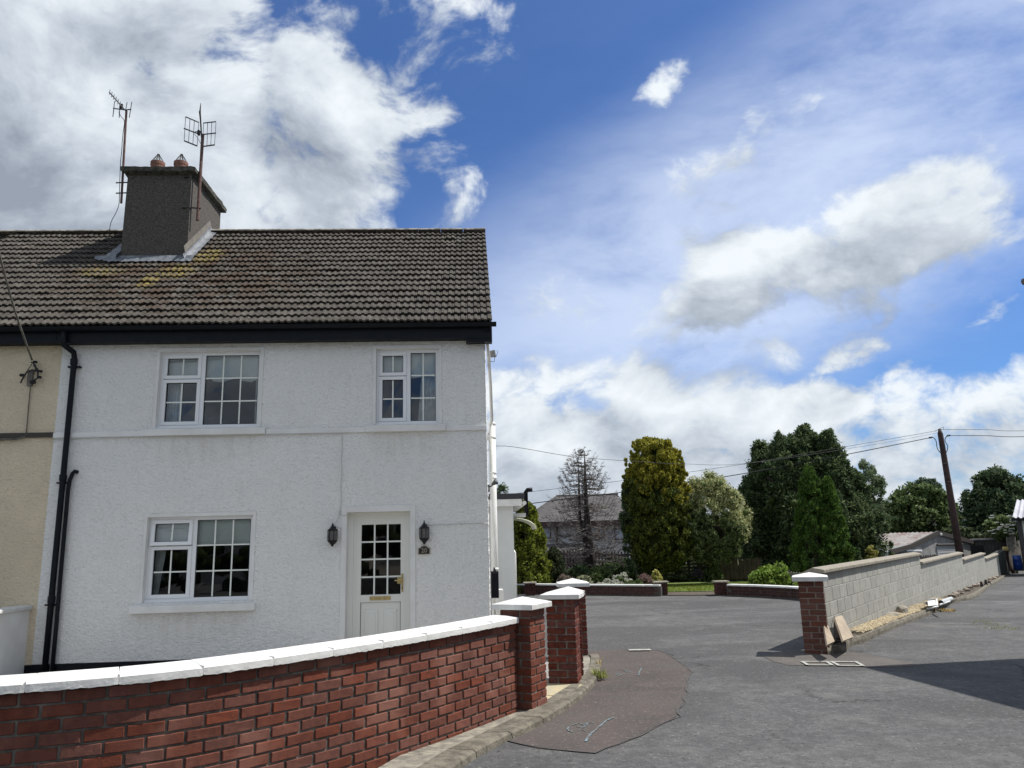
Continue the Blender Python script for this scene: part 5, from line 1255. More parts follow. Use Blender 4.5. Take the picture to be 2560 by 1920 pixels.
for k, (x, y, r) in enumerate(((2458, 1557, .18), (2478, 1566, .28), (2500, 1574, .3), (2512, 1577, .22))):
    tufts('lane_weeds', ['leftmost', 'second', 'third', 'rightmost'][k] + ' thin yellow weed tuft growing through the lane asphalt', 'weed', gp(x, y), r, 55, .028, MT['weed'], w=.007)

# ================================================================== GARDEN WALL ACROSS THE ROAD
def low_wall(pts, h, label, piers, dark=False):
    r = thing('low_wall', label, 'wall', tuple(pts[0])); P = densify(pts, .6)
    for a, b in zip(P, P[1:]):
        pass
    core = MB(); bricks = MB(); copm = MB()
    Ls = np.r_[0, np.cumsum([np.linalg.norm(b - a) for a, b in zip(P, P[1:])])]
    def al(s):
        i = min(max(np.searchsorted(Ls, s, 'right') - 1, 0), len(P) - 2); t = (s - Ls[i]) / (Ls[i + 1] - Ls[i]); tg = (P[i + 1] - P[i]); tg = tg / np.linalg.norm(tg); return P[i] * (1 - t) + P[i + 1] * t, tg, np.array([tg[1], -tg[0], 0])
    for a, b in zip(P, P[1:]):
        t = (b - a) / np.linalg.norm(b - a); n = np.array([t[1], -t[0], 0]); core.obox((a + b) / 2 - n * .055 + ZV * (h / 2 - .03), t, n, ZV, np.linalg.norm(b - a) / 2 + .02, .10, h / 2 + .02)
    rows = int(h / .075)
    for k in range(rows):
        s = .12 + (k % 2) * .11
        while s < Ls[-1] - .1:
            p, t, n = al(s); bricks.obox(p + ZV * (h - .05 - .075 * k) - n * (.003 - RNG.uniform(0, .006)), t, n, ZV, .103, .05, .031); s += .225
    s = 0
    while s < Ls[-1] - .05:
        e = min(s + .92, Ls[-1]); p, t, n = al((s + e) / 2); MB().obox(p - n * .055 + ZV * (h + .022), t, n, ZV, (e - s) / 2 - .006, .135, .022).build('coping_slab', MT['coping'], r, bevel=.006); s = e
    core.build('mortar', MT['mortar_dark'], r); tag(bricks.build('bricks', MT['brick_dull'], r), kind='stuff')
    return r
GW = [gz(1150, 1483), gz(1293, 1485), gz(1467, 1488), gz(1600, 1490), gz(1652, 1490.5)]
low_wall(GW, .27, 'low dark brick garden wall with white coping left of the lawn opening', None)
GW2 = [gz(1822, 1490), gz(1900, 1493), gz(1980, 1498), gz(2040, 1504)]
low_wall(GW2, .27, 'low dark brick garden wall with white coping right of the lawn opening', None)
for (px_, lab) in ((1326, 'low dark brick pier seen behind the white extension'), (1655, 'low brick pier left of the lawn opening'), (1806, 'low brick pier right of the lawn opening')):
    c = gz(px_, 1489) + np.array([0, .08, 0]); r = thing('low_pier', lab, 'pier', tuple(c), 'low brick piers of the garden wall')
    MB().obox(c + ZV * .165, np.array([1, 0, 0]), np.array([0, 1, 0]), ZV, .145, .145, .18).build('mortar', MT['mortar_dark'], r)
    bb = MB()
    for k in range(4):
        for sx_ in ((-.075, .075) if k % 2 else (-.1, .05)):
            for A in range(4):
                X = np.array([cos(A * pi / 2), sin(A * pi / 2), 0]); Y = np.array([-X[1], X[0], 0]); bb.obox(c + X * sx_ - Y * .115 + ZV * (.31 - .078 * k), X, Y, ZV, .07 if k % 2 else (.045 if sx_ < 0 else .095), .045, .034)
    tag(bb.build('bricks', MT['brick_dull'], r), kind='stuff')
    MB().obox(c + ZV * .37, np.array([1, 0, 0]), np.array([0, 1, 0]), ZV, .20, .20, .022).build('cap', MT['block_coping'], r, bevel=.008)

# garden ground and lawn
gl_ = [np.array([p[0], p[1] + .15, 0]) for p in GW] + [np.array([p[0], p[1] + .2, 0]) for p in GW2] + [np.array([17, 20, 0]) * 0 + np.array([8.2, 19.8, 0]), np.array([13.5, 26.5, 0]), np.array([14, 31.5, 0]), np.array([-6, 31.5, 0]), np.array([-6, 25, 0])]
sheet('garden_soil', gl_, .02, MT['soil'], 1.0)
lw = [gp(1590, 1484), gp(1680, 1482), gp(1800, 1480), gp(1900, 1485), np.array([8.5, 22, 0]), np.array([9.5, 26, 0]), gp(1870, 1446), gp(1700, 1446), gp(1640, 1450), gp(1560, 1462)]
sheet('lawn', lw, .035, MT['lawn'], 1.0)
V = []; Q = []
def inpoly(x, y, P):
    c = False; j = len(P) - 1
    for i in range(len(P)):
        if (P[i][1] > y) != (P[j][1] > y) and x < (P[j][0] - P[i][0]) * (y - P[i][1]) / (P[j][1] - P[i][1]) + P[i][0]: c = not c
        j = i
    return c
lx0, lx1, ly0, ly1 = 2.2, 9.5, 21.7, 27.5
for i in range(26000):
    x, y = RNG.uniform(lx0, lx1), RNG.uniform(ly0, ly1)
    if not inpoly(x, y, lw): continue
    k = len(V); a = RNG.uniform(0, 6.28); h = RNG.uniform(.015, .05); z = gh(x, y) + .03; dx, dy = cos(a) * .012, sin(a) * .012
    V += [(x - dx, y - dy, z), (x + dx, y + dy, z), (x + RNG.normal(0, .02), y + RNG.normal(0, .02), z + h)]; Q.append((k, k + 1, k + 2))
o = mesh_obj('grass', np_mesh('grass', np.array(V), np.array(Q), fol('grass_blade', (.09, .13, .02), (.14, .19, .03), (.26, .27, .05)))); tag(o, 'short grass blades of the sunlit lawn', 'grass', kind='stuff')
c = [np.array(gp(*q, .012)) for q in [(1676, 1489), (1720, 1489.5), (1716, 1487.8), (1676, 1487.6)]]

# ================================================================== FOLIAGE
def leaves(C, S, per, leaf, asp=2.2, out=.6, up=.0, shell=(.55, 1.05), seed=0, droop=0.):
    """C centres (n,3), S radii (n,3): per leaves in the shell of each ellipsoid"""
    rg = np.random.default_rng(seed); n = len(C); N_ = n * per
    d = rg.normal(size=(N_, 3)); d /= np.linalg.norm(d, axis=1)[:, None]; r = rg.uniform(shell[0], shell[1], (N_, 1))
    CC = np.repeat(C, per, 0); SS = np.repeat(S, per, 0); P = CC + d * r * SS
    rnd = rg.normal(size=(N_, 3)); ax = d * out + rnd * .55 + np.array([0, 0, up - droop]); ax /= np.linalg.norm(ax, axis=1)[:, None]
    nn = d + rg.normal(size=(N_, 3)) * .5; s = np.cross(ax, nn); s /= np.linalg.norm(s, axis=1)[:, None] + 1e-9
    L = leaf * rg.uniform(.6, 1.4, (N_, 1)); Wd = L / asp
    V = np.stack([P - ax * L * .5, P + s * Wd * .5, P + ax * L * .5, P - s * Wd * .5], 1).reshape(-1, 3)
    Fq = np.arange(N_ * 4).reshape(-1, 4); return V, Fq
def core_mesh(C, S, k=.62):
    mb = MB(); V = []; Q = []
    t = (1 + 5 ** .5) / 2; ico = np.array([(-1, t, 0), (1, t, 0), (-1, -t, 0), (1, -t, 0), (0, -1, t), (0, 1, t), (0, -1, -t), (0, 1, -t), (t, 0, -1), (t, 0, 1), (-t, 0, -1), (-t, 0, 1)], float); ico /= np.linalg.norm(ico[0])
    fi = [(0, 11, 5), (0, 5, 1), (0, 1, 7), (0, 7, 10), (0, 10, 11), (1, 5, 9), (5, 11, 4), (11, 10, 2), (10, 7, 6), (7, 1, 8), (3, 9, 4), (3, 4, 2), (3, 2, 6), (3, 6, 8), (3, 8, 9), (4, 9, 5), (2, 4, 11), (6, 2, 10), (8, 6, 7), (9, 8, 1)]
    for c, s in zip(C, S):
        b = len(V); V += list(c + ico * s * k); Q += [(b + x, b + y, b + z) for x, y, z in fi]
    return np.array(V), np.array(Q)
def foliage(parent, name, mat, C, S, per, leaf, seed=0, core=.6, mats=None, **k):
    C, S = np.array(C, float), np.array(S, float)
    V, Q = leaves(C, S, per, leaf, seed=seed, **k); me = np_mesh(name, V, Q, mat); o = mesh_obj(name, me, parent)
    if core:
        V, Q = core_mesh(C, S, core); mesh_obj('inner_' + name, np_mesh('inner_' + name, V, Q, MT['f_cyp_dark'] if mats is None else mats), parent)  # solid core added to block light; darker leaf colour paints the inner shade
    return o
def envelope(base, H, prof, n, cs, seed, lump=.12, tilt=(0, 0), ell=1.0):
    """clump centres on a surface of revolution; prof(t)->radius for t in 0..1"""
    rg = np.random.default_rng(seed); C = []; S = []
    for i in range(n):
        t = rg.uniform(0, 1) ** .9; a = rg.uniform(0, 2 * pi); R = prof(t)
        R *= 1 + lump * mnoise.noise(Vector((cos(a) * 1.6, sin(a) * 1.6, t * H * .9 + seed))) * 2
        q = R * rg.uniform(.62, 1.0); s = cs * rg.uniform(.6, 1.2) * (1 - .35 * t)
        C.append((base[0] + q * cos(a) + tilt[0] * t, base[1] + q * sin(a) * ell + tilt[1] * t, base[2] + H * t)); S.append((s, s, s * 1.15))
        if i % 3 == 0:
            q = R * rg.uniform(1.0, 1.16); s2 = s * rg.uniform(.28, .5); C.append((base[0] + q * cos(a), base[1] + q * sin(a) * ell, base[2] + H * min(1.03, t + rg.uniform(0, .04)))); S.append((s2, s2, s2 * 1.5))
    return C, S
def heart(parent, base, H, prof, k=.72, mat='f_cyp_dark', ang=14):  # dark core added inside the crown to stop sky showing through
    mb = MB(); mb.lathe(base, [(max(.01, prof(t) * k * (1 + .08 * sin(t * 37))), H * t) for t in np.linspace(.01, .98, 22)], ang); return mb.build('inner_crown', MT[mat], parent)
def trunk(parent, base, top, r0, r1, mat='bark', limbs=0, seed=0, spread=1.):
    rg = np.random.default_rng(seed); mb = MB(); b, t = np.array(base, float), np.array(top, float)
    pts = [b + (t - b) * k / 6 + np.array([rg.normal(0, .03), rg.normal(0, .03), 0]) * (k > 0) for k in range(7)]; mb.tube(pts, list(np.linspace(r0, r1, 7)), 9)
    for k in range(limbs):
        f_ = rg.uniform(.35, .95); p = b + (t - b) * f_; a = rg.uniform(0, 6.28); L = spread * rg.uniform(.5, 1.); q = p + np.array([cos(a) * L, sin(a) * L, L * .7]); mb.tube([p, (p + q) / 2 + ZV * .05, q], [r0 * .35, r0 * .22, r0 * .1], 6)
    return mb.build('trunk', MT[mat], parent, smooth=True)
def base_at(px_, Y): p = at(px_, 1400, Y); return np.array([p[0], p[1], gh(p[0], p[1])])
def hgt(b, py_): return zat(b, py_) - b[2]

# golden columnar cypress (with a slim dark side column)
b = base_at(1652, 26.5); H = hgt(b, 1098); wv_ = 26.5 / F
t_ = thing('cypress_tree', 'tall broad golden topped cypress in the middle of the garden', 'tree', tuple(b)); trunk(t_, gp(1673, 1449) + np.array([0, .3, 0]), b + ZV * H * .7, .22, .08)
def pc(t): return (76 * wv_) * min(1, (t / .12) ** .5 if t < .12 else 1) * (1 - .42 * max(0, (t - .45) / .55) ** 2.2) * (.92 if t < .2 else 1) * (1 if t < .93 else max(.1, (1 - t) / .07) ** .45)
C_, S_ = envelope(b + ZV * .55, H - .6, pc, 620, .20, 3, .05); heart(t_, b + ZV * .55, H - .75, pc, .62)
C_, S_ = np.array(C_), np.array(S_)
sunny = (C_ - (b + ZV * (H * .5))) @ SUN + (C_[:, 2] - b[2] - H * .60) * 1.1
hi = sunny + np.random.default_rng(1).normal(0, .35, len(C_)) > .55  # sun-facing and high clumps get the golden leaf, so sunlight is painted in
foliage(t_, 'crown', MT['f_cyp'], C_[hi], S_[hi], 150, .085, 5, .55, up=.55, asp=1.8); foliage(t_, 'crown', fol('cypress_shaded_green', (.020, .034, .008), (.062, .082, .016), (.18, .19, .035)), C_[~hi], S_[~hi], 120, .085, 6, .55, up=.55, asp=1.8)
bb = base_at(1584, 26.8); C_, S_ = envelope(bb + ZV * .5, hgt(bb, 1178) - .5, lambda t: 25 * wv_ * (1 - t) ** .5 + .08, 110, .17, 8, .05)
foliage(t_, 'side_crown', MT['f_dark'], C_, S_, 110, .08, 9, .55, up=.5)
# cream flowered shrub tree
b = base_at(1782, 27); t_ = thing('shrub_tree', 'cream flowered round tree right of the golden cypress', 'tree', tuple(b)); trunk(t_, gp(1850, 1450), b + ZV * 1.9 + np.array([.3, 0, 0]), .20, .10, limbs=5, seed=4)
rg = np.random.default_rng(21); C_ = []; S_ = []
zc = zat(b, 1300) ; cw = 92 * 27 / F
for i in range(300):
    d = rg.normal(size=3); d /= np.linalg.norm(d); r = rg.uniform(.72, 1.02); C_.append((b[0] + d[0] * cw * r, b[1] + d[1] * cw * r, zc + d[2] * (108 * 27 / F) * r)); s = rg.uniform(.14, .26); S_.append((s, s, s))
C_, S_ = np.array(C_), np.array(S_); top = (C_ - np.array([b[0], b[1], zc])) @ SUN + rg.normal(0, .25, len(C_)) > .15  # light side painted: clumps toward the sun take cream, the others a shade colour
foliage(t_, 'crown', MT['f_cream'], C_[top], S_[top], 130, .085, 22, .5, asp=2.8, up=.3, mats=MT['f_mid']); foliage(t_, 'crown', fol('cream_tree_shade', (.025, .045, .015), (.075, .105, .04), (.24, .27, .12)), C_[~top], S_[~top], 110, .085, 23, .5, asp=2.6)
# big dark conifer
b = base_at(2030, 30); H = hgt(b, 1085); k_ = 30 / F
t_ = thing('conifer_tree', 'largest dark spreading conifer with several ragged tops', 'tree', tuple(b)); trunk(t_, b, b + ZV * H * .8, .4, .1, limbs=8, seed=6, spread=1.6)
C_ = []; S_ = []
for cx_, ty, wd_, lo, n_, sd_ in ((2040, 1074, 92, 1425, 420, 1), (1930, 1110, 66, 1425, 260, 2), (2105, 1080, 62, 1420, 240, 3), (2150, 1180, 66, 1425, 260, 4), (1895, 1185, 46, 1425, 150, 5), (1985, 1092, 60, 1300, 150, 6), (2075, 1100, 80, 1400, 200, 7)):
    bb = base_at(cx_, 30 + (sd_ % 3) * .5); zt__ = zat(bb, ty); zl = zat(bb, lo)
    pf = lambda t, w=wd_: w * k_ * (.82 + .18 * sin(t * pi)) * max(.06, 1 - t ** 3.2) ** .65
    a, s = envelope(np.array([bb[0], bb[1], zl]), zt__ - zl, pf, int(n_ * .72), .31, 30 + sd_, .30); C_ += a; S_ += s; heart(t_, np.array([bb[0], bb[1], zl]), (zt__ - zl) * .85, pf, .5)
foliage(t_, 'crown', MT['f_dark'], C_, S_, 105, .135, 33, .5, asp=2.8, droop=.1, out=1.1, shell=(.5, 1.22))
# green pointed pair in front
b = base_at(2050, 26); t_ = thing('cypress_tree', 'narrow dark green pointed cypress pair in front of the large conifer', 'tree', tuple(b)); C_ = []; S_ = []; k_ = 26 / F
for cx_, ty, w_, sd_ in ((2043, 1180, 66, 1), (2090, 1205, 42, 2)):
    bb = base_at(cx_, 26 - sd_ * .2); a, s = envelope(bb + ZV * .1, hgt(bb, ty), lambda t, w=w_: w * k_ * (1 - t) ** .72 + .04, 230, .17, 60 + sd_, .07); C_ += a; S_ += s
foliage(t_, 'crown', MT['f_darkg'], C_, S_, 120, .07, 44, .6, up=.9, asp=2.6); trunk(t_, b, b + ZV * 2, .15, .05)
# yellow-green conifer by the extension, dark small one beside it
b = base_at(1318, 25.2); t_ = thing('conifer_tree', 'bushy yellow green conifer beside the white extension', 'tree', tuple(b)); k_ = 25.2 / F
C_, S_ = envelope(b, hgt(b, 1262), lambda t: 54 * k_ * (1 - t) ** .8 + .12, 300, .22, 70, .2); foliage(t_, 'crown', MT['f_hedge'], C_, S_, 120, .11, 71, .55, asp=2.6, out=1.1, up=.2); trunk(t_, b, b + ZV * 2, .12, .05)
b = base_at(1384, 25.6); t_ = thing('conifer_tree', 'small dark rounded conifer next to the yellow green one', 'tree', tuple(b))
C_, S_ = envelope(b, hgt(b, 1374), lambda t: 30 * k_ * (1 - t * t) ** .6 + .03, 130, .16, 75, .08); foliage(t_, 'crown', fol('dull_conifer', (.018, .028, .014), (.036, .052, .026), (.09, .10, .055)), C_, S_, 120, .06, 76, .6, up=.4); trunk(t_, b, b + ZV, .08, .03)
# behind extension: pale tops
b = base_at(1258, 30); t_ = thing('shrub_tree', 'pale feathery treetop showing above the extension roof', 'tree', tuple(b)); C_, S_ = envelope(b, hgt(b, 1215), lambda t: .7 * (1 - t) ** .5 + .05, 90, .2, 77); foliage(t_, 'crown', MT['f_willow'], C_, S_, 60, .11, 78, 0, asp=3, up=.6); trunk(t_, b, b + ZV * 2.5, .1, .04)

# dead tree
b = base_at(1472, 28.3); H = hgt(b, 1128); t_ = thing('dead_tree', 'leafless grey conifer skeleton in front of the slate roofed house', 'tree', tuple(b))
mb = MB(); tops = [b + ZV * H + np.array([.02, 0, 0]), b + ZV * (H * .97) + np.array([-.22, .1, 0])]
mb.tube([b, b + ZV * H * .25 + np.array([.02, 0, 0]), b + ZV * H * .6, tops[0]], [.30, .2, .085, .012], 9); mb.tube([b + ZV * H * .2, b + ZV * H * .5 + np.array([-.25, .1, 0]), tops[1]], [.12, .06, .008], 7)
tr_ = mb.build('trunk', MT['bark'], t_, smooth=True)
rg = np.random.default_rng(5); br = MB(); tw = MB()
for i in range(300):
    f_ = rg.uniform(.18, 1.0) ** 1.2; a = rg.uniform(0, 6.28); R = 1.5 * (1 - f_ * .18) * (1 - max(0, (f_ - .45) / .55) ** 2.0 * .80) * rg.uniform(.75, 1.08); z0 = H * f_ - R * .12
    p = b + ZV * z0 + np.array([-.05 if f_ < .7 else -.1, 0, 0]); dr_ = np.array([cos(a), sin(a), 0]); sag = .12 if f_ < .5 else -.1
    if f_ > .5: R *= .9
    pts = [p, p + dr_ * R * .4 - ZV * sag * R * .7, p + dr_ * R * .75 - ZV * sag * R * .5, p + dr_ * R + ZV * R * (.10 + f_ * .62)]; pts = catmull(pts, 3); n = len(pts)
    br.tube(pts, list(np.linspace(.014, .004, n)), 4, cap=False)
    for j in range(rg.integers(10, 15)):
        q = pts[rg.integers(2, n)]; a2 = a + rg.normal(0, .9); L = rg.uniform(.12, .38) * (.35 + .75 * (1 - f_)); e = q + np.array([cos(a2), sin(a2), 0]) * L * .8 + ZV * L * rg.uniform(-.25, .75); m2 = (q + e) / 2 - ZV * L * .12
        tw.tube([q, m2, e], [.007, .006, .004], 3, cap=False)
        for _ in range(2):
            a3 = a2 + rg.normal(0, 1.0); L3 = L * .5; e3 = m2 + np.array([cos(a3), sin(a3), 0]) * L3 + ZV * L3 * rg.uniform(-.2, .7); tw.tube([m2, e3], [.0055, .0035], 3, cap=False)
br.build('branches', MT['deadwood'], t_); tw.build('twigs', MT['deadwood'], t_)

# shrubs
def shrub(px_, py0, py1, w_px, Y, mat, label, leaf=.06, n=46, per=110, seed=0, name='shrub', asp=1.8, up=.2, core=.6, rag=.0):
    b = base_at(px_, Y); zt__ = zat(b, py1); zb__ = zat(b, py0); k_ = Y / F; W_ = w_px * k_ / 2; Hh = zt__ - zb__; rg = np.random.default_rng(seed + 100); C_ = []; S_ = []
    for i in range(n):
        d = rg.normal(size=3); d /= np.linalg.norm(d); d[2] = abs(d[2]) if rg.uniform() < .8 else d[2] * .3; r = rg.uniform(.55, .9); s = min(W_, Hh) * rg.uniform(.18, .34)
        C_.append((b[0] + d[0] * W_ * r, b[1] + d[1] * W_ * r * .9, zb__ + max(.05, d[2] * Hh * r * (1 + rag * rg.normal())))); S_.append((s, s, s))
    r = thing(name, label, name.replace('_', ' '), (b[0], b[1], zb__)); foliage(r, 'foliage', mat, C_, S_, per, leaf, seed, core, asp=asp, up=up); return r
shrub(1924, 1470, 1405, 108, 22.4, MT['f_bush'], 'bright green rounded bush behind the right low wall', .075, 90, 130, 1, 'bush', 1.3)
shrub(1447, 1448, 1410, 58, 26.4, MT['f_dark'], 'dark leafy shrub under the dead tree', .09, 40, 90, 2)
shrub(1456, 1462, 1437, 46, 24, fol('mixed_grey', (.06, .08, .03), (.18, .20, .10), (.42, .42, .32)), 'pale flowering cushion shrub in the rockery', .05, 36, 90, 3)
shrub(1490, 1455, 1430, 36, 25, MT['f_mid'], 'green cushion plant beside the rockery stone', .05, 30, 90, 4)
shrub(1552, 1462, 1434, 52, 24, MT['f_silver'], 'silver leaved plant mound in the rockery centre', .05, 44, 90, 5)
shrub(1520, 1464, 1448, 70, 23.6, MT['f_silver'], 'low pale groundcover mat at the rockery front', .045, 50, 80, 6)
shrub(1546, 1452, 1440, 24, 23.8, MT['f_mid'], 'small green clump amid the silver leaved mound', .04, 20, 80, 7)
shrub(1608, 1462, 1432, 40, 23.8, MT['f_purple'], 'purple brown heather clump before the yellow shrub', .06, 40, 100, 8, asp=4, up=.9)
shrub(1637, 1460, 1424, 32, 24.5, MT['f_yellow'], 'yellow leaved shrub left of the cypress trunk', .07, 34, 90, 9)
shrub(1420, 1466, 1450, 40, 24, MT['f_purple'], 'low brownish heather beside the dark small conifer', .05, 26, 80, 10)
shrub(1697, 1447, 1414, 30, 27, fol('dusty_green', (.04, .06, .025), (.10, .13, .06), (.2, .22, .12)), 'upright green shrub right of the cypress trunk', .06, 30, 90, 11)
shrub(1742, 1447, 1420, 34, 27.3, fol('lilac_grey', (.06, .05, .06), (.11, .10, .11), (.2, .18, .2)), 'grey purple low shrub beside the statue', .06, 28, 80, 12)
shrub(1777, 1447, 1401, 50, 27.3, MT['f_mid'], 'dark green rhododendron like shrub before the brown fence', .08, 44, 100, 13)
shrub(1745, 1447, 1432, 90, 27.6, MT['f_dark'], 'low dark planting along the back fence', .07, 50, 80, 14)
shrub(1600, 1430, 1400, 60, 27.8, MT['f_dark'], 'dark shrub mass left of the cypress trunk by the fence', .09, 50, 90, 15)
shrub(1530, 1432, 1405, 70, 28.0, MT['f_dark'], 'dark shrub mass right of the dead tree trunk', .09, 50, 90, 16)
b = gp(1502, 1450, .05); rock(b + ZV * .12, .33, .2, .12, 3.3, MT['stone'], 'rockery_stone', lab='flat grey stone in the rockery between cushion plants')
for i, (x0, x1) in enumerate(((1480, 1600), (1600, 1720), (1720, 1840), (1840, 1960))):
    shrub((x0 + x1) / 2, 1452, 1392, (x1 - x0) * 1.15, 30.5, MT['f_dark'], ['first', 'second', 'third', 'fourth'][i] + ' dark hedge stretch from the left behind the garden fences', .11, 60, 90, 60 + i, 'hedge', core=.8)
shrub(1412, 1462, 1436, 50, 24.6, fol('pink_grey', (.08, .06, .05), (.18, .14, .12), (.34, .28, .24)), 'wispy pinkish grey plant clump before the small dark conifer', .06, 34, 90, 71, asp=3.5, up=.7)
shrub(1582, 1464, 1446, 50, 23.6, MT['f_mid'], 'low green cushion between silver mound and heather', .045, 30, 80, 72)
shrub(1500, 1440, 1414, 60, 26.6, MT['f_mid'], 'green leafy shrub just behind the flat rockery stone', .08, 44, 90, 73)
# statue
c = gp(1718, 1444); st_ = thing('garden_statue', 'white garden statue figure standing among dark shrubs', 'statue', tuple(c)); k_ = c[1] / F
mb = MB(); mb.lathe(c, [(.13, 0), (.13, .1), (.09, .13), (.09, .2)], 12); mb.build('pedestal', MT['cap'], st_)
mb = MB(); pts = [c + np.array([.02, 0, .2]), c + np.array([.05, 0, .30]), c + np.array([-.02, 0, .44]), c + np.array([-.05, 0, .56]), c + np.array([-.03, 0, .64])]; mb.tube(catmull(pts, 3), list(np.interp(np.linspace(0, 1, 13), [0, .25, .5, .75, .9, 1], [.07, .085, .05, .065, .03, .03])), 10)
mb.tube([c + np.array([-.03, 0, .54]), c + np.array([-.12, -.03, .42]), c + np.array([-.15, -.03, .34])], [.028, .022, .018], 6); mb.tube([c + np.array([0, 0, .42]), c + np.array([.12, -.02, .36]), c + np.array([.17, 0, .24])], [.05, .035, .03], 7); mb.build('figure', MT['cap'], st_, smooth=True)
rock(c + np.array([-.03, 0, .70]), .055, .055, .07, 1, MT['cap'], 'head', st_)
# bird table
c = base_at(1590, 26.8); bt = thing('bird_table', 'pale bird table on a thin post left of the cypress', 'bird table', tuple(c)); zz_ = zat(c, 1397)
MB().tube([c, (*c[:2], zz_)], .025, 6).build('post', MT['wood_grey'], bt); MB().obox((*c[:2], zz_), np.array([1, 0, 0]), np.array([0, 1, 0]), ZV, .17, .17, .02).build('tray', MT['conc'], bt)

# fences behind the garden
def picket_fence(p0, p1, z0, z1, label, mat, w=.07, gap=.055, name='picket_fence', rails=(.25, .8), pointed=True):
    p0, p1 = np.array(p0, float), np.array(p1, float); t = p1 - p0; t[2] = 0; L = np.linalg.norm(t); t = t / L; n = np.array([t[1], -t[0], 0]); r = thing(name, label, 'fence', (p0[0], p0[1], z0))
    mb = MB(); h = z1 - z0; mb.add([], [])
    mb.obox((0, 0, h * .47), (1, 0, 0), (0, 1, 0), (0, 0, 1), w / 2, .009, h * .47)
    if pointed: mb.add([(-w / 2, -.009, h * .94), (w / 2, -.009, h * .94), (0, -.009, h), (-w / 2, .009, h * .94), (w / 2, .009, h * .94), (0, .009, h)], [(0, 1, 2), (5, 4, 3), (0, 2, 5, 3), (1, 4, 5, 2)])
    me = mb.me('picket', mat); s = w / 2; a = atan2(t[1], t[0])
    while s < L:
        q = p0 + t * s; o = bpy.data.objects.new('picket', me); place(o, r, (q[0], q[1], z0 + random.uniform(-.015, .015))); o.rotation_euler = (0, random.gauss(0, .012), a); s += w + gap
    for f_ in rails: MB().obox((*((p0 + p1) / 2)[:2], z0 + h * f_), t, n, ZV, L / 2, .018, .04).build('rail', mat, r)
    for k in range(int(L / 2.2) + 1): q = p0 + t * min(L, k * 2.2) - n * .05; MB().obox((q[0], q[1], z0 + h * .45), t, n, ZV, .05, .05, h * .45).build('post', mat, r)
    return r
a, b = at(1385, 1400, 29.2), at(1475, 1400, 29.2); picket_fence((a[0], a[1], 0), (b[0], b[1], 0), zat(a, 1428), zat(a, 1375), 'dark red picket fence left of the dead tree', MT['picket'], .075, .04)
a, b = at(1479, 1400, 29.2), at(1600, 1400, 29.4); picket_fence((a[0], a[1], 0), (b[0], b[1], 0), zat(a, 1428), zat(a, 1380), 'dark picket fence with pale gaps right of the dead tree', MT['picket_dark'], .06, .065)
def board_fence(p0, p1, z0, z1, label, mat, horiz, bw_=.14, gap=.02):
    p0, p1 = np.array(p0, float), np.array(p1, float); t = p1 - p0; t[2] = 0; L = np.linalg.norm(t); t = t / L; n = np.array([t[1], -t[0], 0]); r = thing('board_fence', label, 'fence', (p0[0], p0[1], z0)); a = atan2(t[1], t[0])
    if horiz:
        me = MB().obox((0, 0, 0), (1, 0, 0), (0, 1, 0), (0, 0, 1), L / 2, .01, bw_ / 2).me('board', mat); z = z0 + bw_ / 2; c = (p0 + p1) / 2
        while z < z1: o = bpy.data.objects.new('board', me); place(o, r, (c[0], c[1], z)); o.rotation_euler = (0, 0, a); z += bw_ + gap
    else:
        me = MB().obox((0, 0, (z1 - z0) / 2), (1, 0, 0), (0, 1, 0), (0, 0, 1), bw_ / 2, .01, (z1 - z0) / 2).me('board', mat); s = bw_ / 2
        while s < L: q = p0 + t * s; o = bpy.data.objects.new('board', me); place(o, r, (q[0], q[1], z0 + random.uniform(-.01, .01))); o.rotation_euler = (0, 0, a); s += bw_ + gap
    k = 0
    while k <= L: q = p0 + t * k - n * .04; MB().obox((q[0], q[1], (z0 + z1) / 2), t, n, ZV, .04, .03, (z1 - z0) / 2 + .03).build('post', mat, r); k += 1.8
a, b = at(1600, 1420, 28.6), at(1766, 1420, 28.6); board_fence((a[0], a[1], 0), (b[0], b[1], 0), zat(a, 1450), zat(a, 1402), 'dark horizontal slat fence behind the statue', M('dark_slat', (.05, .042, .036), (.03, .026, .024), 4, .9), True, .07, .05)
a, b = at(1768, 1420, 28.4), at(1905, 1420, 28.2); board_fence((a[0], a[1], 0), (b[0], b[1], 0), zat(a, 1450), zat(a, 1400), 'brown upright board fence behind the cream flowered tree', M('brown_board', (.075, .052, .036), (.05, .037, .028), 4, .9), False)
a, b = at(1960, 1400, 23.5), at(2030, 1410, 22.5); picket_fence((a[0], a[1], 0), (b[0], b[1], 0), zat(a, 1460), zat(a, 1428), 'low grey picket fence behind the flat white capped pier', MT['wood_grey'], .05, .06)
a, b = at(2190, 1400, 31), at(2345, 1400, 33.5); picket_fence((a[0], a[1], 0), (b[0], b[1], 0), zat(a, 1440), zat(a, 1392), 'dark rounded paling fence behind the block wall', MT['picket_dark'], .09, .09, pointed=False)

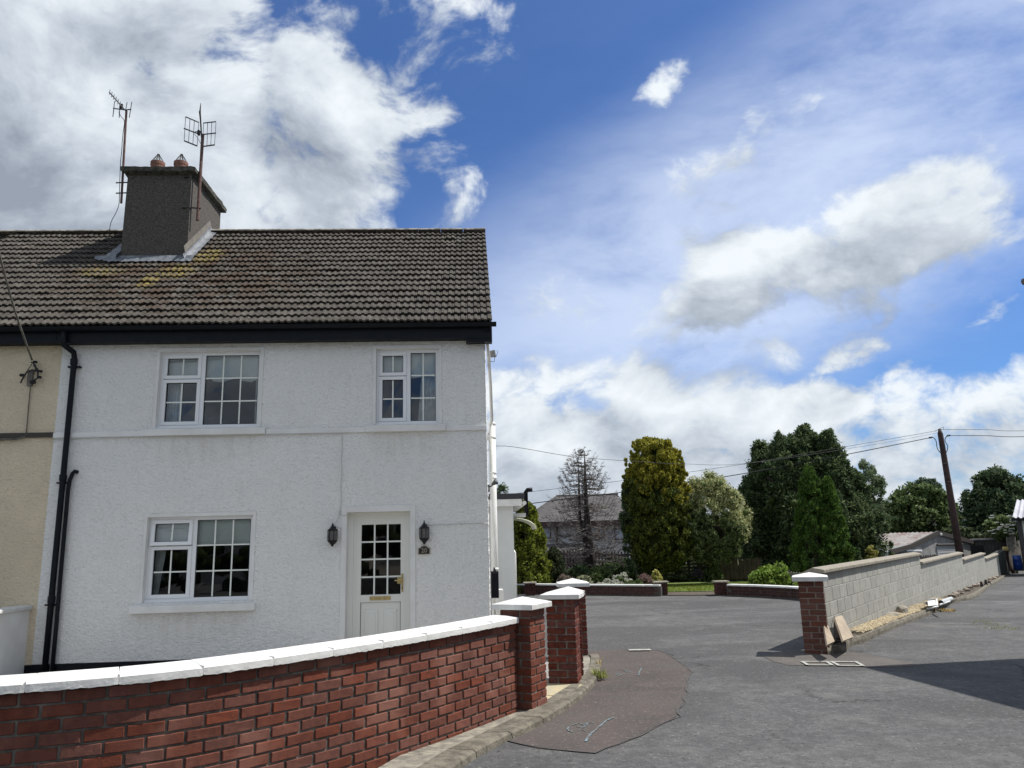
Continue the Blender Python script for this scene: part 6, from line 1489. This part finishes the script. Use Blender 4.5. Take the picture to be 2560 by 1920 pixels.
# ================================================================== FAR HOUSE (slate roof)
fh = thing('far_house', 'grey rendered house with hipped slate roof behind the dead tree', 'house', tuple(base_at(1480, 46)))
Yh = 44
def FP(x, y, Y=Yh): return at(x, y, Y)
e0, e1 = FP(1296, 1308), FP(1600, 1304); r0, r1 = at(1392, 1240, Yh + 4.5), at(1545, 1238, Yh + 4.5)
zE = e0[2]; e0[2] = e1[2] = zE; r0[2] = r1[2]
rm_ = MB(); bl = np.array([e0[0], Yh + 9, zE]); brr = np.array([e1[0], Yh + 9, zE]); nrows = 14
rm_.add([e0, e1, brr, bl, r0, r1], [(0, 1, 5, 4), (1, 2, 5), (2, 3, 4, 5), (3, 0, 4)]); rm_.build('roof', MT['slate'], fh)
sl2 = MB()
for k in range(nrows * 2):     # slate courses as slightly lifted strips
    t0, t1 = k / (nrows * 2), (k + 1) / (nrows * 2); A = e0 + (r0 - e0) * t0; B = e1 + (r1 - e1) * t0; C2 = e1 + (r1 - e1) * t1; D2 = e0 + (r0 - e0) * t1
    n_sl = max(2, int(np.linalg.norm(B - A) / .32))
    for j in range(n_sl):
        u0, u1 = max(0, (j - (k % 2) * .5) / n_sl), min(1, (j + 1 - (k % 2) * .5) / n_sl); lf = .02 + RNG.uniform(0, .004)
        sl2.quad(A + (B - A) * u0 + ZV * (.02 + lf), A + (B - A) * u1 + ZV * (.02 + lf), D2 + (C2 - D2) * u1 + ZV * .025, D2 + (C2 - D2) * u0 + ZV * .025)
tag(sl2.build('slates', M('slate_single', (.16, .155, .155), None, rough=.8, island=[(0, (.085, .08, .083)), (1, (.14, .133, .13))]), fh), kind='stuff')
rdg = MB(); rdg.tube([r0 + ZV * .05, r1 + ZV * .05], .07, 6); rdg.tube([r0 + ZV * .05, e0 + ZV * .06], .06, 6); rdg.build('ridge', MT['slate'], fh)
MB().hexa([(e0[0] + .5, Yh + .5, -2), (e1[0] - .5, Yh + .5, -2), (e1[0] - .5, Yh + 8.6, -2), (e0[0] + .5, Yh + 8.6, -2), (e0[0] + .5, Yh + .5, zE), (e1[0] - .5, Yh + .5, zE), (e1[0] - .5, Yh + 8.6, zE), (e0[0] + .5, Yh + 8.6, zE)]).build('wall', MT['house_grey'], fh)
MB().obox(((e0[0] + e1[0]) / 2, Yh + .02, zE - .12), (1, 0, 0), (0, 1, 0), (0, 0, 1), (e1[0] - e0[0]) / 2, .03, .13).build('fascia', MT['brownframe'], fh)
MB().obox(((e0[0] + e1[0]) / 2, Yh + .25, zE - .26), (1, 0, 0), (0, 1, 0), (0, 0, 1), (e1[0] - e0[0]) / 2, .25, .012).build('soffit', MT['brownframe'], fh)
def fwin(x0, x1, y0, y1):
    a, b = at(x0, y1, Yh + .48), at(x1, y0, Yh + .48); w = MB(); f_ = .07
    for p, q, r_, s_ in ((a[0], b[0], a[2], a[2] + f_), (a[0], b[0], b[2] - f_, b[2]), (a[0], a[0] + f_, a[2], b[2]), (b[0] - f_, b[0], a[2], b[2])): w.box(p, q, Yh + .40, Yh + .47, r_, s_)
    o = w.build('window', MT['brownframe'], fh); MB().box(a[0] + f_, b[0] - f_, Yh + .455, Yh + .48, a[2] + f_, b[2] - f_).build('pane', M('far_pane', (.35, .40, .48), None, rough=.1), o)
    MB().box(a[0] - .1, b[0] + .1, Yh + .38, Yh + .49, a[2] - .1, a[2] - .005).build('sill', MT['house_grey'], o)
fwin(1352, 1377, 1315, 1347); fwin(1497, 1510, 1318, 1347); fwin(1536, 1560, 1320, 1350)
MB().tube([at(1393, 1312, Yh + .4), at(1393, 1400, Yh + .4)], .06, 6).build('downpipe', MT['brownframe'], fh)
a = at(1350, 1366, Yh - 1.5); b = at(1500, 1366, Yh - 1.5); MB().hexa([(a[0], Yh - 1.5, a[2] - .55), (b[0], Yh - 1.5, a[2] - .55), (b[0], Yh + .5, a[2]), (a[0], Yh + .5, a[2]), (a[0], Yh - 1.5, a[2] - .50), (b[0], Yh - 1.5, a[2] - .50), (b[0], Yh + .5, a[2] + .1), (a[0], Yh + .5, a[2] + .1)]).build('lean_to_roof', MT['slate'], fh)
a, b = at(1490, 1366, Yh - 3), at(1610, 1366, Yh - 3); o = MB().box(a[0], b[0], Yh - 3, Yh - 2.8, -1.5, zat(a, 1362)).build('boundary_wall', MT['house_grey']); tag(o, 'pale rendered boundary wall behind the dark picket fence', 'wall')
# faint far roof between trees
def simple_house(x0, x1, yr, ye, Y, label, wallmat, roofmat, dep=8):
    a, b = at(x0, ye, Y), at(x1, ye, Y); r = thing('far_house', label, 'house', (a[0], a[1], a[2] - 3)); m1, m2 = at(x0, yr, Y + dep / 2), at(x1, yr, Y + dep / 2); zr = m1[2]; i_ = (b[0] - a[0]) * .2
    MB().add([(a[0], Y, a[2]), (b[0], Y, a[2]), (b[0], Y + dep, a[2]), (a[0], Y + dep, a[2]), (a[0] + i_, Y + dep / 2, zr), (b[0] - i_, Y + dep / 2, zr)], [(0, 1, 5, 4), (1, 2, 5), (2, 3, 4, 5), (3, 0, 4)]).build('roof', roofmat, r)
    MB().box(a[0] + .3, b[0] - .3, Y + .3, Y + dep - .3, a[2] - 4, a[2]).build('wall', wallmat, r); return r
simple_house(2205, 2290, 1256, 1300, 75, 'distant dark roof showing between the trees', MT['house_grey'], MT['slate'])
simple_house(2418, 2440, 1276, 1292, 80, 'tiny distant pale roof in the gap between round trees', MT['house_grey'], MT['corr_grey'])

# ================================================================== GARAGE AND OUTBUILDINGS
ph = radians(50); gr_ = np.array([-cos(ph), sin(ph), 0]); gg = np.array([sin(ph), cos(ph), 0])
A = at(2341, 1330, 38); gar = thing('garage', 'concrete garage with rusty corrugated roof and grey roller door', 'garage', (A[0], A[1], gh(A[0], A[1])))
Lp = linepx(A, gg, 2273); Lp[2] = zat(Lp, 1364); Lq = linepx(A, gg, 2219); Lq[2] = zat(Lq, 1378); Rp = linepx(A, gg, 2430); Rp[2] = zat(Rp, 1354)
DL = 6.5
def corrugated(P00, P10, P01, P11, parent, mat, name='roof', nw=60, amp=.03):
    """P00-P10 front edge (low to high); corrugations run low->high"""
    V = []; Q = []; n = nw * 2
    for i in range(n + 1):
        t = i / n; lo = P00 + (P01 - P00) * t; hi_ = P10 + (P11 - P10) * t; z = amp * sin(i * pi / 2 + .5) * 1.0
        V += [lo + ZV * z, hi_ + ZV * z]
    Q = [(2 * i, 2 * i + 2, 2 * i + 3, 2 * i + 1) for i in range(n)]
    return mesh_obj(name, np_mesh(name, np.array(V), np.array(Q), mat), parent)
corrugated(Lp, A, Lp + gr_ * DL, A + gr_ * DL, gar, MT['corr']); corrugated(Lq, Lp, Lq + gr_ * DL, Lp + gr_ * DL, gar, M('felt_green_grey', (.20, .215, .20), (.15, .16, .155), 2, .8), 'lean_to_roof'); corrugated(Rp, A, Rp + gr_ * DL, A + gr_ * DL, gar, MT['corr'])
gb = -1.6
MB().add([(Lp[0], Lp[1], gb), (Rp[0], Rp[1], gb), Rp - ZV * .08, A - ZV * .08, Lp - ZV * .08], [(0, 1, 2, 3, 4)]).build('gable_wall', MT['conc'], gar)
MB().add([(Lq[0], Lq[1], gb), (Lp[0], Lp[1], gb), Lp - ZV * .08, Lq - ZV * .08], [(0, 1, 2, 3)]).build('lean_to_wall', M('dim_wall', (.13, .13, .125), (.09, .09, .088), 2, .9), gar)
gn_ = -gr_
for p, q in ((Lq, Lp), (Lp, A), (A, Rp)):
    d = (q - p) / np.linalg.norm(q - p); MB().obox((p + q) / 2 + gn_ * .06 - ZV * .04, d, gn_, np.cross(d, gn_), np.linalg.norm(q - p) / 2, .05, .10).build('barge_board', M('dark_barge', (.035, .028, .027), None), gar)
def gpt(px_, py_, off=.04): p = linepx(A, gg, px_); return np.array([p[0], p[1], zat(p, py_)]) + gn_ * off
a, b = gpt(2339, 1364), gpt(2403, 1362); bot = -1.2
mbs = MB()
for k in range(14):
    z1_ = a[2] - k * .13; z0_ = z1_ - .12; mbs.hexa([(a[0], a[1], z0_), (b[0], b[1], z0_), tuple((b - gn_ * .05)[:2]) + (z0_,), tuple((a - gn_ * .05)[:2]) + (z0_,), (*(a - gn_ * .012)[:2], z1_), (*(b - gn_ * .012)[:2], z1_), tuple((b - gn_ * .05)[:2]) + (z1_,), tuple((a - gn_ * .05)[:2]) + (z1_,)])
mbs.build('roller_door', MT['shutter'], gar)
MB().tube([a + gn_ * .02 + ZV * .03, b + gn_ * .02 + ZV * .03], .05, 6).build('lintel', MT['darkmetal'], gar)
for x0, x1 in ((2246, 2262), (2264, 2270), (2273, 2279), (2282, 2288), (2291, 2297)):
    a, b = gpt(x0, 1394, .05), gpt(x1, 1377, .05); w = MB(); w.add([a, (b[0], b[1], a[2]), b, (a[0], a[1], b[2])], [(0, 1, 2, 3)]); w.build('window', MT['glass_far'], gar)
a, b = gpt(2262, 1376, .04), gpt(2300, 1376, .04); MB().obox((a + b) / 2, (b - a) / np.linalg.norm(b - a), gn_, ZV, np.linalg.norm(b - a) / 2, .02, .04).build('window_head', MT['upvc'], gar)
q = gpt(2349, 1336, .1); rock(q, .09, .09, .09, 1, MT['cap'], 'lamp', gar)
q = Lq + gn_ * .1; MB().tube([q + ZV * -.05 + gr_ * 3, q + ZV * -.05], .06, 6).build('gutter', MT['wpipe'], gar)
# long outbuilding wall to the right of it
ob = thing('outbuilding', 'long dark concrete outbuilding with black opening behind the pole', 'outbuilding', tuple(at(2470, 1390, 41)))
a, b = at(2408, 1352, 41), at(2532, 1347, 40); MB().hexa([(a[0], a[1], -2), (b[0], b[1], -2), (b[0], b[1] + 4, -2), (a[0], a[1] + 4, -2), a, b, b + np.array([0, 4, 0]), a + np.array([0, 4, 0])]).build('wall', MT['conc_dark'], ob)
MB().hexa([a + np.array([0, -.15, 0]), b + np.array([0, -.15, 0]), b + np.array([0, .2, 0]), a + np.array([0, .2, 0]), a + np.array([0, -.15, .07]), b + np.array([0, -.15, .07]), b + np.array([0, .2, .07]), a + np.array([0, .2, .07])]).build('roof_edge', MT['conc'], ob)
p, q = at(2422, 1364, 40.6), at(2462, 1398, 40.6); MB().box(p[0], q[0], p[1] - .05, p[1] + .02, q[2], p[2]).build('opening', MT['gasket'], ob)  # black panel painted in for the dark of the opening
# blocks of that wall as joined courses
bb = MB()
for k in range(9):
    for j in range(14):
        x0 = a[0] + .05 + j * (b[0] - a[0]) / 14; x1 = x0 + (b[0] - a[0]) / 14 - .02; z1_ = a[2] - .05 - k * .2
        if q[0] > x0 and p[0] < x1 and z1_ < p[2] + .1: continue
        yy = a[1] + (b[1] - a[1]) * (x0 - a[0]) / (b[0] - a[0]); bb.box(x0, x1, yy - .03, yy + .02, z1_ - .18, z1_)
tag(bb.build('blocks', M('old_block', (.12, .12, .11), (.07, .075, .068), 3, .95), ob), kind='stuff')
# shed at the right edge
Ys = 36; shd = thing('shed', 'white shed with grey corrugated roof at the right edge', 'shed', tuple(gp(2558, 1440)))
a, b, c, d = at(2531, 1294, Ys), at(2700, 1296, Ys), at(2700, 1246, Ys + 3.4), at(2542, 1250, Ys + 3.4)
corrugated(a, d, b, c, shd, MT['corr_grey'], nw=26, amp=.04)
MB().hexa([a + ZV * -.14, b + ZV * -.14, b + np.array([0, .1, -.14]), a + np.array([0, .1, -.14]), a - ZV * .02, b - ZV * .02, b + np.array([0, .1, -.02]), a + np.array([0, .1, -.02])]).build('fascia', MT['black'], shd)
p = at(2549, 1300, Ys + .3); kq = (Ys + 3.2) / (Ys + .3); MB().prism([(p[0], Ys + .3), (b[0], Ys + .3), (b[0] * kq, Ys + 3.2), (p[0] * kq + .1, Ys + 3.2)], -.8, a[2] - .02).build('wall', M('shed_wall', (.62, .66, .60), (.5, .53, .48), 2, .8), shd)
MB().box(p[0] - .13, p[0] + .02, Ys + .2, Ys + .35, -.8, a[2] - .1).build('corner_board', MT['darkmetal'], shd)
for i, (x0, y0, x1, y1, w_) in enumerate(((2519, 1326, 2532, 1420, .24), (2530, 1327, 2541, 1418, .27), (2541, 1352, 2556, 1418, .36))):
    a, b = at(x0, y0, 39.6), at(x1, y1 + 8, 39.0); d = (b - a) / np.linalg.norm(b - a); o = MB().obox((a + b) / 2, d, np.array([1, 0, 0]), np.cross(d, np.array([1, 0, 0])), np.linalg.norm(b - a) / 2, w_ / 2, .03).build('plank', MT['wood_grey'])
    tag(o, ['leftmost tall weathered plank leaning at the lane end', 'middle tall weathered plank leaning at the lane end', 'short wide weathered board leaning beside the shed'][i], 'plank', 'weathered planks at the lane end')
c = at(2547, 1424, 38.6); zt__ = at(2547, 1388, 38.6)[2] - c[2]; br3 = thing('barrel', 'blue plastic barrel beside the leaning planks', 'barrel', tuple(c))
MB().lathe(c, [(.0, 0), (.17, .0), (.19, .05), (.195, zt__ * .3), (.202, zt__ * .33), (.195, zt__ * .36), (.195, zt__ * .66), (.202, zt__ * .69), (.19, zt__ * .72), (.18, zt__), (0, zt__)], 18).build('body', MT['blue'], br3, smooth=True)
c = at(2513, 1372, 39.2); o = rock(c, .17, .13, .14, 4, MT['straw'], 'sack', lab='buff sack slumped on the leaning timber', cat='sack')
o = MB().tube([at(2514, 1374, 39.4), at(2529, 1428, 39)], .07, 5).build('timber', M('red_timber', (.07, .03, .025), None)); tag(o, 'dark red timber leaning under the buff sack', 'timber')

# trees behind
def broad(px_, py_c, w_px, h_px, Y, mat, label, seed, n=170, per=100, leaf=.14, cs=.09, core=.55, trunk_px=None, asp=1.9, droop=0.):
    c = at(px_, py_c, Y); k_ = Y / F; W_, Hh = w_px * k_ / 2, h_px * k_ / 2; rg = np.random.default_rng(seed); C_ = []; S_ = []
    for i in range(n):
        d = rg.normal(size=3); d /= np.linalg.norm(d); r = rg.uniform(.6, .98) * (1 + .18 * mnoise.noise(Vector(d * 1.8) + Vector((seed, 0, 0)))); s = min(W_, Hh) * cs * 2.2 * rg.uniform(.7, 1.3)
        C_.append((c[0] + d[0] * W_ * r, c[1] + d[1] * W_ * r * .8, c[2] + d[2] * Hh * r)); S_.append((s, s, s * .85))
    r = thing('tree', label, 'tree', (c[0], c[1], -1)); foliage(r, 'crown', mat, C_, S_, per, leaf, seed, core, asp=asp, droop=droop); trunk(r, (c[0], c[1], -1.2), (c[0], c[1], c[2]), .25, .12, limbs=5, seed=seed, spread=W_ * .5); return r
broad(2178, 1235, 74, 175, 44, MT['f_willow'], 'pale weeping birch behind the large dark conifer', 11, 120, 90, .16, .12, .3, asp=3.5, droop=1.0)
broad(2300, 1290, 190, 150, 50, MT['f_mid'], 'mid green spreading tree left of the pole', 12, 230, 100, .2)
broad(2320, 1230, 70, 70, 58, fol('blue_green_leaf', (.03, .05, .03), (.06, .09, .06), (.12, .16, .10)), 'grey green treetop just left of the pole', 13, 60, 80, .22, .14)
broad(2232, 1318, 110, 110, 52, fol('olive_leaf', (.03, .045, .015), (.065, .085, .03), (.13, .15, .06)), 'olive tree beyond the garage roof', 14, 130, 90, .2)
broad(2505, 1285, 175, 225, 46, fol('dark_broad', (.018, .034, .02), (.05, .08, .04), (.15, .20, .095)), 'large round dark tree near the right edge', 15, 300, 110, .2, .085)
broad(2455, 1300, 60, 100, 47, MT['f_mid'], 'thin leafy tree left of the round dark tree', 16, 50, 70, .18, .14, .3)
broad(2395, 1345, 110, 60, 44.5, fol('hedge_mix', (.03, .045, .02), (.075, .10, .045), (.17, .20, .11)), 'scrubby hedge right of the pole above the outbuilding', 17, 110, 90, .16)
broad(2480, 1355, 130, 60, 44, fol('hedge_mix_b', (.035, .05, .025), (.085, .11, .055), (.19, .22, .13)), 'scrubby hedge above the outbuilding roof edge', 18, 120, 90, .16)
e_ = broad(2508, 1318, 80, 66, 40, MT['f_mid'], 'elder bush with white flower heads beside the shed', 19, 70, 90, .14, .13)
rg = np.random.default_rng(9); fv = MB()
for i in range(34):
    x, y = rg.uniform(2475, 2545), rg.uniform(1288, 1335); p = at(x, y, 38.4); fv.obox(p, (1, 0, 0), (0, 1, 0), (0, 0, 1), rg.uniform(.04, .10), .08, .02)
fv.build('flowers', MT['f_white'], e_)
o = None
for i, (x0, x1, t_y, Y) in enumerate(((1560, 1860, 1270, 60), (1180, 1330, 1300, 62))):
    broad((x0 + x1) / 2, t_y + 70, x1 - x0, 150, Y, MT['f_mid'], ['distant green tree mass behind the cream flowered tree', 'distant green tree mass behind the extension'][i], 40 + i, 200, 70, .25)
b = base_at(2187, 30.2); shrub(2180, 1405, 1358, 34, 29, MT['f_yellow'], 'yellow flowered shrub at the edge of the large conifer', .08, 30, 80, 31)
# distant tree line all round the horizon
hz_ = MB(); V = []; Q = []; rg = np.random.default_rng(2); Cc = []; Sc = []
for i in range(420):
    a = rg.uniform(-pi, pi); R = rg.uniform(130, 170)
    Cc.append((R * sin(a), R * cos(a), rg.uniform(-.5, 2.5))); s = rg.uniform(2.5, 6); Sc.append((s * 1.3, s * 1.3, s * .75))
V, Q = leaves(np.array(Cc), np.array(Sc), 90, 1.1, seed=3); V2, Q2 = core_mesh(np.array(Cc), np.array(Sc), .8)
o = mesh_obj('distant_trees', np_mesh('distant_trees', V, Q, MT['f_mid'])); tag(o, 'far-off tree belt along the horizon', 'trees', kind='stuff')
me2 = np_mesh('distant_trees_core', V2, Q2, MT['f_dark']); o2 = mesh_obj('inner_foliage', me2, o); tag(o2, kind='stuff')

# ================================================================== POLE AND CABLES
p0, p1 = at(2409, 1440, 30), at(2349, 1074, 30); pole = thing('utility_pole', 'dark leaning wooden utility pole behind the block wall', 'pole', tuple(p0))
MB().tube([p0, p0 + (p1 - p0) * .5, p1 - (p1 - p0) * .03, p1], [.145, .12, .098, .05], 14).build('shaft', MT['pole'], pole, smooth=True)
for (x, y) in ((2363, 1158), (2372, 1204)): q = at(x, y, 29.85); MB().obox(q, (1, 0, 0), (0, 1, 0), (0, 0, 1), .06, .02, .008).build('step_bolt', MT['wood_grey'], pole)
MB().lathe(p1, [(.055, -.15), (.075, -.10), (.06, .02), (0, .05)], 8).build('pole_cap', MT['wood_grey'], pole)
def wire(pts, r, label, group='overhead wires from the pole', mat='cable'):
    P = catmull([np.array(p, float) for p in pts], 8); o = MB().tube(P, r, 5).build('overhead_wire', MT[mat], smooth=True); tag(o, label, 'wire', group)
wire([at(2342, 1077, 30), at(2113, 1117, 29.5), at(1879, 1157, 29), at(1717, 1181, 28.7), at(1578, 1199, 28.4), at(1322, 1230, 28), at(1150, 1248, 27.5)], .008, 'thin wire from the pole top falling left past the cypress')
wire([at(2332, 1093, 30), at(2120, 1135.5, 29.5), at(1882, 1180, 29), at(1720, 1206, 28.7), at(1566, 1229, 28.4), at(1451, 1243, 28.2), at(1322, 1259.5, 28), at(1150, 1280, 27.5)], .017, 'thick black cable from the pole crossing low over the garden')
wire([at(2345, 1082, 30), at(2180, 1112, 27), at(1879, 1157, 22), at(1714, 1160, 19.5), at(1597, 1154, 18), at(1436, 1142, 16), at(1243, 1115, 14), fp(5.96, -2.2, 2.9)], .005, 'faint wire from the pole sagging to the white house gable')
wire([at(2352, 1074, 30), at(2460, 1074, 30), at(2620, 1075, 30), at(3300, 1040, 30)], .009, 'upper wire running right from the pole top')
wire([at(2371, 1089, 30), at(2460, 1089, 30), at(2620, 1090, 30), at(3300, 1060, 30)], .014, 'lower black cable running right from the pole')
for pts, lab in (([(2326, 1094), (2332, 1093), (2340, 1102), (2342, 1116), (2346, 1126), (2352, 1132)], 'left curled cable tail on the pole'), ([(2371, 1089), (2364, 1094), (2363, 1103), (2369, 1115), (2368, 1126), (2365, 1131)], 'right curled cable tail on the pole')):
    o = MB().tube(catmull([at(x, y, 29.95) for x, y in pts], 5), .016, 6).build('cable_tail', MT['cable'], smooth=True); tag(o, lab, 'cable', 'curled cable tails on the pole')
for x, y in ((2326, 1094), (2371, 1089)):
    q = at(x, y, 30); MB().obox(q, (1, 0, .1), (0, 1, 0), (0, 0, 1), .055, .035, .03).build('cable_clamp', MT['cable'], pole)
MB().tube([at(2338, 1077, 30), at(2355, 1069, 29.9), at(2359, 1067, 29.9), at(2358, 1073, 29.9)], .008, 5).build('tie_wire', MT['cable'], pole)

# ================================================================== HOUSE ON THE RIGHT (casts the big shadow) and street behind the camera
rh = thing('roadside_house', 'house just outside the right edge whose gutter end shows', 'house', (9, 6, 0))
apx = gz(2163, 1667); d_ = ray(2537, 697)
best = min(np.linspace(9, 13, 400), key=lambda t: abs(np.degrees(atan2(*(CAMP + d_ * t - apx)[:2])) - SUN_AZ))
GC = CAMP + d_ * best
# put the corner so that its shadow apex lands where the photo has it
GC = apx + SUN / SUN[2] * GC[2]
e1_ = np.array([.139, -.99, 0]); e1_ /= np.linalg.norm(e1_); e2_ = np.array([-e1_[1], e1_[0], 0])     # toward the camera side, and away to the right
LN, DP = 9.0, 7.0; zg = GC[2]
c0 = GC + e2_ * .0; base_ = [GC + e1_ * a + e2_ * b for a, b in ((0, 0), (LN, 0), (LN, DP), (0, DP))]
rdgA, rdgB = GC + e1_ * (DP / 2) + e2_ * DP / 2 + ZV * 2.3, GC + e1_ * (LN - DP / 2) + e2_ * DP / 2 + ZV * 2.3
MB().add(base_ + [rdgA, rdgB], [(0, 1, 5, 4), (1, 2, 5), (2, 3, 4, 5), (3, 0, 4), (3, 2, 1, 0)]).build('roof', MT['tile_j'], rh)
wb = [GC + e1_ * a + e2_ * b for a, b in ((.28, .28), (LN - .28, .28), (LN - .28, DP - .28), (.28, DP - .28))]
MB().prism([p[:2] for p in wb], -.05, zg - .08).build('wall', M('pale_render', (.55, .53, .47), (.48, .46, .41), 2, .9), rh)
MB().tube([GC - e2_ * .0 - ZV * .04, GC + e1_ * LN - ZV * .04], .055, 8).build('gutter', M('old_gutter', (.10, .085, .075), None, rough=.6), rh)
MB().tube([GC + e2_ * .05 + e1_ * .05 - ZV * .05, GC + e2_ * DP - ZV * .05 + e1_ * .05], .05, 8).build('gutter', M('old_gutter_b', (.10, .085, .075), None, rough=.6), rh)
MB().tube([GC + e1_ * .25 + e2_ * .24 - ZV * .1, (*(GC + e1_ * .25 + e2_ * .24)[:2], 0)], .045, 8).build('downpipe', MT['wpipe'], rh)
# opposite side of the street, seen only in the window glass
for i, (x, y) in enumerate(((-16, -17), (-5, -18.5), (6, -19))):
    r = thing('opposite_house', ['left', 'middle', 'right'][i] + ' house across the street behind the camera', 'house', (x, y, 0), 'houses across the street')
    MB().box(x, x + 9, y - 8, y, -.1, 4.4).build('wall', MT['beige'] if i % 2 else MT['conc'], r)
    MB().add([(x - .3, y + .3, 4.4), (x + 9.3, y + .3, 4.4), (x + 9.3, y - 8.3, 4.4), (x - .3, y - 8.3, 4.4), (x - .3, y - 4, 6.8), (x + 9.3, y - 4, 6.8)], [(0, 1, 5, 4), (2, 3, 4, 5), (1, 2, 5), (3, 0, 4)]).build('roof', MT['slate'], r)
    for wx in (1.2, 5.8):
        for wz in (.9, 3.0): MB().box(x + wx, x + wx + 1.4, y + .01, y + .05, wz, wz + 1.1).build('window', MT['glass_far'], r)
C_ = [(x, -8.5 + RNG.normal(0, .1), RNG.uniform(.2, 2.3)) for x in np.arange(-16, 16, .13)]; S_ = [(.4, .35, .4)] * len(C_)  # unseen hedge added so the door and windows reflect something dark
hd = thing('hedge', 'unseen hedge behind the camera, added to darken the glass reflections', 'hedge', (0, -8.5, 0)); foliage(hd, 'foliage', MT['f_dark'], C_, S_, 50, .09, 88, .85)
wire([(-30, -2.5, 6.4), (-8, -3.3, 5.5), (8, -4.0, 5.7), (26, -4.6, 6.9)], .02, 'thick wire crossing behind the camera, mirrored in the upper windows', 'street wires behind the camera')
wire([(-30, -2.5, 5.7), (-8, -3.1, 5.05), (8, -3.6, 5.1), (26, -4.2, 5.9)], .015, 'thin wire crossing behind the camera, mirrored in the upper windows', 'street wires behind the camera')
